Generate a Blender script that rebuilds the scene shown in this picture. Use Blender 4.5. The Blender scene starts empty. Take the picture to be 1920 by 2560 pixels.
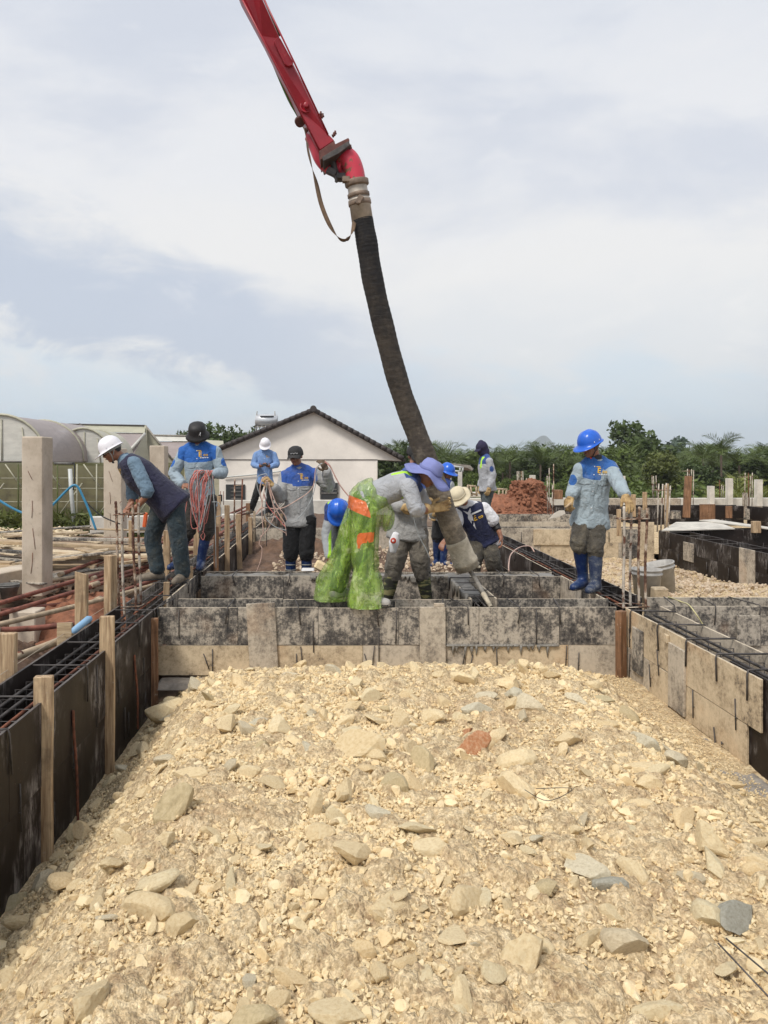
import bpy, bmesh, math, random
import numpy as np
from mathutils import Vector, Matrix, Quaternion
from mathutils.bvhtree import BVHTree

random.seed(7); np.random.seed(7)
SC = bpy.context.scene
COL = SC.collection
R = math.radians

# ------------------------------------------------------------------ camera
EYE = 1.32                      # the form tops are Z = 0, the lens is 1.32 m above them
FOC, CX, CY = 1850.0, 844.0, 1151.0
cam_d = bpy.data.cameras.new('camera'); cam = bpy.data.objects.new('camera', cam_d); COL.objects.link(cam)
cam.location = (0, 0, EYE); cam.rotation_euler = (R(90), 0, 0)
cam_d.sensor_fit = 'VERTICAL'; cam_d.sensor_height = 36.0; cam_d.sensor_width = 27.0
cam_d.lens = 36.0 * FOC / 2560.0
cam_d.shift_x = (960 - CX) / 2560.0; cam_d.shift_y = -(1280 - CY) / 2560.0
cam_d.clip_start = 0.05; cam_d.clip_end = 6000
SC.camera = cam

# ------------------------------------------------------------------ light
SC.view_settings.view_transform = 'Standard'; SC.view_settings.look = 'None'
SC.view_settings.gamma = 1.0; SC.view_settings.use_curve_mapping = False
SC.view_settings.exposure = 0.40
SUN_EL, SUN_AZ = R(53), R(220)          # azimuth clockwise from +Y
sun_d = bpy.data.lights.new('sun', 'SUN'); sun = bpy.data.objects.new('sun', sun_d); COL.objects.link(sun)
sun_d.energy = 2.3; sun_d.angle = R(14); sun_d.color = (1.0, 0.95, 0.88)
sd = Vector((math.sin(SUN_AZ) * math.cos(SUN_EL), math.cos(SUN_AZ) * math.cos(SUN_EL), math.sin(SUN_EL)))
sun.rotation_euler = (-sd).to_track_quat('-Z', 'Y').to_euler()

world = bpy.data.worlds.new("World"); SC.world = world; world.use_nodes = True
def build_world():
    nt = world.node_tree; nt.nodes.clear()
    L = nt.links.new
    def nd(t, **k):
        n = nt.nodes.new(t)
        for a, b in k.items(): setattr(n, a, b)
        return n
    def mt(op, a, b=None, c=None, clamp=False):
        n = nd('ShaderNodeMath', operation=op); n.use_clamp = clamp
        for i, v in enumerate((a, b, c)):
            if v is None: continue
            if isinstance(v, (int, float)): n.inputs[i].default_value = v
            else: L(v, n.inputs[i])
        return n.outputs[0]
    def mix(f, a, b):
        n = nd('ShaderNodeMix', data_type='RGBA')
        if isinstance(f, (int, float)): n.inputs[0].default_value = f
        else: L(f, n.inputs[0])
        for i, v in ((6, a), (7, b)):
            if isinstance(v, tuple): n.inputs[i].default_value = v + (1,)
            else: L(v, n.inputs[i])
        return n.outputs[2]
    out = nd('ShaderNodeOutputWorld'); bg = nd('ShaderNodeBackground'); bg.inputs[1].default_value = 0.1
    L(bg.outputs[0], out.inputs[0])
    sky = nd('ShaderNodeTexSky', sky_type='NISHITA'); sky.sun_disc = False
    sky.sun_elevation = SUN_EL; sky.sun_rotation = SUN_AZ; sky.air_density = 1.0; sky.dust_density = 2.0
    tc = nd('ShaderNodeTexCoord'); sp = nd('ShaderNodeSeparateXYZ'); L(tc.outputs['Generated'], sp.inputs[0])
    x, y, z = sp.outputs
    az = mt('ARCTAN2', x, y)                       # radians, right positive
    el = mt('ARCSINE', z)
    cb = nd('ShaderNodeCombineXYZ')
    L(mt('MULTIPLY', az, 1.0), cb.inputs[0]); L(mt('MULTIPLY', el, 2.4), cb.inputs[1])
    def noise(scale, detail, rough, off, dist=0.0):
        m = nd('ShaderNodeMapping'); m.inputs['Location'].default_value = off; L(cb.outputs[0], m.inputs[0])
        n = nd('ShaderNodeTexNoise'); n.inputs['Scale'].default_value = scale; n.inputs['Detail'].default_value = detail
        n.inputs['Roughness'].default_value = rough; n.inputs['Distortion'].default_value = dist
        L(m.outputs[0], n.inputs['Vector']); return n.outputs[0]
    def sstep(v, a, b):
        n = nd('ShaderNodeMapRange', interpolation_type='SMOOTHSTEP'); L(v, n.inputs[0])
        n.inputs[1].default_value = a; n.inputs[2].default_value = b; return n.outputs[0]
    n1 = noise(2.2, 7, 0.55, (1.3, 4.1, 0.0), 0.3)
    n2 = noise(6.5, 7, 0.62, (7.7, 2.3, 0.0), 0.5)
    n3 = noise(1.2, 4, 0.5, (3.3, 9.2, 0.0))
    nn = mt('SUBTRACT', mt('ADD', mt('MULTIPLY', n1, 0.6), mt('MULTIPLY', n2, 0.4)), 0.5)
    # general veil: pale lilac grey high up, cream white in the middle, blue grey low down
    e = mt('ADD', el, mt('MULTIPLY', nn, 0.34))
    rp = nd('ShaderNodeValToRGB'); L(mt('MULTIPLY', e, 1.5), rp.inputs[0])
    rp.color_ramp.interpolation = 'EASE'
    stops = [(0.0, (5.2, 6.5, 7.6)), (0.05, (5.1, 6.2, 7.2)), (0.12, (5.7, 6.4, 7.0)), (0.20, (6.6, 6.7, 6.8)), (0.36, (7.3, 7.2, 7.05)),
             (0.60, (6.9, 6.95, 7.1)), (0.80, (6.3, 6.5, 6.9)), (1.0, (6.1, 6.35, 6.8))]
    cr = rp.color_ramp
    while len(cr.elements) < len(stops): cr.elements.new(0.5)
    for el_, (p, c) in zip(cr.elements, stops): el_.position = p; el_.color = tuple(v / 10 for v in c) + (1,)
    sc_ = nd('ShaderNodeVectorMath', operation='SCALE'); sc_.inputs['Scale'].default_value = 10.0; L(rp.outputs[0], sc_.inputs[0])
    veil = sc_.outputs[0]
    # darker blue-grey cloud bank on the left: follows a line falling to the right
    line = mt('SUBTRACT', mt('MULTIPLY', az, -0.30), mt('ADD', el, -0.13))      # 0 on the centre line
    line = mt('ADD', line, mt('MULTIPLY', nn, 0.40))
    band = mt('MULTIPLY', sstep(line, -0.105, -0.02), mt('SUBTRACT', 1.0, sstep(line, 0.050, 0.085)))
    fade = mt('SUBTRACT', 1.0, sstep(az, -0.15, 0.30))
    band = mt('MULTIPLY', mt('MULTIPLY', band, fade), 0.9)
    col = mix(band, veil, (4.45, 4.95, 5.85))
    # faint darker wisps everywhere, bright edges
    wis = mt('MULTIPLY', sstep(mt('ADD', n1, mt('MULTIPLY', n3, 0.5)), 0.70, 0.90), 0.62)
    col = mix(wis, col, (5.0, 5.35, 6.1))
    br = mt('MULTIPLY', sstep(n2, 0.56, 0.75), 0.30)
    col = mix(br, col, (7.9, 7.8, 7.65))
    col = mix(0.90, sky.outputs[0], col)
    L(col, bg.inputs[0])
build_world()

# ------------------------------------------------------------------ helpers
def W(px, py, D): return Vector(((px - CX) / FOC * D, D, EYE - (py - CY) / FOC * D))
WL = {}
def wl(o): return WL.get(o.name, Vector((0, 0, 0))) if o else Vector((0, 0, 0))

def tag(o, label=None, cat=None, group=None, kind=None):
    if label: o['label'] = label
    if cat: o['category'] = cat
    if group: o['group'] = group
    if kind: o['kind'] = kind
    return o
def thing(name, label, cat, loc=(0, 0, 0), group=None):
    o = bpy.data.objects.new(name, None); COL.objects.link(o); o.empty_display_size = 0.1
    o.location = loc; WL[o.name] = Vector(loc)
    return tag(o, label, cat, group)

def link(name, me, parent=None, loc=None, world_loc=None):
    o = bpy.data.objects.new(name, me); COL.objects.link(o)
    wlc = Vector(world_loc) if world_loc is not None else Vector((0, 0, 0))
    WL[o.name] = wlc
    if parent is not None:
        o.parent = parent; o.location = wlc - wl(parent)
    else: o.location = wlc
    return o

def fast_mesh(name, V, F, mats, smooth=True, mi=None, attrs=None):
    """V (n,3) array, F (m,k) array of equal-sized faces"""
    V = np.asarray(V, dtype=np.float32); F = np.asarray(F, dtype=np.int32)
    me = bpy.data.meshes.new(name); m, k = F.shape
    me.vertices.add(len(V)); me.vertices.foreach_set('co', V.ravel())
    me.loops.add(m * k); me.loops.foreach_set('vertex_index', F.ravel())
    me.polygons.add(m); me.polygons.foreach_set('loop_start', np.arange(0, m * k, k, dtype=np.int32))
    me.polygons.foreach_set('loop_total', np.full(m, k, dtype=np.int32))
    if mi is not None: me.polygons.foreach_set('material_index', np.asarray(mi, dtype=np.int32))
    for mm in (mats if isinstance(mats, (list, tuple)) else [mats]): me.materials.append(mm)
    me.update(calc_edges=True)
    me.polygons.foreach_set('use_smooth', np.full(m, bool(smooth)))
    if attrs:
        for nme, arr in attrs.items():
            a = me.attributes.new(nme, 'FLOAT', 'POINT'); a.data.foreach_set('value', np.asarray(arr, dtype=np.float32))
    return me

class MB:
    def __init__(s): s.v = []; s.f = []; s.mi = []; s.sm = []
    def add(s, vs, fs, mi=0, sm=False):
        b = len(s.v); s.v += [tuple(v) for v in vs]
        for i, f in enumerate(fs):
            s.f.append(tuple(b + k for k in f)); s.mi.append(mi[i] if isinstance(mi, (list, tuple)) else mi); s.sm.append(sm)
        return s
    def box(s, c, d, rot=None, mi=0, top=None, taper=1.0, jit=0.0):
        c = Vector(c); x, y, z = (k / 2 for k in d); vs = []
        for sx, sy, sz in ((-1,-1,-1),(1,-1,-1),(1,1,-1),(-1,1,-1),(-1,-1,1),(1,-1,1),(1,1,1),(-1,1,1)):
            t = taper if sz > 0 else 1.0
            v = Vector((sx * x * t, sy * y * t, sz * z))
            if jit: v += Vector((random.uniform(-jit, jit), random.uniform(-jit, jit), random.uniform(-jit, jit)))
            if rot: v = rot @ v
            vs.append(c + v)
        fs = [(0,3,2,1), (4,5,6,7), (0,1,5,4), (1,2,6,5), (2,3,7,6), (3,0,4,7)]
        m = [mi] * 6
        if top is not None: m[1] = top
        return s.add(vs, fs, m)
    def tube(s, pts, r, n=8, mi=0, cap=True, ell=None, closed=False):
        pts = [Vector(p) for p in pts]; N = len(pts)
        rr = r if isinstance(r, (list, tuple)) else [r] * N
        vs = []; up = None
        for i, p in enumerate(pts):
            a = pts[(i - 1) % N] if (i > 0 or closed) else p; b = pts[(i + 1) % N] if (i < N - 1 or closed) else p
            t = (b - a)
            if t.length < 1e-9: t = Vector((0, 0, 1))
            t.normalize()
            if up is None:
                up = Vector((0, 0, 1)) if abs(t.z) < 0.9 else Vector((1, 0, 0))
            u = up - t * up.dot(t)
            if u.length < 1e-6: u = t.orthogonal()
            u.normalize(); w = t.cross(u); up = u
            ex, ey = (ell[i] if ell else (1, 1))
            for k in range(n):
                q = 2 * math.pi * k / n
                vs.append(p + (u * math.cos(q) * ey + w * math.sin(q) * ex) * rr[i])
        fs = []
        M = N if closed else N - 1
        for i in range(M):
            j = (i + 1) % N
            for k in range(n):
                fs.append((i * n + k, i * n + (k + 1) % n, j * n + (k + 1) % n, j * n + k))
        s.add(vs, fs, mi, True)
        if cap and not closed:
            b = len(s.v) - len(vs)
            s.f.append(tuple(b + k for k in range(n))[::-1]); s.mi.append(mi); s.sm.append(False)
            s.f.append(tuple(b + (N - 1) * n + k for k in range(n))); s.mi.append(mi); s.sm.append(False)
        return s
    def cyl(s, p0, p1, r0, r1=None, n=12, mi=0): return s.tube([p0, p1], [r0, r0 if r1 is None else r1], n, mi)
    def lathe(s, prof, M=None, n=24, mi=0, sx=1.0, sy=1.0, fn=None, closed=False):
        vs = []
        for (r, z) in prof:
            for k in range(n):
                q = 2 * math.pi * k / n
                rr, zz = (fn(r, z, q) if fn else (r, z))
                v = Vector((math.cos(q) * rr * sx, math.sin(q) * rr * sy, zz))
                vs.append(M @ v if M else v)
        fs = []
        for i in range(len(prof) - 1):
            for k in range(n): fs.append((i * n + k, i * n + (k + 1) % n, (i + 1) * n + (k + 1) % n, (i + 1) * n + k))
        return s.add(vs, fs, mi, True)
    def build(s, name, mats, parent=None, bevel=0.0, **props):
        if not s.v: return None
        A = np.array(s.v); c = (A.min(0) + A.max(0)) / 2
        me = bpy.data.meshes.new(name)
        me.from_pydata([tuple(v) for v in (A - c)], [], s.f)
        for mm in (mats if isinstance(mats, (list, tuple)) else [mats]): me.materials.append(mm)
        me.polygons.foreach_set('material_index', s.mi)
        me.polygons.foreach_set('use_smooth', s.sm)
        if bevel:
            bm = bmesh.new(); bm.from_mesh(me)
            es = [e for e in bm.edges if len(e.link_faces) == 2 and e.calc_face_angle(0) > 0.6]
            try: bmesh.ops.bevel(bm, geom=es, offset=bevel, segments=1, affect='EDGES', clamp_overlap=True)
            except Exception: pass
            bm.to_mesh(me); bm.free()
        me.update()
        o = link(name, me, parent, world_loc=c)
        for k, v in props.items(): o[k] = v
        return o

def spline(pts, n=8, closed=False):
    P = [Vector(p) for p in pts]; out = []; N = len(P)
    rng = range(N if closed else N - 1)
    for i in rng:
        p1 = P[i]; p2 = P[(i + 1) % N]
        p0 = P[i - 1] if (i > 0 or closed) else p1; p3 = P[(i + 2) % N] if (i + 2 < N or closed) else p2
        for k in range(n):
            t = k / n
            out.append(0.5 * ((2 * p1) + (p2 - p0) * t + (2 * p0 - 5 * p1 + 4 * p2 - p3) * t * t + (3 * p1 - p0 - 3 * p2 + p3) * t ** 3))
    if not closed: out.append(P[-1])
    return out

# numpy value noise
def _h(ix, iy, iz, s):
    n = (ix * 374761393 + iy * 668265263 + iz * 2147483647 + s * 1274126177) & 0xffffffff
    n = ((n ^ (n >> 13)) * 1274126177) & 0xffffffff
    n = n ^ (n >> 16)
    return (n & 0xffff) / 65535.0
def vnoise(P, s=0):
    P = np.asarray(P, dtype=np.float64); I = np.floor(P).astype(np.int64); f = P - I; f = f * f * (3 - 2 * f)
    x, y, z = I[:, 0], I[:, 1], I[:, 2]; r = 0
    for dx in (0, 1):
        wx = f[:, 0] if dx else 1 - f[:, 0]
        for dy in (0, 1):
            wy = f[:, 1] if dy else 1 - f[:, 1]
            for dz in (0, 1):
                wz = f[:, 2] if dz else 1 - f[:, 2]
                r = r + _h(x + dx, y + dy, z + dz, s) * wx * wy * wz
    return r
def fbm(P, s=0, o=4, g=0.5):
    P = np.asarray(P, dtype=np.float64)
    r = 0; a = 1; t = 0
    for k in range(o): r = r + a * vnoise(P * (2.03 ** k) + k * 11.7, s + k); t += a; a *= g
    return r / t

# ------------------------------------------------------------------ materials
class NT:
    def __init__(s, name, rough=0.6, metal=0.0, coords='Object', rnd=True):
        s.m = bpy.data.materials.new(name); s.m.use_nodes = True; s.t = s.m.node_tree
        s.b = s.t.nodes['Principled BSDF']; s.b.inputs['Roughness'].default_value = rough; s.b.inputs['Metallic'].default_value = metal
        tc = s.t.nodes.new('ShaderNodeTexCoord'); s.co = tc.outputs[coords]
        if rnd:
            oi = s.t.nodes.new('ShaderNodeObjectInfo'); s.rand = oi.outputs['Random']
            vm = s.t.nodes.new('ShaderNodeVectorMath'); vm.operation = 'MULTIPLY_ADD'
            cb = s.t.nodes.new('ShaderNodeCombineXYZ')
            for i in range(3): s.l(s.rand, cb.inputs[i])
            s.l(cb.outputs[0], vm.inputs[0]); vm.inputs[1].default_value = (37, 53, 71); s.l(s.co, vm.inputs[2]); s.co = vm.outputs[0]
    def l(s, a, b): s.t.links.new(a, b)
    def n(s, t, **k):
        nd = s.t.nodes.new(t)
        for a, b in k.items(): setattr(nd, a, b)
        return nd
    def mapping(s, scale=(1, 1, 1), rot=(0, 0, 0)):
        m = s.n('ShaderNodeMapping'); m.inputs['Scale'].default_value = scale; m.inputs['Rotation'].default_value = rot; s.l(s.co, m.inputs[0]); return m.outputs[0]
    def noise(s, scale, detail=4, rough=0.6, vec=None, dist=0.0):
        n = s.n('ShaderNodeTexNoise'); n.inputs['Scale'].default_value = scale; n.inputs['Detail'].default_value = detail
        n.inputs['Roughness'].default_value = rough; n.inputs['Distortion'].default_value = dist
        s.l(vec if vec is not None else s.co, n.inputs['Vector']); return n.outputs[0]
    def voro(s, scale, vec=None, feat='F1', out='Distance'):
        n = s.n('ShaderNodeTexVoronoi', feature=feat); n.inputs['Scale'].default_value = scale
        s.l(vec if vec is not None else s.co, n.inputs['Vector']); return n.outputs[out]
    def ramp(s, f, stops, interp='LINEAR'):
        r = s.n('ShaderNodeValToRGB'); s.l(f, r.inputs[0]); cr = r.color_ramp; cr.interpolation = interp
        while len(cr.elements) < len(stops): cr.elements.new(0.5)
        for e, (p, c) in zip(cr.elements, stops):
            e.position = p; e.color = (c if isinstance(c, tuple) else (c, c, c)) + (1,)
        return r.outputs[0]
    def mix(s, f, a, b, mode='MIX'):
        n = s.n('ShaderNodeMix', data_type='RGBA', blend_type=mode)
        if isinstance(f, (int, float)): n.inputs[0].default_value = f
        else: s.l(f, n.inputs[0])
        for i, v in ((6, a), (7, b)):
            if isinstance(v, tuple): n.inputs[i].default_value = v + (1,)
            else: s.l(v, n.inputs[i])
        return n.outputs[2]
    def math(s, op, a, b=0.0, clamp=False):
        n = s.n('ShaderNodeMath', operation=op); n.use_clamp = clamp
        for i, v in ((0, a), (1, b)):
            if isinstance(v, (int, float)): n.inputs[i].default_value = v
            else: s.l(v, n.inputs[i])
        return n.outputs[0]
    def sep(s, i):
        p = s.n('ShaderNodeSeparateXYZ'); s.l(s.co, p.inputs[0]); return p.outputs[i]
    def attr(s, name):
        a = s.n('ShaderNodeAttribute'); a.attribute_name = name; return a.outputs['Fac']
    def color(s, c):
        if isinstance(c, tuple): s.b.inputs['Base Color'].default_value = c + (1,)
        else: s.l(c, s.b.inputs['Base Color'])
        return s
    def rough(s, f): s.l(f, s.b.inputs['Roughness']); return s
    def bump(s, h, strength=0.4, dist=0.01):
        b = s.n('ShaderNodeBump'); b.inputs['Strength'].default_value = strength; b.inputs['Distance'].default_value = dist
        s.l(h, b.inputs['Height']); s.l(b.outputs[0], s.b.inputs['Normal']); return s

MT = {}
def simple(name, c, rough=0.6, metal=0.0, var=0.25, scale=6.0, bump=0.15, bscale=60, bdist=0.003):
    t = NT(name, rough, metal)
    d = tuple(v * (1 - var) for v in c); e = tuple(min(1, v * (1 + var)) for v in c)
    t.color(t.ramp(t.noise(scale, 5, 0.65), [(0.3, d), (0.7, e)]))
    if bump: t.bump(t.noise(bscale, 4), bump, bdist)
    MT[name] = t.m; return t.m

def make_materials():
    # black film-faced plywood with scuffs
    t = NT('film_black', 0.4); v = t.mapping((1, 1, 0.35)); n = t.noise(3.0, 8, 0.7, v)
    base = t.ramp(n, [(0.3, (0.006, 0.0038, 0.003)), (0.75, (0.020, 0.0125, 0.010))])
    sc = t.ramp(t.noise(2.2, 3), [(0.50, 0.0), (0.64, 1.0)]); fine = t.ramp(t.noise(26, 6, 0.8, t.mapping((1, 1, 0.25))), [(0.46, 0.0), (0.66, 1.0)])
    sc = t.mix(1.0, sc, fine, 'MULTIPLY')
    base = t.mix(sc, base, (0.34, 0.31, 0.29))
    sp = t.ramp(t.voro(22), [(0.0, 1.0), (0.10, 0.0)]); base = t.mix(t.math('MULTIPLY', sp, 0.5), base, (0.22, 0.18, 0.14))
    t.color(base); t.rough(t.ramp(n, [(0.3, 0.40), (0.7, 0.65)])); t.b.inputs['Specular IOR Level'].default_value = 0.28; t.bump(t.noise(40, 5), 0.15, 0.002); MT['film_black'] = t.m
    # used plywood stained with cement, grey
    def ply(name, dark, mid, pale, bias, streak=1.0):
        t = NT(name, 0.75); v = t.mapping((7, 7, 1.1))
        n1 = t.noise(1.6, 6, 0.65); n2 = t.noise(2.2, 10, 0.8, v); n3 = t.noise(34, 5, 0.75); n4 = t.noise(9, 7, 0.75)
        f = t.math('ADD', t.math('MULTIPLY', n1, 0.40), t.math('ADD', t.math('MULTIPLY', n2, 0.24 * streak), t.math('MULTIPLY', n4, 0.36)))
        f = t.math('ADD', f, t.math('MULTIPLY', t.math('SUBTRACT', n3, 0.5), 0.32)); f = t.math('ADD', f, bias)
        c = t.ramp(f, [(0.40, dark), (0.475, mid), (0.55, pale), (0.70, tuple(min(1, k * 1.25) for k in pale))])
        ct = t.ramp(t.noise(26, 6, 0.85, t.mapping((3, 3, 0.25))), [(0.60, 0.0), (0.66, 1.0)])
        c = t.mix(t.math('MULTIPLY', ct, 0.55), c, pale)
        rust = t.ramp(t.noise(1.3, 3), [(0.6, 0.0), (0.75, 0.5)]); c = t.mix(rust, c, tuple((pale[0] * 0.9, pale[1] * 0.62, pale[2] * 0.42)))
        t.color(c); t.bump(t.math('ADD', n3, t.noise(90, 4)), 0.30, 0.003); MT[name] = t.m
    ply('ply_grey', (0.022, 0.021, 0.022), (0.11, 0.098, 0.085), (0.42, 0.37, 0.30), 0.0)
    ply('ply_tan', (0.09, 0.07, 0.05), (0.41, 0.32, 0.21), (0.56, 0.455, 0.31), 0.07, 0.6)
    ply('ply_pale', (0.10, 0.09, 0.08), (0.30, 0.255, 0.20), (0.48, 0.415, 0.325), 0.03, 0.9)
    simple('ply_edge', (0.50, 0.42, 0.31), 0.8, var=0.3, scale=20)
    simple('edge_dark', (0.10, 0.085, 0.075), 0.6, var=0.4, scale=20)
    def wood(name, c1, c2, c3, ax=2):
        t = NT(name, 0.7); sc = [9, 9, 9]; sc[ax] = 0.55; v = t.mapping(tuple(sc))
        n = t.noise(4.5, 6, 0.6, v, 0.8); g = t.noise(22, 4, 0.5, v); big = t.noise(3.4, 6, 0.7)
        c = t.ramp(n, [(0.32, c2), (0.5, c1), (0.66, c3)])
        c = t.mix(t.math('MULTIPLY', t.ramp(g, [(0.45, 0.0), (0.7, 1.0)]), 0.35), c, c2)
        c = t.mix(t.ramp(big, [(0.5, 0.0), (0.66, 0.75)]), c, tuple(k * 0.40 for k in c1)); ce = t.ramp(t.noise(16, 6, 0.8), [(0.60, 0.0), (0.68, 0.6)]); c = t.mix(ce, c, (0.46, 0.41, 0.34))
        t.color(c); t.bump(t.math('ADD', g, n), 0.35, 0.004); MT[name] = t.m
    wood('timber', (0.42, 0.295, 0.175), (0.20, 0.12, 0.06), (0.58, 0.43, 0.26))
    wood('timber_brown', (0.23, 0.115, 0.055), (0.10, 0.05, 0.025), (0.36, 0.21, 0.12))
    wood('plank', (0.44, 0.32, 0.19), (0.20, 0.13, 0.075), (0.58, 0.46, 0.30), 0)
    simple('rust', (0.16, 0.055, 0.028), 0.85, var=0.55, scale=25, bump=0.4)
    simple('rust_tube', (0.21, 0.075, 0.050), 0.75, var=0.55, scale=9, bump=0.3)
    simple('tube_grey', (0.26, 0.235, 0.20), 0.65, var=0.45, scale=12, bump=0.3)
    simple('tube_cement', (0.40, 0.31, 0.21), 0.8, var=0.35, scale=14, bump=0.3)
    simple('steel_dark', (0.060, 0.052, 0.048), 0.6, var=0.6, scale=18, bump=0.3)
    t = NT('bar_cement', 0.85); n = t.noise(9, 4); c = t.ramp(n, [(0.38, (0.11, 0.045, 0.025)), (0.46, (0.38, 0.33, 0.27)), (0.7, (0.60, 0.54, 0.46))]); t.color(c); t.bump(t.noise(80, 3), 0.4, 0.003); MT['bar_cement'] = t.m
    t = NT('bar_mixed', 0.85); n = t.noise(11, 4); c = t.ramp(n, [(0.42, (0.075, 0.030, 0.018)), (0.50, (0.22, 0.13, 0.08)), (0.62, (0.50, 0.42, 0.33))]); t.color(c); t.bump(t.noise(80, 3), 0.4, 0.003); MT['bar_mixed'] = t.m
    # concrete column
    t = NT('concrete', 0.85); n = t.noise(2.5, 8, 0.65); f = t.noise(35, 5, 0.7, t.mapping((1, 1, 0.5)))
    c = t.ramp(n, [(0.3, (0.36, 0.295, 0.22)), (0.55, (0.53, 0.45, 0.355)), (0.8, (0.63, 0.56, 0.46))])
    st = t.ramp(f, [(0.58, 0.0), (0.75, 0.6)]); c = t.mix(st, c, (0.19, 0.15, 0.115)); t.color(c); t.bump(f, 0.25, 0.004); MT['concrete'] = t.m
    simple('concrete_wet', (0.20, 0.185, 0.16), 0.45, var=0.3, scale=7, bump=0.6, bscale=30, bdist=0.01)
    simple('blinding', (0.30, 0.265, 0.225), 0.9, var=0.35, scale=12, bump=0.7, bscale=45, bdist=0.01)
    simple('white_wall', (0.80, 0.75, 0.68), 0.8, var=0.13, scale=0.7, bump=0.05)
    simple('plinth_white', (0.56, 0.53, 0.47), 0.8, var=0.22, scale=3.0, bump=0.2)
    simple('roof_tile', (0.045, 0.036, 0.034), 0.7, var=0.3, scale=8)
    simple('window_dark', (0.035, 0.038, 0.040), 0.3, var=0.15)
    # limestone
    def stone(name, cols, island=False):
        t = NT(name, 0.88)
        n = t.noise(7, 7, 0.7); f = t.noise(60, 6, 0.75)
        c = t.ramp(n, [(0.3, cols[0]), (0.5, cols[1]), (0.72, cols[2])])
        if island:
            g = t.n('ShaderNodeNewGeometry'); rnd = g.outputs['Random Per Island']
        else: rnd = t.rand
        tint = t.ramp(rnd, [(0.0, (1.0, 0.96, 0.90)), (0.25, (0.86, 0.80, 0.72)), (0.5, (1.06, 1.0, 0.92)), (0.75, (0.90, 0.90, 0.88)), (0.9, (1.0, 0.90, 0.78)), (1.0, (0.78, 0.74, 0.68))])
        c = t.mix(1.0, c, tint, 'MULTIPLY')
        dk = t.ramp(f, [(0.30, 0.5), (0.42, 0.0)]); c = t.mix(dk, c, (0.30, 0.20, 0.11))
        t.color(c); t.bump(t.math('ADD', n, t.math('MULTIPLY', f, 0.8)), 0.7, 0.012); MT[name] = t.m
    LS = [(0.64, 0.50, 0.295), (0.80, 0.67, 0.43), (0.86, 0.77, 0.555)]
    stone('limestone', LS); stone('limestone_bits', LS, True)
    stone('limestone_dull', [(0.36, 0.29, 0.21), (0.52, 0.43, 0.33), (0.66, 0.57, 0.46)], True)
    stone('slate_grey', [(0.28, 0.27, 0.22), (0.38, 0.38, 0.33), (0.48, 0.48, 0.43)])
    stone('limestone_grey', [(0.46, 0.385, 0.235), (0.58, 0.495, 0.31), (0.67, 0.585, 0.40)])
    stone('limestone_orange', [(0.38, 0.15, 0.06), (0.50, 0.25, 0.13), (0.60, 0.44, 0.30)])
    stone('limestone_pale', [(0.50, 0.44, 0.32), (0.66, 0.60, 0.45), (0.76, 0.71, 0.57)])
    t = NT('rubble_ground', 0.92, rnd=False)
    n1 = t.noise(1.1, 6, 0.6); n2 = t.noise(14, 8, 0.75); n3 = t.noise(80, 5, 0.75); v1 = t.voro(55); v2 = t.voro(120)
    c = t.ramp(n2, [(0.32, (0.37, 0.26, 0.155)), (0.5, (0.59, 0.465, 0.285)), (0.68, (0.77, 0.65, 0.44))])
    c = t.mix(t.ramp(n1, [(0.52, 0.0), (0.68, 0.35)]), c, (0.46, 0.31, 0.18))
    c = t.mix(t.ramp(t.noise(2.3, 5, 0.7), [(0.66, 0.0), (0.72, 0.5)]), c, (0.40, 0.36, 0.31))
    c = t.mix(t.ramp(t.noise(3.1, 5, 0.75, t.mapping((1, 1, 2))), [(0.64, 0.0), (0.70, 0.55)]), c, (0.27, 0.13, 0.08))
    c = t.mix(t.ramp(n3, [(0.25, 0.5), (0.45, 0.0)]), c, (0.26, 0.17, 0.10))
    cc = t.ramp(t.voro(70, out='Color'), [(0.15, (0.70, 0.66, 0.60)), (0.5, (0.97, 0.96, 0.95)), (0.85, (1.14, 1.13, 1.10))]); cd = t.ramp(t.voro(150, out='Color'), [(0.15, (0.82, 0.79, 0.74)), (0.5, (1.0, 1.0, 1.0)), (0.85, (1.15, 1.13, 1.1))]); c = t.mix(1.0, t.mix(1.0, c, cc, 'MULTIPLY'), cd, 'MULTIPLY')
    t.color(c); t.bump(t.math('ADD', t.math('MULTIPLY', v1, -1.2), t.math('ADD', t.math('MULTIPLY', n3, .6), t.math('ADD', t.math('MULTIPLY', v2, -0.6), t.math('MULTIPLY', t.voro(28), -0.7)))), 0.60, 0.018); MT['rubble_ground'] = t.m
    t = NT('earth', 0.95, rnd=False); n = t.noise(0.7, 8, 0.7); f = t.noise(16, 6, 0.8)
    c = t.ramp(n, [(0.35, (0.10, 0.062, 0.040)), (0.55, (0.19, 0.125, 0.08)), (0.7, (0.27, 0.20, 0.13))]); c = t.mix(t.ramp(f, [(0.55, 0.0), (0.75, 0.6)]), c, (0.30, 0.24, 0.17)); t.color(c); t.bump(f, 0.8, 0.03); MT['earth'] = t.m
    simple('red_soil', (0.24, 0.10, 0.054), 0.95, var=0.4, scale=7, bump=0.7, bscale=22, bdist=0.02)
    simple('brown_soil', (0.13, 0.078, 0.05), 0.95, var=0.4, scale=8, bump=0.8, bscale=30, bdist=0.02)
    t = NT('paint_red', 0.38); n = t.noise(5, 7, 0.75); c = t.ramp(n, [(0.3, (0.24, 0.008, 0.018)), (0.6, (0.34, 0.012, 0.024)), (0.70, (0.38, 0.05, 0.05))]); d = t.ramp(t.noise(18, 6, 0.8), [(0.62, 0.0), (0.68, 0.8)]); t.color(t.mix(d, c, (0.16, 0.07, 0.06))); t.bump(n, 0.08, 0.004); MT['paint_red'] = t.m
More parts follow.
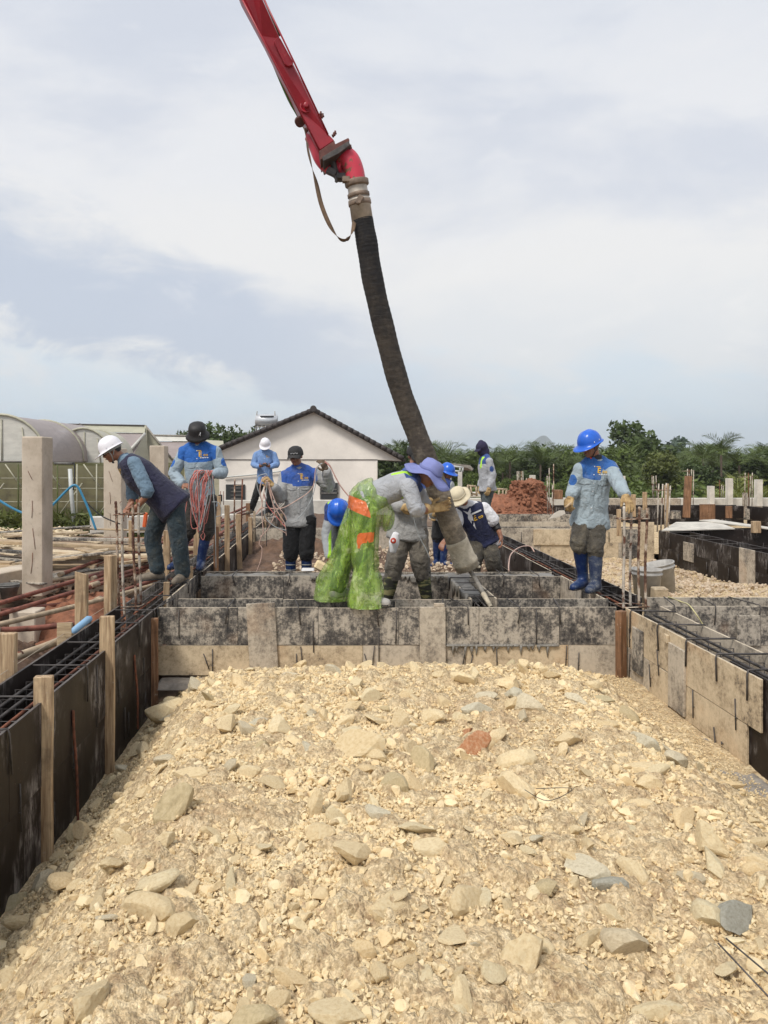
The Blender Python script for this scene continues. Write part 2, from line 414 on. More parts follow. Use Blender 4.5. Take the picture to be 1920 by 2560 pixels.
    t = NT('pipe_red', 0.4); n = t.noise(6, 5, 0.7); c = t.ramp(n, [(0.55, (0.56, 0.035, 0.065)), (0.57, (0.17, 0.09, 0.05))]); t.color(c); t.bump(n, 0.1, 0.004); MT['pipe_red'] = t.m
    simple('rust_plate', (0.11, 0.035, 0.025), 0.7, var=0.5, scale=14, bump=0.3)
    simple('fitting', (0.42, 0.37, 0.31), 0.55, 0.25, var=0.35, scale=9, bump=0.3)
    simple('clamp', (0.20, 0.145, 0.105), 0.6, 0.2, var=0.4, scale=14, bump=0.4)
    simple('strap', (0.13, 0.082, 0.048), 0.8, var=0.45, scale=11)
    # rubber hose: dust-coated towards the outlet
    t = NT('hose', 0.85, rnd=False); z = t.sep(2); n = t.noise(7, 7, 0.75); f = t.noise(30, 5, 0.8); wv = t.noise(5, 4, 0.6, t.mapping((2, 2, 9)))
    k = t.math('ADD', t.math('MULTIPLY', z, -0.36), t.math('ADD', t.math('MULTIPLY', n, 1.5), t.math('MULTIPLY', f, 0.4)))
    k = t.math('ADD', k, t.math('MULTIPLY', wv, 0.30))
    c = t.ramp(t.math('MULTIPLY', k, 0.5), [(0.28, (0.010, 0.009, 0.010)), (0.46, (0.030, 0.024, 0.019)), (0.66, (0.075, 0.060, 0.045)), (0.82, (0.21, 0.175, 0.13)), (0.93, (0.36, 0.30, 0.22))])
    t.color(c); t.bump(t.math('ADD', wv, f), 0.6, 0.010); MT['hose'] = t.m
    simple('cement_crust', (0.46, 0.40, 0.30), 0.9, var=0.3, scale=12, bump=0.8, bscale=35, bdist=0.012)
    # skin, plastics, rubber
    t = NT('skin', 0.5); t.color(t.ramp(t.noise(9, 3), [(0.3, (0.23, 0.098, 0.055)), (0.7, (0.33, 0.155, 0.09))])); t.b.inputs['Subsurface Weight'].default_value = 0.08; MT['skin'] = t.m
    simple('skin_dark', (0.15, 0.055, 0.032), 0.5, var=0.2, bump=0)
    simple('hair', (0.012, 0.010, 0.010), 0.6, var=0.2, bump=0.3); simple('lip', (0.23, 0.075, 0.06), 0.5, bump=0)
    simple('eye', (0.02, 0.015, 0.012), 0.2, bump=0)
    simple('helmet_white', (0.76, 0.74, 0.77), 0.28, var=0.03, bump=0); simple('helmet_blue', (0.016, 0.115, 0.56), 0.28, var=0.12, scale=14, bump=0)
    simple('strap_black', (0.02, 0.02, 0.022), 0.7, bump=0); simple('strap_grey', (0.30, 0.30, 0.27), 0.7); simple('buckle_red', (0.55, 0.05, 0.02), 0.4, bump=0)
    t = NT('boot_blue', 0.42); n = t.noise(12, 6, 0.75); z = t.sep(2)
    c = t.ramp(n, [(0.44, (0.004, 0.020, 0.095)), (0.58, (0.028, 0.055, 0.13)), (0.72, (0.24, 0.24, 0.24))]); t.color(c); t.bump(n, 0.2, 0.004); MT['boot_blue'] = t.m
    t = NT('boot_dirty', 0.6); n = t.noise(14, 7, 0.8); c = t.ramp(n, [(0.38, (0.008, 0.018, 0.06)), (0.52, (0.045, 0.06, 0.10)), (0.64, (0.19, 0.19, 0.19))]); t.color(c); t.bump(n, 0.3, 0.005); MT['boot_dirty'] = t.m
    t = NT('camo', 0.8); n = t.noise(8, 2, 0.5, t.mapping((1, 1, 4))); c = t.ramp(n, [(0.42, (0.025, 0.025, 0.018)), (0.5, (0.06, 0.07, 0.03)), (0.58, (0.22, 0.20, 0.09))], 'CONSTANT'); t.color(c); MT['camo'] = t.m
    simple('shoe', (0.17, 0.14, 0.105), 0.8, var=0.5, scale=14, bump=0.4)
    t = NT('glove', 0.8); n = t.noise(14, 6, 0.7); c = t.ramp(n, [(0.32, (0.24, 0.145, 0.06)), (0.55, (0.50, 0.345, 0.16)), (0.75, (0.60, 0.45, 0.24))]); t.color(c); t.bump(n, 0.4, 0.005); MT['glove'] = t.m
    t = NT('glove_dark', 0.8); n = t.noise(14, 6, 0.7); t.color(t.ramp(n, [(0.3, (0.055, 0.035, 0.02)), (0.7, (0.16, 0.11, 0.07))])); MT['glove_dark'] = t.m
    simple('logo_yellow', (0.72, 0.42, 0.02), 0.6, var=0.05, bump=0); simple('logo_white', (0.72, 0.72, 0.72), 0.6, var=0.05, bump=0)
    simple('rope_pink', (0.60, 0.20, 0.17), 0.6, var=0.25, scale=9); simple('rope_pale', (0.56, 0.38, 0.31), 0.6, var=0.25, scale=9); simple('rope_grey', (0.33, 0.35, 0.35), 0.6, var=0.3, scale=9)
    simple('hose_blue', (0.035, 0.21, 0.36), 0.35, var=0.15, bump=0); simple('hose_green', (0.01, 0.10, 0.11), 0.4, bump=0); simple('cable', (0.02, 0.02, 0.02), 0.5, bump=0)
    simple('bucket', (0.36, 0.345, 0.32), 0.55, var=0.3, scale=7, bump=0.3); simple('bucket_dark', (0.13, 0.125, 0.115), 0.7, var=0.5, scale=10, bump=0.4)
    simple('foam_blue', (0.22, 0.38, 0.55), 0.6, var=0.1, bump=0); simple('pvc', (0.50, 0.52, 0.50), 0.4, var=0.1, bump=0)
    simple('trowel', (0.50, 0.45, 0.38), 0.5, 0.0, var=0.2); simple('string', (0.5, 0.42, 0.32), 0.8, bump=0); simple('hose_yellow', (0.55, 0.50, 0.26), 0.6, bump=0)
    simple('steel_tank', (0.62, 0.63, 0.64), 0.3, 0.55, var=0.06, bump=0); simple('black_plastic', (0.015, 0.015, 0.016), 0.5, bump=0)
    simple('phone', (0.01, 0.01, 0.012), 0.2, bump=0); simple('machine_orange', (0.65, 0.12, 0.03), 0.5, var=0.2)
    simple('bark', (0.12, 0.09, 0.065), 0.9, var=0.35, scale=10, bump=0.5, bscale=20, bdist=0.02)
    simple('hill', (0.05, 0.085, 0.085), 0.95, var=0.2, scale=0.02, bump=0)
    simple('white_cloth', (0.72, 0.72, 0.74), 0.9, var=0.08, scale=9)
    simple('sheet_pale', (0.52, 0.49, 0.43), 0.8, var=0.3, scale=5, bump=0.2)
    # greenhouse film and netting
    def filmy(name, c, alpha, rough=0.4):
        t = NT(name, rough); n = t.noise(2.0, 6, 0.65, t.mapping((1, 1, 3))); t.color(t.ramp(n, [(0.3, tuple(k * 0.75 for k in c)), (0.7, c)]))
        t.b.inputs['Alpha'].default_value = alpha; t.bump(t.noise(5, 5), 0.4, 0.03); MT[name] = t.m
    filmy('film_clear', (0.72, 0.70, 0.63), 0.86); filmy('film_purple', (0.36, 0.30, 0.28), 0.92); filmy('net_olive', (0.13, 0.13, 0.045), 0.80, 0.9); filmy('film_olive', (0.50, 0.48, 0.36), 0.9)
    # leaves
    def leaf(name, c, v=0.35):
        t = NT(name, 0.55); g = t.n('ShaderNodeNewGeometry')
        a = tuple(k * (1 - v) for k in c); b = tuple(k * (1 + v) for k in c)
        t.color(t.mix(0.5, t.ramp(g.outputs['Random Per Island'], [(0.0, a), (1.0, b)]), t.ramp(t.noise(0.9, 3), [(0.35, a), (0.65, b)])))
        tr = t.n('ShaderNodeBsdfTranslucent'); tr.inputs[0].default_value = tuple(k * 1.2 for k in c) + (1,)
        ms = t.n('ShaderNodeMixShader'); ms.inputs[0].default_value = 0.22
        out = [x for x in t.t.nodes if x.type == 'OUTPUT_MATERIAL'][0]
        t.l(t.b.outputs[0], ms.inputs[1]); t.l(tr.outputs[0], ms.inputs[2]); t.l(ms.outputs[0], out.inputs[0]); MT[name] = t.m
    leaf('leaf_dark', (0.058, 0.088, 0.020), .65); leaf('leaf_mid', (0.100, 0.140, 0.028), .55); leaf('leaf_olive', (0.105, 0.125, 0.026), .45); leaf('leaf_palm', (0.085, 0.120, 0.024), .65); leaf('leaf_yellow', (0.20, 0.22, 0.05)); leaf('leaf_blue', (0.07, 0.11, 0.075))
    leaf('leaf_bright', (0.10, 0.19, 0.04))
make_materials()

def cloth(name, base, masks=(), dirt=None, var=0.16, rough=0.85, fold=0.5, dirt_amt=0.6):
    """base colour plus up to three crisp panels held in vertex attributes m1, m2, m3"""
    t = NT(name, rough); n = t.noise(6, 6, 0.65)
    c = t.ramp(n, [(0.3, tuple(k * (1 - var) for k in base)), (0.7, tuple(min(1, k * (1 + var)) for k in base))])
    for a, col in masks:
        f = t.math('GREATER_THAN', t.attr(a), 0.0); c = t.mix(f, c, col)
    if dirt:
        d = t.ramp(t.noise(7, 7, 0.75), [(0.5, 0.0), (0.68, dirt_amt)]); c = t.mix(d, c, dirt)
    t.color(c); t.bump(t.math('ADD', t.noise(9, 5, 0.6, dist=1.2), t.math('MULTIPLY', t.noise(30, 3), 0.25)), fold * 1.5, 0.04); t.b.inputs['Sheen Weight'].default_value = 0.1
    return t.m
# ================================================================== GROUND AND RUBBLE
def smooth(x, a, b):
    t = np.clip((x - a) / (b - a), 0, 1); return t * t * (3 - 2 * t)
def rub_h(x, y):
    """height of the rubble fill in the near bay"""
    x = np.asarray(x, dtype=float); y = np.asarray(y, dtype=float)
    P = np.stack([x, y, np.zeros_like(x)], -1).reshape(-1, 3)
    n = (fbm(P * 1.3, 3, 4) - 0.5).reshape(x.shape); n2 = (fbm(P * 4.0, 9, 3) - 0.5).reshape(x.shape)
    mid = -0.36 - 0.02 * smooth(y, 4, 2)
    left = smooth(x, -1.66, -0.75 - 0.1 * smooth(y, 4.0, 6.4)); right = 1 - smooth(x, 1.75, 2.36)
    h = -0.88 + (mid + 0.88) * left
    h = h * right + (1 - right) * np.minimum(h, -0.60)
    far = smooth(y, 5.9, 6.62)
    edge = np.where(x < 0.35, -0.62, -0.545) - 0.22 * (1 - smooth(x, -1.6, -1.15)) - 0.05 * smooth(x, 1.9, 2.3)
    h = h * (1 - far) + np.minimum(h, edge) * far
    h = h + n * 0.11 * left * (0.4 + 0.6 * right) + n2 * 0.035
    return h

def worley_domes(x, y, cell, amp, seed, fill=0.8):
    ix = np.floor(x / cell).astype(np.int64); iy = np.floor(y / cell).astype(np.int64); out = np.zeros_like(x)
    for dx in (-1, 0, 1):
        for dy in (-1, 0, 1):
            jx = ix + dx; jy = iy + dy; z0 = np.zeros_like(jx)
            a = _h(jx, jy, z0, seed); b = _h(jx, jy, z0 + 1, seed); c = _h(jx, jy, z0 + 2, seed); e = _h(jx, jy, z0 + 3, seed); g = _h(jx, jy, z0 + 4, seed)
            cx = (jx + 0.15 + 0.7 * a) * cell; cy = (jy + 0.15 + 0.7 * b) * cell; r = cell * (0.25 + 0.45 * c)
            ux = (x - cx); uy = (y - cy); th = e * 6.28; u = ux * np.cos(th) + uy * np.sin(th); v = -ux * np.sin(th) + uy * np.cos(th)
            k = 1 + g
            d = np.maximum(np.maximum(np.abs(u) * 0.95, np.abs(v) * k * 0.9), (np.abs(u + v * k) * 0.72)) / r
            hh = np.clip(1 - d, 0, None); hh = np.minimum(hh * 1.8, 0.62 + 0.25 * u / cell) * (g < fill)
            out = np.maximum(out, np.clip(hh, 0, None) * r * amp)
    return out

def grid_terrain(name, xs, ys, hf, mat, label_kind='structure', parent=None):
    X, Y = np.meshgrid(xs, ys); Z = hf(X, Y)
    V = np.stack([X, Y, Z], -1).reshape(-1, 3); nx, ny = len(xs), len(ys)
    i = np.arange(ny - 1)[:, None] * nx + np.arange(nx - 1)[None, :]
    F = np.stack([i, i + 1, i + 1 + nx, i + nx], -1).reshape(-1, 4)
    me = fast_mesh(name, V, F, mat, True); o = link(name, me, parent)
    if label_kind: o['kind'] = label_kind
    return o

def rubble_surface(X, Y):
    h = rub_h(X, Y); m = smooth(X, -1.6, -1.3) * 0.7 + 0.3; m = m * (1 - 0.85 * smooth(X, 2.22, 2.36))
    h = h + m * (worley_domes(X, Y, 0.15, 0.50, 5, 0.55) + worley_domes(X, Y, 0.058, 0.75, 11, 0.85) + worley_domes(X + 3, Y, 0.027, 0.75, 17, 0.95))
    P = np.stack([X, Y, h], -1).reshape(-1, 3)
    return h + (fbm(P * 45, 2, 3) - 0.5).reshape(X.shape) * 0.008
ys = [0.55]
while ys[-1] < 6.70: ys.append(ys[-1] * 1.005)
grid_terrain('rubble_ground', np.linspace(-1.63, 2.60, 430), np.array(ys), rubble_surface, MT['rubble_ground'])

def ico(sub):
    bm = bmesh.new(); bmesh.ops.create_icosphere(bm, subdivisions=sub, radius=1)
    V = np.array([v.co[:] for v in bm.verts]); F = np.array([[v.index for v in f.verts] for f in bm.faces]); bm.free(); return V, F
ICO = {k: ico(k) for k in (1, 2, 3)}
ICO[0] = (np.array([(1, 0, 0), (-1, 0, 0), (0, 1, 0), (0, -1, 0), (0, 0, 1), (0, 0, -1)], float), np.array([(0, 2, 4), (2, 1, 4), (1, 3, 4), (3, 0, 4), (2, 0, 5), (1, 2, 5), (3, 1, 5), (0, 3, 5)]))
def rock(sub, seed, cuts=9, flat=1.0):
    rs = np.random.RandomState(seed); V, F = ICO[sub]; V = V.copy()
    V *= (1 + 0.16 * (fbm(V * 1.4 + seed * 3.1, seed, 3) - 0.5)[:, None] * 2)
    if sub == 0: V = V * rs.uniform(.6, 1.2, (6, 1)) + rs.normal(0, .22, (6, 3)); V[:, 2] *= .75; return V, F
    for _ in range(cuts):
        n = rs.normal(size=3); n /= np.linalg.norm(n); d = rs.uniform(0.36, 0.80)
        ex = np.maximum(0, V @ n - d); V -= ex[:, None] * n * 0.96
    V *= np.array([rs.uniform(0.85, 1.25), rs.uniform(0.6, 1.0), rs.uniform(0.45, 0.8) * flat])
    V += (fbm(V * 5 + seed, seed + 5, 2) - 0.5)[:, None] * 0.07
    return V, F
def rotm(rs, n, tilt=0.6):
    a = rs.uniform(0, 6.28, n); b = rs.normal(0, tilt, n); c = rs.normal(0, tilt, n)
    ca, sa, cb, sb, cc, sc = np.cos(a), np.sin(a), np.cos(b), np.sin(b), np.cos(c), np.sin(c); z = np.zeros(n); o = np.ones(n)
    def M(rows): return np.stack([np.stack(r, -1) for r in rows], -2)
    return M([[ca, -sa, z], [sa, ca, z], [z, z, o]]) @ M([[o, z, z], [z, cb, -sb], [z, sb, cb]]) @ M([[cc, z, sc], [z, o, z], [-sc, z, cc]])
def scatter(name, pos, size, sub, mat, seed, label=None, cat=None, cuts=7, tilt=0.6, nproto=14):
    rs = np.random.RandomState(seed); n = len(pos); Rm = rotm(rs, n, tilt); which = rs.randint(0, nproto, n); VV = []; FF = []; off = 0
    for k in range(nproto):
        V, F = rock(sub, seed * 100 + k, cuts); idx = np.where(which == k)[0]
        if not len(idx): continue
        P = np.einsum('nij,vj->nvi', Rm[idx], V) * size[idx][:, None, None] + pos[idx][:, None, :]
        VV.append(P.reshape(-1, 3)); FF.append((F[None] + (np.arange(len(idx)) * len(V))[:, None, None] + off).reshape(-1, 3)); off += len(idx) * len(V)
    me = fast_mesh(name, np.concatenate(VV), np.concatenate(FF), mat, False)
    o = link(name, me); o['kind'] = 'stuff'
    if label: o['label'] = label; o['category'] = cat
    return o

rs = np.random.RandomState(11)
def inbay(n, ymin=0.7, ymax=6.58, pw=0.75, xmax=2.52):
    y = ymin + (ymax - ymin) * rs.uniform(0, 1, n) ** pw; x = rs.uniform(-1.55, xmax, n); return x, y
def lump(x, y):        # more stones here, fewer there
    P = np.stack([x * 1.1, y * 1.1, np.zeros_like(x)], -1); return fbm(P, 21, 3)
x, y = inbay(115000, pw=1.4); keep = rs.uniform(0, 1, len(x)) < np.clip((lump(x, y) - 0.30) * 3.0, 0.45, 1); x, y = x[keep], y[keep]
s = rs.uniform(0.005, 0.015, len(x)); z = rub_h(x, y) + 0.012
s *= 1 - 0.5 * smooth(x, 2.2, 2.4)
scatter('gravel', np.stack([x, y, z], -1), s, 0, MT['limestone_bits'], 31, 'fine cream stone chips covering the rubble fill', 'gravel', 5)
x, y = inbay(17000, pw=1.1, xmax=2.36); keep = rs.uniform(0, 1, len(x)) < np.clip((lump(x, y) - 0.33) * 3.5, 0.15, 1); x, y = x[keep], y[keep]
s = 0.011 + 0.012 * rs.uniform(0, 1, len(x)) ** 1.5; z = rub_h(x, y) + s * 0.5
scatter('broken_stone', np.stack([x, y, z], -1), s, 1, MT['limestone_bits'], 35, 'small broken limestone pieces of the rubble fill', 'rubble', 6)
x, y = inbay(4300, pw=0.95, xmax=2.34); keep = rs.uniform(0, 1, len(x)) < np.clip((lump(x, y) - 0.36) * 4, 0.06, 1); x, y = x[keep], y[keep]
s = 0.022 + 0.022 * rs.uniform(0, 1, len(x)) ** 1.8; z = rub_h(x, y) + s * 0.45
scatter('broken_stone', np.stack([x, y, z], -1), s, 2, MT['limestone_bits'], 32, 'mixed fist sized broken limestone pieces filling the bay', 'rubble', 8)

def ground_hit(px, py, hf=rub_h):
    """the point of the rubble that is seen at this place of the photograph"""
    lo, hi = 1.0, 6.6
    for D in np.linspace(1.2, 6.6, 500):
        p = W(px, py, D)
        if p.z <= float(hf(np.array([p.x]), np.array([p.y]))[0]): return p
    return W(px, py, 6.4)
PROTO = []
for k in range(16):
    V, F = rock(3, 900 + k, 9)
    PROTO.append(V * 1.10)
RM = {}
def rock_mesh(k, mat):
    key = (k, mat)
    if key not in RM: RM[key] = fast_mesh('rock', PROTO[k], ICO[3][1], MT[mat], False)
    return RM[key]
def put_rock(p, size, k, mat, rot, label, group=None, sc=(1, 1, 1)):
    o = bpy.data.objects.new('rock', rock_mesh(k, mat)); COL.objects.link(o); o.location = p; o.rotation_euler = rot
    o.scale = (size * sc[0], size * sc[1], size * sc[2]); return tag(o, label, 'rock', group)
V4 = 1.1573
named = [  # view px, py, width px, proto, material, squash, label
 (380, 1752, 100, 3, 'limestone_grey', 0.75, 'large greenish grey rock lying alone near the two left stakes'),
 (420, 1487, 50, 1, 'limestone_pale', 0.9, 'whitish round rock in the far left corner by the cross form'),
 (374, 1532, 92, 5, 'limestone', 0.75, 'large brown rock in the pit at the far left corner'),
 (462, 1475, 42, 2, 'limestone', 0.8, 'small cream rock against the cross form right of the whitish round rock'),
 (303, 1622, 54, 6, 'limestone', 0.6, 'flat grey brown rock at the foot of the left black form'),
 (322, 1975, 100, 7, 'limestone', 0.6, 'big flat buff rock in the lower left rubble beside a rounder rock'),
 (405, 2003, 80, 8, 'limestone', 0.75, 'rounded buff rock just right of the big flat one at lower left'),
 (242, 1880, 60, 9, 'limestone', 0.8, 'wedge shaped buff rock right of the nearest left stake'),
 (322, 1848, 50, 4, 'limestone', 0.8, 'small smooth buff rock above the big flat rock at lower left'),
 (840, 1958, 78, 10, 'limestone', 0.75, 'wide angular rock in the lower centre'),
 (1003, 1948, 95, 11, 'limestone', 0.75, 'big blocky pale rock in the lower centre right'),
 (908, 2130, 88, 12, 'limestone', 0.7, 'smooth pale rock near the bottom edge of the picture'),
 (985, 2172, 90, 13, 'limestone', 0.7, 'rock cut by the bottom edge beside the smooth pale rock'),
 (820, 1762, 66, 14, 'limestone_pale', 0.9, 'upright pale block in the middle of the rubble'),
 (748, 1712, 62, 15, 'limestone', 0.8, 'slanted yellowish rock left of the greenish block'),
 (850, 1702, 62, 0, 'limestone_grey', 0.7, 'dark greenish weathered block in the middle of the rubble'),
 (782, 1618, 110, 1, 'limestone', 0.45, 'long flat cream slab in the upper middle of the rubble'),
 (692, 1806, 68, 2, 'limestone', 0.7, 'round topped cream rock left of the upright pale block'),
 (726, 1768, 50, 3, 'limestone', 0.9, 'cream rock behind the round topped rock'),
 (1016, 1618, 78, 4, 'limestone_orange', 0.7, 'orange and pink stained rock in the upper middle'),
 (1010, 1578, 40, 5, 'limestone_orange', 0.7, 'small rust orange rock touching the pink stained one'),
 (1066, 1592, 40, 6, 'limestone_orange', 0.8, 'brownish red rock right of the pink stained one'),
 (1116, 1648, 70, 7, 'limestone', 0.75, 'cream rock right of the pink stained rock'),
 (1114, 1710, 90, 8, 'limestone', 0.6, 'broad beige rock half sunk in the middle right rubble'),
 (915, 1655, 70, 9, 'limestone_grey', 0.8, 'angular grey rock left of the pink stained rock'),
 (946, 1600, 44, 10, 'limestone', 1.0, 'pointed triangular cream stone standing up in the middle'),
 (600, 1572, 80, 11, 'limestone', 0.6, 'flat cream rock in the upper left of the field'),
 (664, 1532, 50, 12, 'limestone', 0.8, 'cream rock near the cross form left of the centre'),
 (514, 1476, 62, 13, 'limestone', 0.7, 'cream rock below the left tilted board of the cross form'),
 (1010, 1468, 62, 14, 'limestone', 0.6, 'cream rock on the crest below the right board of the cross form'),
 (1100, 1480, 70, 15, 'limestone', 0.6, 'broad cream rock on the crest right of the centre'),
 (1145, 1530, 55, 0, 'limestone_pale', 0.8, 'greyish pale rock below the crest at the right'),
 (1268, 1884, 88, 1, 'limestone_pale', 0.5, 'whitish cracked slab at the right of the field'),
 (1318, 1912, 80, 2, 'slate_grey', 0.6, 'blue grey slab leaning on the whitish cracked slab'),
 (1130, 2088, 125, 3, 'limestone', 0.6, 'largest bottom rock, wide and flat topped'),
 (1210, 2098, 60, 4, 'limestone', 0.7, 'pale rock right of the largest bottom rock'),
 (1400, 1662, 70, 5, 'limestone', 0.5, 'flat rock with dark underside at the upper right'),
 (1404, 1700, 58, 6, 'limestone', 0.9, 'blocky cream rock below the flat dark bottomed rock'),
 (1386, 1745, 54, 7, 'limestone', 0.6, 'cream rock in front of the blocky one at the right'),
 (1545, 1992, 85, 8, 'limestone', 0.8, 'big rounded rock near the right edge'),
 (1592, 1992, 110, 9, 'slate_grey', 0.35, 'long blue grey flake at the right edge'),
 (1272, 2030, 58, 10, 'limestone', 0.8, 'pale angular rock in the lower right'),
 (1640, 1885, 60, 11, 'limestone', 0.8, 'buff rock touching the right edge of the picture'),
 (24, 1950, 60, 12, 'limestone_grey', 0.9, 'grey rock at the left edge by the black form'),
 (1420, 2190, 105, 13, 'limestone', 0.6, 'rock cut by the bottom edge at the right'),
 (20, 2120, 60, 14, 'limestone', 0.8, 'brown rock low on the left edge'),
 (160, 1800, 56, 15, 'limestone_grey', 0.5, 'two layered flat grey rock against the left form'),
 (1495, 1905, 50, 0, 'limestone_pale', 0.6, 'small white pale rock in the right of the field'),
 (600, 2160, 52, 1, 'limestone', 0.7, 'pale rock near the bottom left of the centre'),
 (700, 1550, 46, 3, 'limestone', 0.8, 'slim tilted cream rock left of the flat slab'),
]
for i, (vx, vy, w, k, m, sq, lab) in enumerate(named):
    p = ground_hit(vx * V4, (vy + 8) * V4); s = w * V4 / 2 * p.y / FOC
    put_rock(p + Vector((0, 0, s * 0.26)), s * 1.12, k, m, (random.uniform(-.3, .3), random.uniform(-.3, .3), random.uniform(0, 6.3)), lab, 'rocks lying on the rubble fill', (1, 0.85, sq + 0.45))
cand = []
x, y = inbay(700, pw=0.9, xmax=2.3)
for i in range(700):
    s = 0.035 + 0.06 * rs.uniform(0, 1) ** 2.5
    cand.append((s / y[i], s, x[i], y[i]))
cand.sort(reverse=True); pl = []
for a, s, x_, y_ in cand:
    if y_ < 1.9: continue
    if all((x_ - u) ** 2 + (y_ - v) ** 2 > ((s + t) * 0.8) ** 2 for t, u, v in pl): pl.append((s, x_, y_))
    if len(pl) >= 245: break
for i, (s, x_, y_) in enumerate(pl):
    z_ = float(rub_h(np.array([x_]), np.array([y_]))[0])
    put_rock((x_, y_, z_ + s * 0.38), s, i % 16, random.choice(['limestone'] * 12 + ['limestone_pale', 'limestone_grey', 'limestone_pale']), (random.gauss(0, .45), random.gauss(0, .45), random.uniform(0, 6.3)),
             'loose angular limestone rock half buried in the cream rubble fill', 'loose limestone rocks in the rubble fill', (1, random.uniform(.7, 1), random.uniform(.55, .95)))

# ---- other ground
def big_ground(X, Y):
    P = np.stack([X, Y, X * 0], -1).reshape(-1, 3); n = (fbm(P * 0.45, 4, 5) - 0.5).reshape(X.shape)
    z = -0.98 + n * 0.25 * smooth(Y, 3, 9); z = z - 2.6 * smooth(Y, 41, 62) - 0.8 * smooth(Y, 26, 40) * smooth(X, 2, 8)
    inb = smooth(X, -2.1, -1.8) * (1 - smooth(X, 2.8, 3.0)) * (1 - smooth(Y, 6.7, 7.0))
    z = z - 0.25 * inb
    # soil beside the left form
    soil = smooth(X, -9, -5) * (1 - smooth(X, -2.15, -2.02)) * (1 - smooth(Y, 15, 19)) 
    z = z + soil * (0.42 + n * 0.35 + (fbm(P * 2.2, 8, 4) - 0.5).reshape(X.shape) * 0.4)
    return z
gx = np.concatenate([np.linspace(-1150, -40, 18), np.linspace(-30, -10, 30), np.linspace(-9.8, 9.8, 110), np.linspace(10, 30, 24), np.linspace(40, 1350, 22)])
gy = np.concatenate([np.linspace(-25, 0, 8), np.linspace(0.4, 25, 130), np.linspace(26, 70, 50), np.linspace(75, 2590, 36)])
grid_terrain('ground', gx, gy, big_ground, MT['earth'])

def bay_terrain(name, x0, x1, y0, y1, base, seed, mat, step, amp=0.12):
    def hf(X, Y):
        P = np.stack([X, Y, X * 0], -1).reshape(-1, 3)
        b_ = base(X, Y) if callable(base) else base
        return b_ + (fbm(P * 1.6, seed, 4) - 0.5).reshape(X.shape) * amp * 2 + worley_domes(X, Y, 0.16, 0.45, seed, .7) + worley_domes(X, Y, 0.07, 0.5, seed + 4, .8)
    return grid_terrain(name, np.arange(x0, x1, step), np.arange(y0, y1, step), hf, mat)
bay_terrain('bay_ground', -1.60, 2.54, 7.05, 8.46, -0.42, 41, MT['brown_soil'], 0.05, 0.05)
bay_terrain('bay_ground', -1.60, 2.54, 8.87, 14.16, -0.38, 51, MT['brown_soil'], 0.05, 0.07)
rb_base = lambda X, Y: -0.60 + 0.25 * smooth(np.asarray(Y, float), 11.6, 9.2)
bay_terrain('bay_ground', 2.95, 6.10, 7.13, 14.16, rb_base, 61, MT['rubble_ground'], 0.045, 0.07)
bay_terrain('bay_ground', 2.95, 16.0, 14.7, 24.6, -0.55, 71, MT['rubble_ground'], 0.14, 0.1)
bay_terrain('bay_ground', -1.60, 2.5, 14.7, 24.6, -0.5, 81, MT['brown_soil'], 0.14, 0.1)
rs = np.random.RandomState(5)
def bayrock(name, x0, x1, y0, y1, z, n, s0, s1, sub, seed, lab):
    x = rs.uniform(x0, x1, n); y = rs.uniform(y0, y1, n); s = s0 + (s1 - s0) * rs.uniform(0, 1, n) ** 2
    return scatter(name, np.stack([x, y, (z(x, y) if callable(z) else np.full(n, z)) + s * 0.4], -1), s, sub, MT['limestone_dull'], seed, lab, 'rubble', 7)
bayrock('broken_stone', 2.98, 6.05, 7.3, 14.0, lambda x, y: rb_base(x, y) + .03, 4200, 0.012, 0.05, 1, 33, 'broken limestone spread in the bay around the two buckets')
bayrock('broken_stone', -1.0, 2.4, 9.0, 14.0, -0.34, 1700, 0.012, 0.06, 1, 34, 'broken limestone in the bay behind the crew')

# ================================================================== FORMWORK
def panel_box(mb, axis, pos, th, a0, a1, z0, z1, edge):
    """board standing on edge; axis 'y' runs away from the camera at x=pos, axis 'x' runs across at y=pos"""
    if axis == 'y': c = (pos, (a0 + a1) / 2, (z0 + z1) / 2); d = (th, a1 - a0, z1 - z0)
    else: c = ((a0 + a1) / 2, pos, (z0 + z1) / 2); d = (a1 - a0, th, z1 - z0)
    mb.box(c, d, mi=0, top=1 if edge else None)
def form_face(parent, axis, pos, a0, a1, seams, mat, edge, length=1.22, th=0.018, off=0.0, mats=None, ztop_j=0.006):
    out = []
    for r in range(len(seams) - 1):
        a = a0 - (off if r % 2 else off * 0.4 + 0.0)
        z1, z0 = seams[r] - (0.003 if r else 0), seams[r + 1]
        a = a0; first = length * (0.62 if r % 2 else 1.0)
        while a < a1 - 0.02:
            b = min(a1, a + first); first = length
            if a1 - b < 0.15: b = a1
            mb = MB(); zt = z1 + (random.uniform(-ztop_j, ztop_j) if r == 0 else 0)
            panel_box(mb, axis, pos + random.uniform(-0.0015, 0.0015), th, a + 0.002, b - 0.002, z0, zt, edge)
            m = MT[(mats[len(out) % len(mats)]) if mats else mat]
            out.append(mb.build('formwork_panel', [m, MT[edge] if edge else m], parent, bevel=0.0015)); a = b
    return out
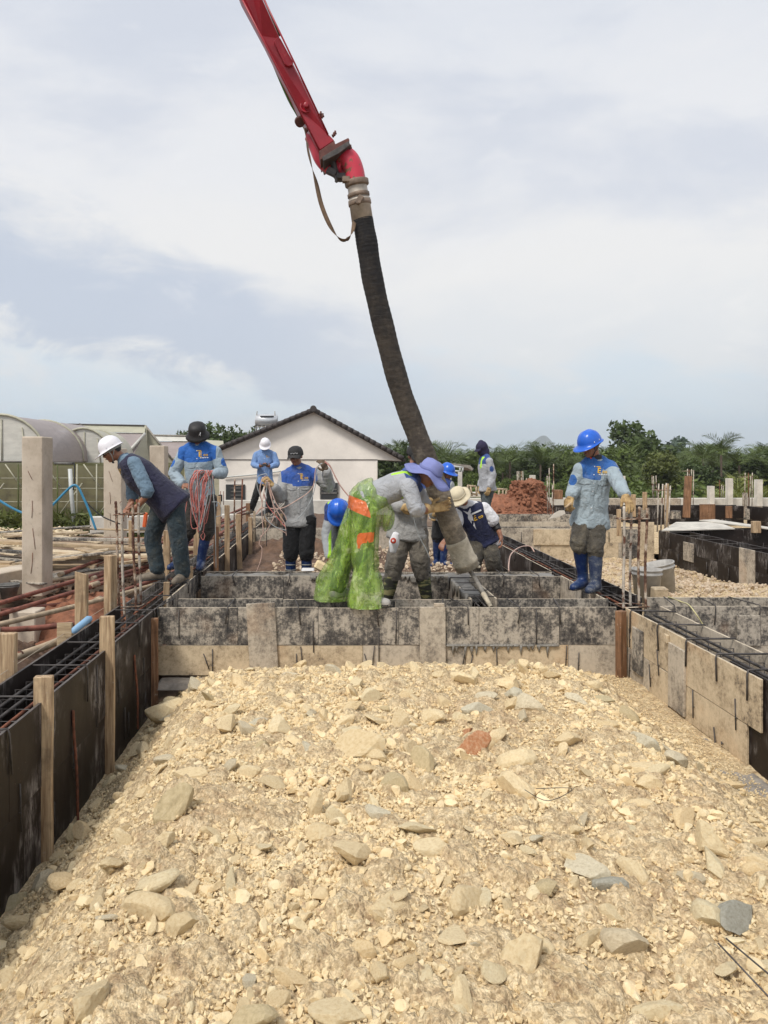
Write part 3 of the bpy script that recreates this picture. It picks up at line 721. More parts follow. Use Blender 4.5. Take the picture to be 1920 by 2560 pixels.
def tie_bar(parent, axis, p, a, b, z, leg, r=0.0055, mat='steel_dark', legs=(1, 1), skew=0.0):
    """reinforcing rod laid over the form and bent down both outer faces"""
    pts = []
    j = random.uniform(-0.03, 0.03)
    if axis == 'y':
        P = lambda u, s, zz: (u, p + s, zz)
    else:
        P = lambda u, s, zz: (p + s, u, zz)
    if legs[0]: pts += [P(a - 0.012, skew + j, z - leg * random.uniform(.8, 1.1)), P(a - 0.012, skew, z - 0.02)]
    pts += [P(a - 0.004, skew, z + r), P(b + 0.004, -skew, z + r)]
    if legs[1]: pts += [P(b + 0.012, -skew, z - 0.02), P(b + 0.012, -skew + j, z - leg * random.uniform(.8, 1.1))]
    MB().tube(pts, r, 6).build('tie_bar', MT[mat], parent)
def pin(parent, p, ln, tilt=0.0, r=0.0045, axis='x'):
    p = Vector(p); d = Vector((tilt, 0, -ln)) if axis == 'x' else Vector((0, tilt, -ln))
    MB().tube([p, p + d], r, 6).tube([p + d * 0.6 + Vector((0.008, -0.008, 0)), p + d * 0.6 - Vector((0.008, 0.008, -.003))], r * 0.8, 5).build('tie_pin', MT['steel_dark'], parent)
def cage(label, axis, lanes, a0, a1, zt, zb, w0, w1, step, mat_long='steel_dark', mat_st='steel_dark', r=0.010, zj=0.0):
    t = thing('rebar_cage', label, 'rebar cage', ((w0 + w1) / 2, a0, zt) if axis == 'y' else (a0, (w0 + w1) / 2, zt))
    def P(w, a, z): return (w, a, z) if axis == 'y' else (a, w, z)
    for i, ln in enumerate(lanes):
        m = mat_long if not isinstance(mat_long, (list, tuple)) else mat_long[i % len(mat_long)]
        MB().tube([P(ln, a0, zt - 0.012), P(ln, a1, zt - 0.012)], r, 8).build('long_bar', MT[m], t)
    for ln in (lanes[0], lanes[-1]): MB().tube([P(ln, a0, zb + 0.012), P(ln, a1, zb + 0.012)], r, 6).build('long_bar', MT['steel_dark'], t)
    first = None; a = a0 + step * 0.5; cnt = 0
    while a < a1 and cnt < 290:
        if first is None:
            mb = MB(); mb.tube([P(w0, a, zt), P(w1, a, zt), P(w1, a, zb), P(w0, a, zb)], 0.005, 5, closed=True)
            first = mb.build('stirrup', MT[mat_st], t)
            base = Vector(first.location)
        else:
            o = bpy.data.objects.new('stirrup', first.data); COL.objects.link(o); o.parent = t; WL[o.name] = Vector((0, 0, 0))
            dlt = a - a0 - step * 0.5 + random.uniform(-.012, .012)
            o.location = base + (Vector((0, dlt, 0)) if axis == 'y' else Vector((dlt, 0, 0))); o.location.z += random.uniform(-.006, .006)
            o.rotation_euler[2] = random.uniform(-.04, .04)
        a += step; cnt += 1
    return t

LX0, LX1 = -1.975, -1.617       # left beam
RX0, RX1 = 2.575, 2.93          # right beam
# near left black form
f = thing('beam_formwork', 'glossy black beam form along the left side of the rubble bay', 'formwork', (LX1, 3.9, 0), 'plywood beam forms')
form_face(f, 'y', LX1 - 0.009, 1.2, 6.63, [0, -0.46, -0.98], 'film_black', 'edge_dark', 2.44)
form_face(f, 'y', LX0 + 0.009, 1.2, 6.66, [0.012, -0.44, -0.98], 'film_black', 'edge_dark', 2.44)
for y_ in (2.0, 2.55, 3.1, 3.62, 4.12, 4.75, 5.35, 6.0, 6.5): tie_bar(f, 'y', y_, LX0, LX1, 0.0, 0.22)
for y_, z_, ln in ((3.05, -.3, .2), (3.3, -.35, .3), (3.75, -.32, .25), (4.5, -.42, .22), (4.95, -.05, .42), (5.45, -.3, .18), (5.6, -.55, .25), (5.7, -.62, .2), (6.15, -.32, .2), (6.2, -.62, .22), (3.5, -.6, .2), (4.2, -.62, .2)):
    pin(f, (LX1 + 0.008, y_, z_), ln, random.uniform(-.03, .03), 0.004, 'y')
cage('dark rebar cage lying in the near left black form', 'y', [-1.90, -1.82, -1.735], 1.2, 6.6, -0.055, -0.45, -1.93, -1.70, 0.165, ['steel_dark', 'steel_dark', 'rust'])

# cross form in front of the crew
f = thing('beam_formwork', 'long cement stained cross form at the far end of the rubble bay', 'formwork', (0.4, 6.64, 0), 'plywood beam forms')
form_face(f, 'x', 6.636, LX1 + 0.004, RX0 - 0.075, [0, -0.332], 'ply_grey', 'ply_edge', 0.72)
form_face(f, 'x', 6.640, LX1 + 0.004, RX0 - 0.075, [-0.337, -0.605], 'ply_tan', 'ply_edge', 0.92, mats=['ply_tan', 'ply_tan', 'ply_pale', 'ply_tan', 'ply_pale'])
form_face(f, 'x', 7.04, LX1 + 0.10, 0.55, [0, -0.35, -0.55], 'ply_grey', 'ply_edge', 1.0)
form_face(f, 'x', 7.04, 0.552, 1.27, [0, -0.35, -0.55], 'ply_grey', 'ply_edge', 1.0)
form_face(f, 'x', 7.04, 1.52, RX0, [0, -0.35, -0.55], 'ply_grey', 'ply_edge', 1.0)
for (x0, x1, zt, zb, tl, m) in ((-0.80, -0.545, 0.045, -0.578, -0.055, 'ply_pale'), (0.735, 0.965, 0.012, -0.565, -0.008, 'ply_pale'), (0.86, 0.955, 0.045, 0.013, 0, 'ply_pale')):
    mb = MB(); mb.box(((x0 + x1) / 2, 6.612 if zb < 0 else 6.6125, (zt + zb) / 2), (x1 - x0, 0.018, zt - zb), Matrix.Rotation(tl, 3, 'Y'))
    mb.build('cleat_board', MT[m], f, bevel=0.003)
for x_ in (-1.63 + .05, -0.98, -0.18 - .2, 0.40, 0.52 + .45, 1.12, 1.62, 2.02): tie_bar(f, 'x', x_, 6.625, 7.05, 0.0, 0.16, legs=(1, 0), skew=random.uniform(-.06, .06))
for x_, z_, ln, tl in ((-.33, -.345, .21, .02), (-.37, -.41, .2, .01), (.33, -.34, .19, -.02), (.24, -.41, .18, .05), (1.15, -.34, .17, -.03), (1.21, -.42, .17, -.04), (2.05, -.34, .2, -.01), (2.16, -.40, .19, -.01),
                       (-.22, -.12, .28, .005), (.37, -.18, .3, 0.0), (.53, -.02, .3, -.01), (1.78, -.02, .3, .0), (-1.2, -.41, .14, .05), (-1.42, -.02, .25, .0), (-1.12, -.37, .24, 0.0), (1.42, -.35, .22, .01)):
    pin(f, (x_, 6.621, z_), ln, tl)
cage('rebar cage inside the cross form in front of the crew', 'x', [6.72, 6.84, 6.96], -1.6, 2.55, -0.075, -0.45, 6.69, 6.99, 0.2)
def lumpy_strip(name, x0, x1, y0, y1, z, mat, label, cat, amp=0.02, step=0.03, sides=0.05, parent=None):
    xs = np.arange(x0, x1 + step / 2, step); ys_ = np.arange(y0, y1 + step / 2, step); X, Y = np.meshgrid(xs, ys_)
    P = np.stack([X, Y, X * 0], -1).reshape(-1, 3); Z = z + (fbm(P * 9, 6, 4) - 0.5).reshape(X.shape) * 2 * amp
    ed = np.zeros(X.shape, bool); ed[0] = ed[-1] = True; ed[:, 0] = ed[:, -1] = True; Z[ed] = z - sides
    V = np.stack([X, Y, Z], -1).reshape(-1, 3); nx = len(xs); i = np.arange(len(ys_) - 1)[:, None] * nx + np.arange(nx - 1)[None]
    F = np.stack([i, i + 1, i + 1 + nx, i + nx], -1).reshape(-1, 4)
    o = link(name, fast_mesh(name, V, F, MT[mat]), parent)
    if label: tag(o, label, cat, kind='stuff')
    return o
mb = MB()
for k in range(60):
    q = Vector((random.uniform(1.0, 1.95), 6.617, -.338)); mb.lathe([(.001, -.012), (.022, -.006), (.026, .002), (.012, .012), (.001, .014)], Matrix.Translation(q), 8, sx=random.uniform(.8, 1.8), sy=.5)
for _ in range(34):
    x_ = random.choice((1.08, 1.15, 1.32, 1.5, 1.75)) + random.gauss(0, .06); ln = .02 + .10 * random.random() ** 2.5; mb.tube([(x_, 6.619, -.33), (x_ + random.uniform(-.006, .006), 6.620, -.345 - ln * .5), (x_, 6.622, -.345 - ln)], [0.016, 0.009, 0.003], 6)
o = mb.build('cement_drips', MT['concrete_wet']); tag(o, 'wet cement drips running down the pale lower boards', 'cement', kind='stuff')

# near right tan form
f = thing('beam_formwork', 'tan plywood beam form along the right side of the rubble bay', 'formwork', (RX0, 5.0, 0), 'plywood beam forms')
xr = RX0 + 0.009
for (a, b, z0, z1, m, dx) in ((5.93, 6.62, -0.335, 0, 'ply_tan', 0), (5.48, 5.926, -0.33, -0.004, 'ply_tan', 0), (4.50, 5.476, -0.34, -0.012, 'ply_tan', -0.004),
                              (6.12, 6.62, -0.60, -0.338, 'ply_pale', 0), (5.52, 6.116, -0.60, -0.338, 'ply_tan', 0), (4.66, 5.516, -0.60, -0.344, 'ply_tan', 0)):
    mb = MB(); panel_box(mb, 'y', xr + dx, 0.018, a, b, z0, z1, True); mb.build('formwork_panel', [MT[m], MT['ply_edge']], f, bevel=0.003)
mb = MB(); panel_box(mb, 'y', xr + 0.022, 0.018, 1.2, 4.9, -0.64, -0.008, False); mb.build('formwork_panel', MT['film_black'], f)
form_face(f, 'y', RX1, 4.9, 6.72, [0.0, -0.45], 'ply_pale', 'ply_edge', 1.2); form_face(f, 'y', RX1, 1.2, 4.9, [0.0, -0.45], 'film_black', 'edge_dark', 2.4)
for (a, b, z0, z1, m) in ((6.22, 6.42, -0.50, -0.12, 'ply_grey'), (5.46, 5.72, -0.575, -0.085, 'ply_pale'), (5.74, 5.80, -0.1, -0.035, 'ply_tan')):
    mb = MB(); mb.box((RX0 - 0.012, (a + b) / 2, (z0 + z1) / 2), (0.022, b - a, z1 - z0), Matrix.Rotation(0.02, 3, 'X')); mb.build('cleat_board', [MT[m]], f, bevel=0.004)
for y_ in (6.45, 5.92, 5.45, 5.02, 4.66, 4.2, 3.6, 3.0): tie_bar(f, 'y', y_, RX0, RX1, 0.0, 0.20, legs=(1, 0), skew=random.uniform(-.05, .05), r=0.007)
for y_, z_, ln in ((6.52, -.16, .16), (6.5, -.38, .24), (6.1, -.36, .18), (5.95, -.2, .2), (5.72, -.48, .2), (5.35, -.34, .2), (5.05, -.5, .2), (4.78, -.22, .2), (4.95, -.56, .02)):
    pin(f, (RX0 - 0.008, y_, z_), ln, random.uniform(-.04, .04), 0.005, 'y')
cage('dark rebar cage lying in the near right tan form', 'y', [2.665, 2.745, 2.83], 1.2, 6.62, -0.05, -0.45, 2.63, 2.875, 0.185, 'steel_dark', r=0.011)
lumpy_strip('concrete_blinding', 2.33, 2.60, 1.0, 6.6, -0.61, 'blinding', 'strip of grey sandy concrete at the foot of the right form', 'concrete strip', 0.008, 0.03)
lumpy_strip('concrete_blinding', -1.60, 2.56, 6.42, 6.66, -0.625, 'blinding', 'strip of grey concrete at the foot of the cross form', 'concrete strip', 0.008, 0.03)

# second cross form, filled with wet concrete, with the short middle beam
f = thing('beam_formwork', 'dark stained second cross form topped with wet concrete', 'formwork', (0.4, 8.48, 0), 'plywood beam forms')
form_face(f, 'x', 8.48, LX1 + 0.05, 1.27, [-0.005, -0.40, -0.6], 'ply_grey', 'ply_edge', 0.95)
form_face(f, 'x', 8.48, 1.53, RX0 - 0.01, [-0.005, -0.40, -0.6], 'ply_grey', 'ply_edge', 0.7)
form_face(f, 'x', 8.86, LX1 + 0.05, RX0 - 0.01, [-0.015, -0.40, -0.6], 'ply_grey', 'ply_edge', 1.2)
for x_ in (-1.2, -.55, .1, .6, 1.9, 2.3): tie_bar(f, 'x', x_, 8.465, 8.87, 0.0, 0.12, legs=(1, 0), r=0.006)
lumpy_strip('wet_concrete', -1.58, 2.56, 8.49, 8.85, -0.03, 'concrete_wet', 'wet grey concrete poured in the second cross form', 'wet concrete', 0.035, 0.03, 0.06)
lumpy_strip('wet_concrete', 1.29, 1.50, 7.55, 8.50, -0.05, 'concrete_wet', 'wet grey concrete poured in the short middle form', 'wet concrete', 0.03, 0.03, 0.08)
mb = MB()
for k in range(70):
    x_ = random.uniform(-.35, 1.2); mb.tube([(x_, 8.463, .0), (x_ + random.uniform(-.02, .02), 8.463, -random.uniform(0.02, 0.09))], [0.02, 0.006], 6)
o = mb.build('cement_drips', MT['concrete_wet']); tag(o, 'wet concrete slopping over the front board of the second cross form', 'cement', kind='stuff')
f = thing('beam_formwork', 'short middle form running from the hose to the front cross form', 'formwork', (1.4, 7.1, 0), 'plywood beam forms')
form_face(f, 'y', 1.275, 7.06, 8.46, [0, -0.45], 'ply_pale', 'ply_edge', 0.9); form_face(f, 'y', 1.515, 7.06, 8.46, [0, -0.45], 'ply_pale', 'ply_edge', 0.9)
for y_ in (7.15, 7.5, 7.95, 8.3): tie_bar(f, 'y', y_, 1.266, 1.524, 0.0, 0.13, legs=(1, 0), r=0.006)
cage('rebar cage showing in the short middle form', 'y', [1.34, 1.40, 1.46], 7.0, 8.4, -0.05, -0.4, 1.31, 1.485, 0.15, r=0.008)
mb = MB()
for k in range(16):
    y_ = random.uniform(7.2, 8.4); mb.tube([(1.258, y_, .01), (1.256, y_ + .02, -random.uniform(.06, .2))], [0.022, 0.006], 6)
for k in range(9): mb.box((0.62 + k * 0.0 + random.uniform(-.2, .5), 8.452, -random.uniform(.02, .05)), (.05, .02, .05))
o = mb.build('cement_drips', MT['concrete_wet']); tag(o, 'cement drips on the side of the short middle form', 'cement', kind='stuff')

# right beam beyond the front cross form
f = thing('beam_formwork', 'black and grey beam form running away under the worker with the trowel', 'formwork', (RX0, 7.1, 0), 'plywood beam forms')
form_face(f, 'y', RX0 - 0.02, 7.05, 8.46, [0, -0.45], 'ply_pale', 'ply_edge', 0.45, mats=['ply_pale', 'ply_grey', 'ply_pale'])
form_face(f, 'y', RX0 - 0.015, 8.88, 14.15, [0, -0.32, -0.62], 'film_black', 'ply_edge', 1.22)
form_face(f, 'y', RX1, 7.14, 8.2, [0, -0.32, -0.6], 'film_black', 'ply_edge', 1.2); form_face(f, 'y', RX1, 8.2, 9.0, [0, -0.5], 'ply_grey', 'ply_edge', 1.2)
form_face(f, 'y', RX1, 9.0, 14.15, [0, -0.32, -0.6], 'film_black', 'edge_dark', 1.22)
for y_ in (7.2, 7.7, 8.15, 8.95, 9.7, 10.6, 11.6, 12.7): tie_bar(f, 'y', y_, RX0 - .02, RX1, 0.0, 0.12, legs=(1, 0), r=0.006)
cage('rebar cage in the beam under the worker with the trowel', 'y', [2.65, 2.72, 2.79, 2.86], 7.0, 14.1, -0.05, -0.45, 2.62, 2.89, 0.2, ['steel_dark', 'rust', 'steel_dark'], r=0.009)

# left beam beyond
f = thing('beam_formwork', 'grey beam form running away on the left under two workers', 'formwork', (LX1, 7.1, 0), 'plywood beam forms')
form_face(f, 'y', LX1 - 0.009, 7.06, 8.46, [0, -0.3, -0.6], 'ply_grey', 'ply_edge', 0.5)
form_face(f, 'y', LX1 - 0.009, 8.88, 14.15, [-0.01, -0.46, -0.9], 'film_black', 'ply_edge', 1.22); form_face(f, 'y', LX1 - 0.009, 14.7, 24.5, [-0.01, -0.5], 'film_black', 'ply_edge', 2.44)
form_face(f, 'y', LX0 + 0.009, 6.9, 24.5, [-0.005, -0.5], 'ply_grey', 'edge_dark', 2.44)
for y_ in np.arange(7.2, 14, 0.75): tie_bar(f, 'y', y_, LX0, LX1, 0.0, 0.1, r=0.006)
cage('rebar cage in the left beam under two workers', 'y', [-1.89, -1.82, -1.75, -1.68], 6.62, 24.3, -0.04, -0.45, -1.92, -1.65, 0.22, ['steel_dark', 'rust', 'steel_dark'], r=0.009)

# third cross form
f = thing('beam_formwork', 'speckled grey cross form behind the man gathering pink lines', 'formwork', (0.4, 14.2, 0), 'plywood beam forms')
form_face(f, 'x', 14.2, LX1 + 0.05, RX0 - 0.03, [0, -0.40], 'ply_pale', 'ply_edge', 1.6); form_face(f, 'x', 14.24, LX1 + 0.05, RX0 - 0.03, [-0.41, -0.62], 'ply_grey', None, 1.4)
form_face(f, 'x', 14.55, LX1 + 0.05, RX0 - 0.03, [0, -0.5], 'ply_grey', 'ply_edge', 1.6)
cage('rebar cage in the cross form behind the man gathering pink lines', 'x', [14.3, 14.38, 14.46], -1.55, 2.5, -0.03, -0.4, 14.27, 14.49, 0.25)
f = thing('beam_formwork', 'pale patched cross form behind the worker with the trowel', 'formwork', (4.5, 14.2, 0), 'plywood beam forms')
form_face(f, 'x', 14.2, 2.96, 6.03, [0.02, -0.26, -0.62], 'ply_pale', 'ply_edge', 1.5, mats=['ply_pale', 'ply_tan', 'ply_pale', 'ply_tan'])
for (x0, x1, z0, z1, m) in ((2.98, 3.55, -.62, -.30, 'ply_grey'), (3.75, 4.45, -.30, .0, 'ply_tan'), (5.45, 5.75, -.55, .0, 'ply_grey'), (5.78, 6.06, -.66, .14, 'ply_tan'), (3.2, 3.38, -.7, -.4, 'ply_grey')):
    mb = MB(); mb.box(((x0 + x1) / 2, 14.17, (z0 + z1) / 2), (x1 - x0, 0.02, z1 - z0)); mb.build('cleat_board', MT[m], f, bevel=0.004)
form_face(f, 'x', 14.55, 2.96, 6.03, [0.015, -0.5], 'ply_grey', 'ply_edge', 1.6)
for x_ in np.arange(3.1, 6, 0.42): pin(f, (x_, 14.18, random.choice([-.05, -.3])), .2, 0, 0.006)
f = thing('beam_formwork', 'grey cross form holding back the heap of red soil', 'formwork', (4.0, 17.4, 0.05), 'plywood beam forms')
form_face(f, 'x', 17.4, 2.8, 6.6, [0.03, -0.25], 'ply_grey', 'ply_edge', 1.22); form_face(f, 'x', 17.75, 2.8, 6.6, [0.03, -0.25], 'ply_grey', 'ply_edge', 1.22)
form_face(f, 'x', 15.9, 2.96, 5.9, [0.0, -0.24], 'ply_pale', 'ply_edge', 1.8)

# right bay: near cross form
f = thing('beam_formwork', 'cement stained cross form at the right edge with two small cleats', 'formwork', (4.5, 6.73, 0), 'plywood beam forms')
form_face(f, 'x', 6.73, RX1 + 0.02, 7.0, [0, -0.36, -0.62], 'ply_grey', 'ply_edge', 1.15, mats=['ply_grey', 'ply_grey', 'ply_pale'])
form_face(f, 'x', 7.12, RX1 + 0.02, 7.0, [0, -0.3, -0.55], 'ply_grey', 'ply_edge', 1.2)
for (x0, x1, z0, z1, m) in ((3.62, 3.83, -.36, -.085, 'ply_grey'), (3.91, 4.05, -.12, -.01, 'rust'), (4.25, 4.45, -.33, -.05, 'ply_tan')):
    mb = MB(); mb.box(((x0 + x1) / 2, 6.708, (z0 + z1) / 2), (x1 - x0, 0.02, z1 - z0)); mb.build('cleat_board', MT[m], f, bevel=0.004)
for x_ in (3.1, 3.45, 3.8, 4.2): tie_bar(f, 'x', x_, 6.72, 7.13, 0.0, 0.2, legs=(1, 0), skew=random.uniform(-.05, .05))
# far right black forms
FX = 6.08
f = thing('beam_formwork', 'large black beam form closing the bucket bay on the right', 'formwork', (FX, 12, 0), 'plywood beam forms')
form_face(f, 'y', FX, 8.9, 14.0, [0, -0.30, -0.62], 'film_black', 'edge_dark', 1.8); form_face(f, 'y', FX + 0.40, 8.9, 13.6, [0, -0.30, -0.62], 'film_black', 'edge_dark', 1.8)
for y_ in np.arange(9.2, 14, 0.62): tie_bar(f, 'y', y_, FX, FX + 0.4, 0.0, 0.16, legs=(1, 0))
for y_ in np.arange(9.1, 14, 0.34): pin(f, (FX - .016, y_, random.choice([-.1, -.25, -.35])), .18, 0, 0.006, 'y')
for (a, b, z0, z1) in ((12.6, 12.95, -.42, -.10), (10.75, 11.15, -.62, .01)):
    mb = MB(); mb.box((FX - .022, (a + b) / 2, (z0 + z1) / 2), (0.025, b - a, z1 - z0)); mb.build('cleat_board', MT['ply_pale'], f, bevel=0.004)
f = thing('beam_formwork', 'black cross form below the pale sheets at the far right', 'formwork', (8.5, 14.2, 0), 'plywood beam forms')
form_face(f, 'x', 14.1, 6.95, 12.5, [0, -0.30, -0.62], 'film_black', 'edge_dark', 1.8); form_face(f, 'x', 14.5, 6.5, 12.5, [0.0, -0.5], 'film_black', 'edge_dark', 1.8)
for x_ in np.arange(7.1, 12, 0.62): tie_bar(f, 'x', x_, 14.09, 14.5, 0.0, 0.16, legs=(1, 0)); 
for x_ in np.arange(7.0, 12, 0.55): pin(f, (x_, 14.08, -.25), .18, 0, 0.006)
f = thing('beam_formwork', 'long black form running across in front of the pale far wall', 'formwork', (8, 21.5, 0), 'plywood beam forms')
form_face(f, 'x', 21.5, 2.9, 11.8, [0, -0.38, -0.75], 'film_black', 'edge_dark', 2.44); form_face(f, 'x', 21.9, 2.9, 11.8, [0.0, -0.5], 'film_black', 'edge_dark', 2.44)
for (x0, x1, z0, z1, m) in ((8.35, 9.05, -.36, .0 - .05, 'ply_grey'), (10.5, 10.95, -.42, .05, 'timber_brown'), (12.0, 12.5, -.4, .0, 'ply_grey')):
    mb = MB(); mb.box(((x0 + x1) / 2, 21.47, (z0 + z1) / 2), (x1 - x0, 0.03, z1 - z0)); mb.build('cleat_board', MT[m], f, bevel=0.004)
f = thing('beam_formwork', 'black form running towards the right edge from the far corner', 'formwork', (11.8, 20, 0), 'plywood beam forms')
form_face(f, 'y', 11.85, 16.0, 21.4, [0, -0.38, -0.75], 'film_black', 'edge_dark', 1.8); form_face(f, 'y', 12.3, 16.0, 21.4, [0, -0.38], 'film_black', 'edge_dark', 1.8)

def block(name, c, d, mat, label=None, cat=None, parent=None, rot=None, group=None, bevel=0.01, kind=None, jit=0.0):
    mb = MB(); mb.box(c, d, rot, jit=jit); o = mb.build(name, MT[mat], parent, bevel=bevel); tag(o, label, cat, group, kind); return o
# pale sheets
def flat_sheet(pts, z, lab):
    q = [Vector(((px - CX) / (py - CY) * (EYE - z), FOC * (EYE - z) / (py - CY), z)) for px, py in pts]; n = len(q); mb = MB()
    mb.add(q + [v - Vector((0, 0, .018)) for v in q], [tuple(range(n))[::-1], tuple(range(n, 2 * n))] + [(k, (k + 1) % n, (k + 1) % n + n, k + n) for k in range(n)]); tag(mb.build('plywood_sheet', MT['sheet_pale']), lab, 'plywood sheet', 'pale sheets lying on the far right forms')
flat_sheet([(1654, 1326), (1690, 1305), (1792, 1304), (1838, 1321)], .03, 'broad pale shuttering sheet lying flat behind the large black form')
flat_sheet([(1748, 1300), (1786, 1298), (1935, 1319), (1935, 1323)], .05, 'long narrow pale sheet lying flat at the far right')
for i, (x, y, lx, ly, a, lab) in enumerate(() and ((7.4, 16.9, 2.6, 2.2, 0.25, 'pale shuttering sheet lying flat left of the other sheet'), (9.9, 17.9, 3.6, 1.2, -0.5, 'long pale shuttering sheet lying flat right of the other sheet'), (8.6, 16.5, 2.0, 1.6, -0.1, 'pale shuttering sheet lying across two other sheets'))):
    block('plywood_sheet', (x, y, -0.01 + 0.03 * i), (lx, ly, 0.02), 'sheet_pale', lab, 'plywood sheet', rot=Matrix.Rotation(a, 3, 'Z'), group='pale sheets lying on the far right forms')
# far foundation wall
f = thing('foundation_wall', 'low pale foundation wall along the far side of the site', 'wall', (6, 25, -0.5))
x = 2.0; k = 0
while x < 19: block('wall_block', (x + 1.2, 25.15, -0.25), (2.39, 0.3, 0.57 + 0.012 * (k % 3)), 'plinth_white' if k % 3 else 'ply_pale', parent=f); x += 2.4; k += 1
f = thing('foundation_wall', 'low pale foundation wall behind the left crew', 'wall', (-3, 25, -0.5))
x = -7.0
while x < 1.6: block('wall_block', (x + 1.2, 25.5, -0.3), (2.39, 0.3, 0.5), 'plinth_white', parent=f); x += 2.4
# ================================================================== STAKES, BARS, COLUMNS
def stake(px0, px1, pyt, D, zb, mat, label, rot=0.0, tilt=0.0, thick=None, top='flat'):
    """timber post whose front face spans px0..px1 at distance D and whose head is at pyt"""
    a = W(px0, pyt, D); b = W(px1, pyt, D); w = b.x - a.x; th = thick or w * 0.55; h = a.z - zb
    R3 = Matrix.Rotation(tilt, 3, 'Y') @ Matrix.Rotation(rot, 3, 'Z')
    mb = MB(); segs = 5; vs = []; x, y = w / 2, th / 2
    for k in range(segs + 1):
        z = zb + h * k / segs; jx = random.uniform(-.0025, .0025)
        for sx, sy in ((-1, -1), (1, -1), (1, 1), (-1, 1)):
            v = R3 @ Vector((sx * x + jx, sy * y, (z - zb) - h / 2)); vs.append(v + Vector(((a.x + b.x) / 2, D, zb + h / 2)))
    if top == 'rough':
        for q in range(4): vs[segs * 4 + q].z += random.uniform(-.03, .012)
    fs = [(3, 2, 1, 0), tuple(segs * 4 + q for q in range(4))]
    for k in range(segs):
        for q in range(4): fs.append((k * 4 + q, k * 4 + (q + 1) % 4, (k + 1) * 4 + (q + 1) % 4, (k + 1) * 4 + q))
    mb.add(vs, fs); o = mb.build('wooden_stake', MT[mat], bevel=0.004)
    return tag(o, label, 'stake', 'timber stakes holding the forms')
G = 'timber_brown'
stake(86, 131, 1690, 4.06, -1.0, 'timber', 'nearest pale timber stake against the left black form', 0.12, 0.0, 0.045)
stake(251, 286, 1540, 5.17, -1.0, 'timber', 'tall brown and pale stake in the middle of the left black form', 0.10, 0.0, 0.045)
stake(372, 395, 1545, 6.44, -0.92, G, 'dark brown stake in the far corner of the left black form', 0.1, 0.0, 0.045)
stake(1541, 1564, 1527, 6.55, -0.62, G, 'reddish brown post in the corner of the cross form and the tan form', 0.5, 0.0, 0.06)
stake(-8, 40, 1582, 4.55, -0.7, 'timber', 'wide stake at the left edge outside the black form', 0.0, 0, 0.05)
stake(143, 181, 1556, 5.6, -0.6, 'plank', 'short chipped stake outside the left form beside the blue foam', 0.0, 0, 0.03, 'rough')
stake(188, 218, 1430, 5.9, -0.6, 'timber', 'bark scarred stake with dark hollow outside the left form', 0.0, 0.01, 0.05, 'rough')
stake(264, 289, 1388, 6.7, -0.6, 'timber', 'clean square stake left of the near rebar bundle', -0.5, 0, 0.08)
stake(409, 426, 1326, 8.9, -0.5, 'timber', 'stake seen between the legs of the man in the navy vest')
stake(484, 499, 1305, 10.7, -0.5, 'timber', 'stake behind the legs of the man in the black bucket hat', 0, 0.03)
stake(534, 547, 1316, 9.62, -0.5, G, 'brown stake right of the blue boots on the left beam', 0.2)
stake(561, 574, 1263, 10.6, -0.5, 'timber', 'tallest stake on the inner side of the left beam', 0.2)
stake(591, 604, 1285, 11.8, -0.5, 'timber', 'slightly tilted stake right of the tallest one', 0.2, -0.03)
stake(621, 631, 1293, 13.3, -0.5, 'timber', 'slim stake at the left end of the speckled cross form', 0.2)
stake(633, 639, 1278, 15.0, -0.5, 'tube_cement', 'thin whitish stake beside the corner of the speckled cross form')
stake(469, 483, 1415, 8.30, -0.5, 'timber', 'stake standing at the left end of the second cross form', 0.2)
stake(409, 424, 1455, 7.35, -0.5, 'timber', 'short stub stake on the left beam near the navy vest man', 0.2)
stake(540, 552, 1240, 13.5, -0.4, 'timber', 'far stake partly behind the man in the black bucket hat')
stake(322, 330, 1301, 10.5, -0.3, 'timber', 'brown stake behind the near rebar bundle')
stake(615, 625, 1258, 16.5, -0.3, G, 'short brown board standing left of the man with the phone')
for i, (a, b, t, d) in enumerate(((684, 692, 1282, 17), (700, 708, 1284, 17.3), (660, 666, 1285, 16.2))): stake(a, b, t, d, -0.2, 'timber', ['stub of timber right of the far man with the phone', 'second stub of timber right of the far man with the phone', 'stub of timber under the far man with the phone'][i])
stake(1545 - 3, 1552, 1273, 13.9, -0.1, 'timber', 'stake behind the glove resting on the white bars')
stake(1578, 1588, 1236, 21.3, -0.3, 'timber', 'square stake on the far black form above the near bars', 0, 0, 0.1)
stake(1607, 1617, 1230, 21.3, -0.1, 'timber', 'short block stake on top of the far black form')
stake(1711, 1726, 1190, 21.0, -0.3, G, 'leaning tall stake at the far black form by the thin bars', 0, 0.05, 0.12)
stake(1771, 1783, 1215, 24.7, -0.2, 'plinth_white', 'white stub post on the far wall, left of three', 0, 0, 0.2)
stake(1817, 1829, 1196, 24.7, -0.2, 'plinth_white', 'white stub post on the far wall, middle of three', 0, 0, 0.2)
stake(1889, 1903, 1199, 24.7, -0.2, 'plinth_white', 'white stub post on the far wall, right of three', 0, 0, 0.2)
stake(1857, 1868, 1232, 22.5, -0.2, 'ply_grey', 'grey board standing at the far right wall corner')
stake(1555, 1562, 1190, 24.6, -0.2, 'plinth_white', 'white post behind the shoulder of the worker with the trowel', 0, 0, 0.1)
stake(1429, 1441, 1189, 24.6, -0.2, 'plinth_white', 'white post left of the worker with the trowel', 0, 0, 0.2)
stake(1325, 1337, 1188, 24.6, -0.2, 'plinth_white', 'white post rising behind the heap of red soil', 0, 0, 0.2)
stake(1280, 1290, 1222, 22.6, -0.2, 'ply_tan', 'tan board post left of the red soil heap top', 0, 0, 0.1)
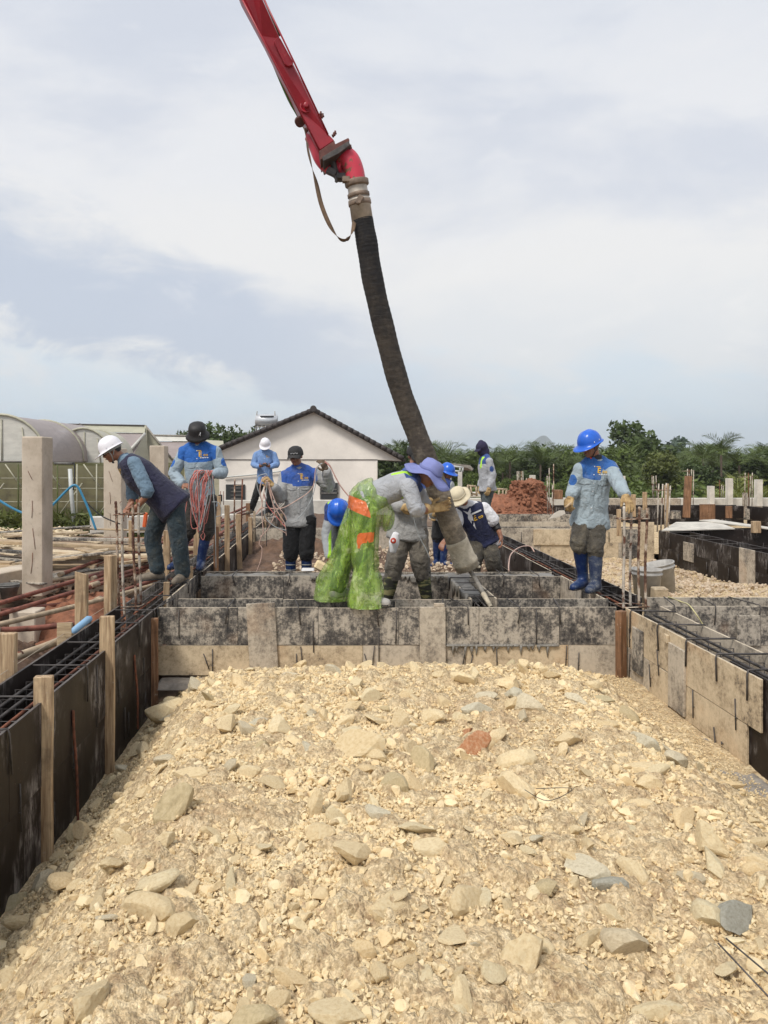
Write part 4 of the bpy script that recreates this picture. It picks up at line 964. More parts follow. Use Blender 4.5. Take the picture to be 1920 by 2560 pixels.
stake(1352, 1360, 1240, 20.6, -0.1, 'ply_tan', 'tan block post right of the red soil heap')
stake(1662, 1670, 1210, 15.4, -0.2, 'timber', 'split topped post among the four pale thin bars', 0, 0, .07, 'rough')
stake(1678, 1700, 1277, 20.5, -0.3, 'ply_grey', 'grey square board standing before the far black form')
stake(1815, 1829, 1265, 20.8, -0.3, G, 'red brown board on the far black form')
stake(1861, 1873, 1272, 20.8, -0.35, 'ply_grey', 'grey narrow board on the right corner of the far black form')
stake(1880, 1900, 1303, 14.0, -0.05, 'timber', 'small wooden block on the right black form')

def rebar(parent, p, q, r, mat, ribs=True, name='rebar'):
    p, q = Vector(p), Vector(q); L = (q - p).length; pts = []; rr = []
    n = int(L / 0.018) if ribs else 1
    for k in range(n + 1):
        t = k / n; w = Vector((math.sin(t * 7 + p.x * 9), math.cos(t * 5 + p.y * 7), 0)) * 0.004 * (1 if ribs else 0)
        pts.append(p.lerp(q, t) + w); rr.append(r * (1.16 if k % 2 else 0.92) if ribs else r)
    return MB().tube(pts, rr, 7).build(name, MT[mat], parent)
def bar_group(label, D, items, tie_py, group='bundles of column starter bars', r=0.012, ribs=True):
    x = [W(i[0], i[1], D).x for i in items]; t = thing('starter_bars', label, 'rebar', (sum(x) / len(x), D, 0), group)
    for i, (pxt, pyt, pxb, pyb, dy, mat) in enumerate(items): rebar(t, W(pxt, pyt, D + dy), W(pxb, pyb, D + dy), r, mat, ribs)
    if tie_py:
        for py in (tie_py if isinstance(tie_py, (list, tuple)) else [tie_py]):
            z = W(0, py, D).z; xs = sorted(x); d0 = min(i[4] for i in items) + D; d1 = max(i[4] for i in items) + D
            MB().tube([(xs[0] - .02, d0 - .012, z), (xs[-1] + .02, d0 - .012, z + .01), (xs[-1] + .02, d1 + .015, z), (xs[0] - .02, d1 + .015, z)], 0.006, 6, closed=True).build('column_tie', MT['bar_mixed' if r > .01 else 'rust'], t)
    return t
bar_group('four thick ribbed starter bars in the corner of the left beam', 6.82, [(289, 1253, 299, 1545, 0, 'bar_mixed'), (302, 1254, 311, 1537, .16, 'bar_cement'), (331, 1262, 340, 1540, 0, 'bar_mixed'), (345, 1257, 352, 1512, .16, 'bar_cement')], [1287, 1518])
bar_group('four thick ribbed starter bars under the gloved hand on the right beam', 6.86, [(1561, 1266, 1559, 1520, 0, 'bar_cement'), (1578, 1266, 1575, 1516, .17, 'bar_cement'), (1598, 1267, 1596, 1516, .17, 'bar_mixed'), (1617, 1271, 1613, 1522, 0, 'bar_mixed')], [1299, 1519])
bar_group('four pale thin bars at the corner of the large black form', 14.2, [(1647, 1209, 1643, 1330, 0, 'bar_cement'), (1657, 1210, 1652, 1330, .25, 'bar_cement'), (1666, 1208, 1662, 1330, .25, 'bar_cement'), (1676, 1214, 1670, 1330, 0, 'bar_cement')], [1226], r=0.013, ribs=False)
bar_group('tall thin bars by the leaning stake at the far right', 21.6, [(1719, 1172, 1717, 1262, 0, 'bar_cement'), (1723, 1174, 1722, 1262, .3, 'bar_cement'), (1729, 1173, 1727, 1262, .3, 'bar_cement'), (1734, 1176, 1733, 1262, 0, 'bar_cement')], 1178, r=0.013, ribs=False)
bar_group('thin bars tied near their tops at the right edge corner', 21.6, [(1863, 1182, 1861, 1268, 0, 'bar_cement'), (1871, 1182, 1872, 1268, .3, 'rust'), (1877, 1190, 1873, 1268, .3, 'bar_cement'), (1881, 1182, 1880, 1268, 0, 'bar_cement')], [1193], r=0.012, ribs=False)
bar_group('thin bars behind the far wall left of the leaning stake', 26, [(1630, 1188, 1632, 1246, 0, 'bar_cement'), (1634, 1190, 1635, 1246, .2, 'bar_cement'), (1640, 1189, 1642, 1246, .2, 'bar_cement')], None, r=0.014, ribs=False)
bar_group('thin bars before the yellow palm fronds', 26, [(1799, 1200, 1799, 1247, 0, 'rust'), (1804, 1212, 1803, 1247, .2, 'bar_cement'), (1808, 1214, 1808, 1247, 0, 'bar_cement')], None, r=0.012, ribs=False)
bar_group('five pale thin bars behind the heap of red soil', 22, [(1293, 1178, 1294, 1262, 0, 'bar_cement'), (1297, 1178, 1298, 1262, .2, 'bar_cement'), (1303, 1178, 1304, 1262, 0, 'bar_mixed'), (1307, 1178, 1309, 1262, .2, 'bar_cement'), (1316, 1195, 1316, 1262, 0, 'bar_cement')], None, r=0.013, ribs=False)
bar_group('four tall thin bars between the red soil and the trowel', 18.2, [(1368, 1190, 1369, 1290, 0, 'bar_cement'), (1373, 1170, 1373, 1290, .25, 'bar_cement'), (1384, 1160, 1384, 1290, .25, 'bar_mixed'), (1381, 1212, 1381, 1290, 0, 'bar_cement')], None, r=0.012, ribs=False)
bar_group('rusty bars tied in front of the grey shutter of the house', 13.2, [(587, 1198, 585, 1330, 0, 'bar_mixed'), (606, 1198, 603, 1335, .2, 'rust')], 1214, r=0.014, ribs=False)
bar_group('thin rods beside the hip of the man in the black bucket hat', 24, [(551, 1228, 551, 1262, 0, 'rust'), (559, 1228, 559, 1262, .2, 'rust')], None, r=0.012, ribs=False)

# pegs driven along the left form
for (px, pt, pb, D, lab) in ((187, 1776, 2060, 4.5, 'rusty ribbed peg standing between the two nearest left stakes'), (340, 1637, 1822, 5.87, 'rusty ribbed peg beside the far corner of the left form')):
    a = W(px - 3, pt, D); b = W(px + 4, pb, D); b.x = a.x + .03
    tag(rebar(None, b, a, 0.0085, 'rust', True, 'steel_peg'), lab, 'steel peg', 'rusty pegs beside the left form')

def column(x0, x1, D, dep, zb, zt, label, marks, tilt):
    t = thing('concrete_column', label, 'column', ((x0 + x1) / 2, D, zb), 'bare concrete columns on the left')
    mb = MB(); w = x1 - x0; N = 7; vs = []
    for k in range(N + 1):
        z = zb + (zt - zb) * k / N; sx = -tilt * (zt - z) * -1
        for ax, ay in ((x0, D), (x1, D), (x1, D + dep), (x0, D + dep)): vs.append((ax + tilt * (zt - z) + random.uniform(-.002, .002), ay + random.uniform(-.002, .002), z))
    fs = [(3, 2, 1, 0), tuple(N * 4 + q for q in range(4))]
    for k in range(N):
        for q in range(4): fs.append((k * 4 + q, k * 4 + (q + 1) % 4, (k + 1) * 4 + (q + 1) % 4, (k + 1) * 4 + q))
    mb.add(vs, fs); mb.build('shaft', MT['concrete'], t, bevel=0.012)
    for (u, z0, z1, s) in marks:
        xx = x0 + w * u + tilt * (zt - z0); MB().tube([(xx, D - .004, z0), (xx + s * .4 + .005, D - .006, (z0 + z1) / 2), (xx + s, D - .004, z1)], 0.0028, 5).build('wire_stub', MT['rust'], t)
    return t
column(-3.63, -3.385, 8.5, 0.30, -0.25, 1.595, 'nearest bare concrete column left of the man in the white helmet', [(.3, 1.20, 1.10, .05), (.5, .86, .66, -.005), (.52, .54, .30, .03), (.52, .26, .02, -.02)], -0.0)
column(-3.86, -3.56, 12.2, 0.32, -0.25, 1.52, 'concrete column directly behind the white helmet', [(.3, 1.15, .97, .06), (.35, .8, .6, .01), (.36, .45, .25, .01), (.36, .1, -.1, .02)], 0.0)
column(-3.56, -3.27, 14.0, 0.3, -0.2, 1.60, 'farthest bare concrete column behind the back of the navy vest', [(.5, 1.2, 1.0, .02)], 0.0)

# concrete plinth beams outside on the left
block('plinth_beam', (-4.3, 7.6, -0.12), (0.32, 3.2, 0.30), 'concrete', 'pale concrete plinth beam at the left edge', 'plinth', rot=Matrix.Rotation(-0.32, 3, 'Z'), group='concrete plinth beams')
block('plinth_beam', (-4.9, 10.5, -0.22), (3.2, 0.28, 0.32), 'concrete', 'concrete plinth beam under the planks at the left', 'plinth', group='concrete plinth beams', rot=Matrix.Rotation(0.3, 3, 'Z'))
block('plinth_beam', (-3.1, 7.4, -0.42), (0.26, 0.26, 0.5), 'concrete', 'short concrete stub under the scaffold tubes', 'plinth', group='concrete plinth beams')
block('plinth_beam', (-3.6, 15.5, 0.0), (3.0, 0.28, 0.34), 'plinth_white', 'pale plinth beam right of the far column', 'plinth', group='concrete plinth beams', rot=Matrix.Rotation(.25, 3, 'Z'))
# planks
rs = np.random.RandomState(3)
plk = [(-4.0, 10.3, .05, 2.6, .20, .045, .02), (-3.7, 10.6, .10, 2.8, .22, .05, -.03), (-3.4, 10.2, -.02, 2.4, .2, .04, .05), (-3.9, 11.0, .15, 2.2, .12, .04, .0), (-4.0, 9.8, -.08, 1.6, .24, .03, .12),
       (-5.3, 10.4, .08, 1.5, .22, .03, .1), (-5.5, 10.1, .03, 1.6, .2, .03, -.05), (-5.1, 10.7, .13, 1.2, .18, .03, .15), (-5.6, 10.6, .16, 1.1, .18, .03, -.1), (-5.2, 9.9, -.03, 1.7, .16, .04, .02),
       (-4.4, 11.2, .2, 1.2, .15, .03, .28), (-4.6, 11.6, .24, 1.4, .15, .02, .05), (-3.7, 11.8, .22, 1.6, .12, .02, -.05), (-4.1, 9.4, -.12, 1.5, .18, .03, -.12), (-3.3, 9.6, -.10, 1.3, .3, .02, .4),
       (-3.9, 9.0, -.2, .5, .18, .05, .2), (-4.7, 9.6, -.1, 1.2, .2, .03, .3), (-2.7, 10.9, .05, 1.2, .18, .04, -.1), (-3.2, 11.3, .12, 1.5, .2, .04, .03), (-5.9, 9.6, -.1, 1.3, .2, .04, -.1)]
pos = ['topmost of the pile', 'lying on the pile', 'low in the pile', 'thin, at the back of the pile', 'at the front of the pile', 'left of the near column', 'just left of the near column foot', 'stacked left of the column', 'uppermost at the left', 'long, low at the left',
       'short, crossing the back', 'thin and dark at the back', 'thin, by the second column', 'dipping at the front', 'wide, slanting towards the tubes', 'small block like, in front', 'slanting, left of the column', 'right end of the pile', 'broad, right of the second column', 'at the left edge']
for (x, y, z, l, w, h, a), ps in zip(plk, pos):
    block('timber_plank', (x, y, z), (l, w, h), ['plank', 'plank', 'ply_tan', 'timber_brown', 'plank', 'ply_grey'][rs.randint(0, 6)], 'weathered timber plank, ' + ps, 'plank', rot=Matrix.Rotation(a + rs.uniform(-.22, .22), 3, 'Z') @ Matrix.Rotation(rs.uniform(-.06, .06), 3, 'Y'), group='planks piled by the columns', bevel=0.004)
# extra debris boards
dl = ['grey offcut', 'short tan offcut', 'brown split board', 'thin weathered slat', 'square plywood scrap', 'dark old board']
dp = ['near the dark pail', 'between the tubes and the planks', 'beside the near column foot', 'behind the clean square stake', 'in front of the second column', 'at the end of the plank pile', 'under the rusty tubes', 'against the pale plinth beam', 'on the mud at the left edge', 'under the navy vest man', 'behind the starter bars', 'by the blue hose foot']
for i in range(24):
    u = rs.uniform(0, 1); y = 8.6 + 4.5 * u; x = -2.5 - .18 * (y - 8) - rs.uniform(0, 2.2)
    block('timber_scrap', (x, y, -.12 + rs.uniform(0, .22)), (rs.uniform(.3, 1.1), rs.uniform(.07, .2), rs.uniform(.018, .04)), ['ply_grey', 'ply_tan', 'timber_brown', 'plank', 'ply_tan', 'ply_grey'][i % 6], dl[i % 6] + ' lying ' + dp[(i * 5 + i // 12) % 12], 'board scrap',
          rot=Matrix.Rotation(rs.uniform(-.9, .9), 3, 'Z') @ Matrix.Rotation(rs.uniform(-.15, .15), 3, 'Y'), group='board scraps on the mud at the left', bevel=.003)
# scaffold tubes
tubes = [((-30, 1517, 7.2), (560, 1335, 13.6), 'rust_tube', 'long rust red scaffold tube from the left edge, topmost of the near ones'),
         ((-30, 1545, 6.9), (545, 1365, 12.6), 'rust_tube', 'rust red scaffold tube with a pale coupler near its middle'),
         ((-20, 1530, 7.3), (290, 1490, 9.3), 'rust_tube', 'rust red tube low behind the coupled one'),
         ((-30, 1568, 6.3), (430, 1450, 8.6), 'tube_cement', 'cement coated pale scaffold tube crossing in front'),
         ((-30, 1577, 6.0), (225, 1553, 6.6), 'rust_tube', 'lowest rust red tube ending in a socket by the stake'),
         ((30, 1645, 5.2), (215, 1570, 6.0), 'tube_cement', 'thick dusty tube beside the black form'),
         ((148, 1437, 9.0), (545, 1290, 15.5), 'rust_tube', 'rust red tube ending beside the near column'),
         ((130, 1452, 8.9), (540, 1320, 13.8), 'tube_grey', 'grey tube lying among the rusty ones'),
         ((90, 1458, 8.7), (500, 1385, 11.0), 'tube_cement', 'pale dusty tube at the foot of the near column'),
         ((230, 1420, 9.6), (600, 1275, 17.5), 'rust_tube', 'upper rusty tube reaching towards the far stakes'),
         ((230, 1447, 9.0), (590, 1300, 15.6), 'rust_tube', 'rusty tube behind the near rebar bundle'),
         ((210, 1463, 8.6), (560, 1352, 12.6), 'rust_tube', 'reddish tube with dark ends behind the square stake'),
         ((240, 1500, 7.6), (470, 1415, 9.9), 'rust_tube', 'rusty tube nearest the left beam'),
         ((300, 1400, 10.2), (625, 1262, 18.5), 'rust_tube', 'rusty tube at the back of the stack'),
         ((330, 1385, 10.8), (630, 1270, 18.0), 'rust_tube', 'thin looking rusty tube at the back'),
         ((345, 1372, 11.5), (615, 1283, 16.8), 'rust_tube', 'rusty tube below the back ones'),
         ((350, 1410, 9.9), (605, 1292, 15.6), 'rust_tube', 'rusty tube between the grey trousers and the stakes'),
         ((370, 1430, 9.4), (600, 1305, 14.6), 'rust_tube', 'rusty tube passing behind the blue boots')]
for (a, b, m, lab) in tubes:
    p, q = W(*a), W(*b); mid = p.lerp(q, .5) + Vector((0, 0, -.015)); t = thing('scaffold_tube', lab, 'scaffold tube', p.lerp(q, .5), 'scaffold tubes heaped outside the left form')
    MB().tube(spline([p, mid, q], 5), 0.0245 if '5.2' not in str(a) else .03, 10).build('tube', MT[m], t)
    for e, s in ((p, 1), (q, -1)):
        dd = (q - p).normalized() * s; MB().tube([e - dd * .002, e + dd * .09], 0.028, 10).build('end_ring', MT['tube_cement' if m != 'tube_cement' else 'rust'], t)
    if 'coupler' in lab:
        c = p.lerp(q, .32); dd = (q - p).normalized(); MB().tube([c - dd * .09, c - dd * .08, c + dd * .08, c + dd * .09], [.03, .036, .036, .03], 10).build('coupler', MT['tube_cement'], t)
# red soil and brown soil outside on the left
def heap(name, label, cx, cy, rx, ry, z0, h, mat, seed, kind='stuff', cat='soil', step=0.03, amp=.12, prof=1.0):
    xs = np.arange(cx - rx * 1.1, cx + rx * 1.1, step); ys_ = np.arange(cy - ry * 1.1, cy + ry * 1.1, step); X, Y = np.meshgrid(xs, ys_)
    d = np.sqrt(((X - cx) / rx) ** 2 + ((Y - cy) / ry) ** 2); P = np.stack([X, Y, X * 0], -1).reshape(-1, 3)
    n = (fbm(P * 2.4, seed, 4) - .5).reshape(X.shape); d = d + n * .35
    Z = z0 + h * np.clip((1 - d) * prof * 1.6, -0.15, 1)
    m = smooth(d, 1.05, .6); Z = Z + m * (worley_domes(X, Y, .22, .5 + amp, seed, .8) + worley_domes(X, Y, .09, .6 + amp, seed + 3, .9) + n * amp)
    V = np.stack([X, Y, Z], -1).reshape(-1, 3); nx = len(xs); i = np.arange(len(ys_) - 1)[:, None] * nx + np.arange(nx - 1)[None]
    o = link(name, fast_mesh(name, V, np.stack([i, i + 1, i + 1 + nx, i + nx], -1).reshape(-1, 4), MT[mat])); return tag(o, label, cat, kind=kind)
heap('red_soil', 'loose red soil lying under the scaffold tubes', -2.85, 8.3, 0.95, 1.6, -0.70, 0.40, 'red_soil', 3)
heap('brown_soil', 'brown clods beside the nearest part of the left form', -3.0, 5.9, 0.9, 1.5, -0.68, 0.42, 'brown_soil', 8, step=.025)
heap('brown_soil', 'brown muddy bank at the foot of the speckled cross form', -.7, 13.7, 1.6, .6, -.50, .32, 'brown_soil', 15)
heap('red_soil_heap', 'heap of red soil behind the cross form at the right', 4.25, 18.9, 1.0, 0.9, -0.1, 0.46, 'red_soil', 24, step=.035, amp=.2)
heap('red_soil_heap', 'steep lump of red soil on the right of the heap', 4.85, 18.9, 0.62, 0.7, -0.1, 0.84, 'red_soil', 28, step=.03, amp=.3, prof=1.15)
rs = np.random.RandomState(8); n = 1300
x = rs.uniform(3.4, 5.5, n); y = rs.uniform(18.0, 19.4, n); s = .02 + .09 * rs.uniform(0, 1, n) ** 2
d1 = ((x - 4.25) / .85) ** 2 + ((y - 18.9) / .9) ** 2; d2 = ((x - 4.85) / .62) ** 2 + ((y - 18.9) / .7) ** 2
z = np.maximum(-.1 + .5 * np.clip(1 - d1 ** .8, 0, 1), -.1 + .84 * np.clip((1 - d2 ** .5) * 2.5, 0, 1))
scatter('red_clods', np.stack([x, y, z], -1), s, 1, MT['red_soil'], 44, 'clods of red soil on the heap', 'soil', 6)
n = 1500; x = rs.uniform(-9.6, -6.3, n); y = rs.uniform(14.5, 18.5, n); scatter('white_pebbles', np.stack([x, y, np.full(n, -.5) + rs.uniform(0, .14, n)], -1), rs.uniform(.03, .07, n), 1, MT['limestone_pale'], 45, 'bed of white pebbles at the left edge', 'pebbles', 3)
n = 700; x = rs.uniform(-4.4, -2.2, n); y = rs.uniform(4.6, 12, n); scatter('brown_clods', np.stack([x, y, np.full(n, -.46) + rs.uniform(0, .05, n)], -1), rs.uniform(.015, .06, n), 1, MT['brown_soil'], 46, 'brown clods and crumbs outside the left form', 'soil', 4)

# buckets, foam, strings
def bucket(label, c, r0, r1, h, mat, tilt=0.0, ax='Y', bail=True, group=None, patch=None):
    M = Matrix.Translation(Vector(c)) @ Matrix.Rotation(tilt, 4, ax); t = thing('bucket', label, 'bucket', c, group)
    th = .006; prof = [(0.001, 0), (r0, 0), (r0 + (r1 - r0) * .82, h * .82), (r1 + .008, h * .83), (r1 + .008, h * .87), (r1, h * .88), (r1, h * .95), (r1 + .010, h * .96), (r1 + .010, h), (r1 - th, h), (r0 - th, h * .08), (.001, h * .08)]
    MB().lathe(prof, M, 32).build('body', MT[mat], t)
    MB().lathe([(.001, h * .62), (r1 * .86, h * .62)], M, 24).build('cement', MT['concrete_wet'], t)
    if bail:
        pts = [M @ Vector((math.cos(a) * (r1 + .012), -math.sin(a) * .06 - .0, h * .88 - math.sin(a) * (r1 * .75))) for a in np.linspace(0, math.pi, 12)]
        MB().tube(pts, .0035, 6).build('handle', MT['steel_dark'], t)
    return t
bucket('upright pale plastic bucket behind the right starter bars', (3.57, 8.55, -.32), .13, .165, .39, 'bucket')
bucket('tilted pale bucket leaning behind the upright one', (4.12, 9.3, -.33), .12, .17, .37, 'bucket', -0.22, 'Y')
bucket('dark cement caked pail at the foot of the near column', (-3.62, 8.15, -.20), .075, .105, .16, 'bucket_dark')
block('stone_block', (3.62, 8.33, -.24), (.16, .12, .26), 'ply_tan', 'tan offcut board leaning on the upright bucket', 'board', rot=Matrix.Rotation(.1, 3, 'X'))
mb = MB(); mb.lathe([(.001, 0), (.32, 0), (.36, .2), (.345, .2), (.30, .05), (.001, .05)], Matrix.Translation((-4.15, 8.2, -.24)), 28)
tag(mb.build('mixing_tub', MT['bucket_dark']), 'wide cement caked tub at the left edge beside the dark pail', 'tub')
mb = MB(); mb.tube([W(182, 1583, 5.45), W(186, 1576, 5.46), W(221, 1548, 5.62), W(228, 1545, 5.64)], [.010, .026, .028, .016], 10); tag(mb.build('foam_roll', MT['foam_blue']), 'pale blue foam roll lying on the edge of the left form', 'foam roll')
mb = MB(); mb.tube([W(-20, 1700, 4.3), W(264, 1517, 6.75), W(330, 1480, 7.6)], .0022, 5); tag(mb.build('string_line', MT['string']), 'thin string line stretched past the stakes outside the left form', 'string')
mb = MB(); mb.tube(spline([W(1671, 1492, 7.1), W(1705, 1505, 7.08), W(1722, 1512, 6.7), W(1740, 1535, 6.6), W(1760, 1566, 6.6), W(1775, 1590, 6.5)], 6), .006, 8); tag(mb.build('yellow_hose', MT['hose_yellow']), 'thin pale yellow hose hanging over the right cross form', 'hose')
mb = MB(); mb.tube(spline([W(1272, 1427, 8.7), W(1272, 1410, 8.9), W(1278, 1385, 9.3), W(1300, 1368, 10), W(1325, 1366, 10.3), W(1336, 1380, 10.2)], 6), .008, 8); tag(mb.build('cable_loop', MT['rope_pale']), 'pale cable looped over the right beam behind the trowel man', 'cable')
mb = MB(); mb.tube(spline([W(-30, 1225, 11), W(0, 1252, 11), W(60, 1283, 11), W(110, 1280, 11), W(140, 1254, 11), W(160, 1233, 11), W(182, 1214, 11), W(195, 1218, 11), W(208, 1243, 11), W(222, 1275, 11), W(240, 1325, 11)], 6), .018, 10)
tag(mb.build('water_hose', MT['hose_blue']), 'blue water hose arching behind the near concrete column', 'hose')
mb = MB(); mb.tube(spline([W(205, 1237, 11.2), W(225, 1265, 11.2), W(258, 1292, 11.2), W(300, 1310, 11.2)], 6), .010, 8); tag(mb.build('black_cable', MT['cable']), 'black cable hanging beside the blue hose', 'cable')
mb = MB(); mb.tube(spline([W(1312, 1963, 3.25), W(1370, 1990, 3.1), W(1430, 1960, 3.2), W(1340, 1960, 3.25)], 6), .0016, 5)
o = mb.build('wire_scrap', MT['steel_dark']); o.location.z -= .02; tag(o, 'thin twist of wire lying on the rubble at the right', 'wire')
for i, (a, b) in enumerate((((1795, 2375, 2.45), (1930, 2520, 2.25)), ((1815, 2360, 2.47), (1945, 2470, 2.3)))):
    mb = MB(); mb.tube([W(*a), W(*b)], .003, 6); o = mb.build('steel_rod', MT['steel_dark']); o.location.z = -.30 + .012 * i; tag(o, ['thin dark rod poking out of the rubble at the lower right corner', 'second thin dark rod at the lower right corner'][i], 'rod', 'dark rods at the lower right corner')
# small machine by the vest man
t = thing('hand_tool', 'orange hand tool standing behind the rebar left of the jeans', 'power tool', W(361, 1300, 10))
mb = MB(); mb.box(W(363, 1300, 10), (.05, .05, .2), Matrix.Rotation(.12, 3, 'Y')); mb.build('body', MT['machine_orange'], t, bevel=.01)
mb = MB(); mb.box(W(362, 1322, 10), (.13, .1, .04)); mb.build('base_plate', MT['bucket_dark'], t, bevel=.006)
# rubble spilled behind the second cross form, between boots
block('board_scrap', W(770, 1424, 9.1), (.16, .12, .02), 'logo_white', 'white board scrap lying right of the blue striped boots', 'board', rot=Matrix.Rotation(.1, 3, 'X'))
mb = MB(); mb.box(W(803, 1416, 9.0), (.16, .12, .11), Matrix.Rotation(.5, 3, 'Y')); tag(mb.build('stone_block', MT['limestone'], bevel=.02), 'cream block beside the kneeling hand of the bent worker', 'rock')

# ================================================================== CONCRETE PUMP BOOM AND HOSE
HP = [(905, 545, 6.95), (916, 600, 6.97), (932, 700, 7.02), (962, 830, 7.08), (1000, 970, 7.14), (1040, 1080, 7.18), (1082, 1190, 7.22), (1118, 1290, 7.27), (1141, 1352, 7.3)]
hp = [W(*p) for p in HP]
t = thing('delivery_hose', 'long black rubber concrete hose hanging from the red boom', 'hose', hp[-1])
pts = spline(hp, 34); n = len(pts)
MB().tube(pts, [.098 + .008 * k / n + (.0016 if k % 4 < 2 else 0) + .002 * math.sin(k * .21) for k in range(n)], 28).build('rubber_hose', MT['hose'], t)
d = (W(1160, 1397, 7.33) - hp[-1]).normalized(); e = hp[-1]
MB().tube([e - d * .01, e + d * .02, e + d * .21, e + d * .215, e + d * .25, e + d * .255, e + d * .30, e + d * .305, e + d * .26], [.108, .114, .117, .127, .128, .119, .121, .09, .085], 28).build('outlet_collar', MT['cement_crust'], t)
mb = MB()
for k in range(26):
    a = random.uniform(0, 6.28); mb.lathe([(.001, -.012), (.02, -.008), (.026, .0), (.012, .012), (.001, .014)], Matrix.Translation(e + d * random.uniform(.18, .29) + Vector((math.cos(a) * .112, math.sin(a) * .112, 0))), 7)
o = mb.build('cement_lumps', MT['cement_crust'], t); o['kind'] = 'stuff'
# fittings above
f0, f1, f2 = W(905, 545, 6.95), W(900, 500, 6.93), W(893, 465, 6.92)
ax = (f2 - f0).normalized()
MB().tube([f0 - ax * .02, f0 + ax * .15, f0 + ax * .155, f0 + ax * .17, f0 + ax * .175, f0 + ax * .28, f0 + ax * .3], [.101, .099, .106, .106, .094, .092, .092], 28).build('hose_fitting', MT['fitting'], t)
MB().tube([f0 + ax * .115, f0 + ax * .12, f0 + ax * .15, f0 + ax * .155], [.102, .108, .108, .102], 28).tube([f0 + ax * .19, f0 + ax * .195, f0 + ax * .225, f0 + ax * .23], [.096, .104, .104, .096], 28).build('band_clamp', MT['clamp'], t)
MB().box(f0 + ax * .13 + Vector((-.01, -.108, 0)), (.05, .03, .09), Matrix.Rotation(.6, 3, 'Y')).tube([f0 + ax * .12 + Vector((-.01, -.12, -.02)), f0 + ax * .12 + Vector((-.01, -.145, -.02))], .016, 8).build('clamp_bolt', MT['clamp'], t, bevel=.005)
boom = thing('pump_boom', 'red concrete pump boom reaching down from the top edge', 'pump boom', W(850, 380, 6.9))
c = f0 + ax * .30
MB().tube([c - ax * .01, c, c + ax * .045, c + ax * .05], [.10, .113, .113, .10], 28).box(c + ax * .02 + Vector((-.10, -.06, .01)), (.07, .06, .05)).build('coupling_ring', MT['clamp'], boom, bevel=.004)
el = [W(891, 462, 6.92), W(886, 430, 6.92), W(877, 405, 6.92), W(862, 390, 6.93), W(846, 389, 6.98), W(832, 395, 7.06)]
MB().tube(spline([el[0], el[1], el[2], W(866, 393, 6.94), W(850, 392, 7.0)], 7), .092, 26).build('outlet_elbow', MT['pipe_red'], boom)
el2 = [W(842, 420, 7.02), W(822, 412, 7.04), W(806, 394, 7.05), W(796, 370, 7.06), W(783, 340, 7.07)]
MB().tube(spline([W(862, 420, 6.98)] + el2, 6), .085, 24).build('feed_elbow', MT['pipe_red'], boom)
q = W(842, 412, 6.98); MB().tube([q + Vector((-.03, -.03, .11)), q + Vector((-.035, -.045, .0)), q + Vector((0, -.03, -.12)), q + Vector((.05, -.02, -.15))], [.02, .03, .035, .03], 10).box(q + Vector((-.05, -.08, -.1)), (.09, .05, .06), Matrix.Rotation(.5, 3, 'Y')).tube([q + Vector((-.02, -.08, -.12)), q + Vector((.0, -.09, -.2))], .014, 8).box(q + Vector((.04, -.05, -.13)), (.09, .07, .05)).build('pipe_clamp', MT['steel_dark'], boom, bevel=.004)
MB().tube([W(838, 440, 7.1), W(862, 442, 7.1)], [.055, .05], 18).build('swivel_cap', MT['bucket_dark'], boom)
# box arm
def prism(mb, quad_front, dep):
    vs = [Vector(v) for v in quad_front] + [Vector(v) + Vector((0, dep, 0)) for v in quad_front]; n = len(quad_front)
    fs = [tuple(range(n)), tuple(range(2 * n - 1, n - 1, -1))] + [(k, k + n, (k + 1) % n + n, (k + 1) % n) for k in range(n)]; return mb.add(vs, fs)
yD = 6.86
mb = MB(); prism(mb, [W(799, 376, yD), W(836, 351, yD), W(818, 332, yD), W(790, 270, yD), W(700, 96, yD - .15), W(648, -20, yD - .3), W(600, -150, yD - .4), W(545, -150, yD - .4), W(596, -20, yD - .3), W(655, 90, yD - .15), W(742, 266, yD)], .21)
mb.build('box_arm', MT['paint_red'], boom, bevel=.006)
for (a, b) in (((596, -20, yD - .31), (799, 376, yD - .004)), ((651, -20, yD - .31), (820, 336, yD - .004))):
    MB().tube([W(*a), W((a[0] + b[0]) / 2 + (0 if a[0] < 620 else 1), (a[1] + b[1]) / 2, (a[2] + b[2]) / 2 - .012), W(*b)], .009, 6).build('weld_seam', MT['paint_red'], boom)
mb = MB(); prism(mb, [W(684, 103, 6.66), W(693, 93, 6.66), W(701, 96, 6.66), W(733, 155, 6.72), W(731, 162, 6.72), W(720, 165, 6.72), W(711, 160, 6.72)], .06); mb.build('side_plate', MT['paint_red'], boom, bevel=.003)
cen = W(766, 267, yD - .012); fr = Matrix.Translation(cen) @ Matrix.Rotation(R(90), 4, 'X')
MB().lathe([(.001, .0), (.062, .0), (.062, .012), (.055, .016), (.045, .016), (.045, .010), (.001, .010)], fr, 28).build('pivot_plate', MT['paint_red'], boom)
MB().lathe([(.001, .0), (.028, .0), (.028, .042), (.024, .048), (.001, .048)], fr, 6).build('pivot_bolt', MT['paint_red'], boom, bevel=.002)
mb = MB(); prism(mb, [W(797, 378, yD - .05), W(801, 400, yD - .05), W(870, 366, yD - .05), W(874, 350, yD - .05), W(871, 344, yD - .05), W(838, 360, yD - .05), W(836, 351, yD - .05)], .30); mb.build('end_plate', MT['rust_plate'], boom, bevel=.004)
mb = MB(); prism(mb, [W(805, 392, yD - .07), W(808, 403, yD - .07), W(846, 384, yD - .07), W(876, 362, yD - .07), W(872, 352, yD - .07)], .34); mb.build('wear_plate', MT['steel_dark'], boom, bevel=.003)
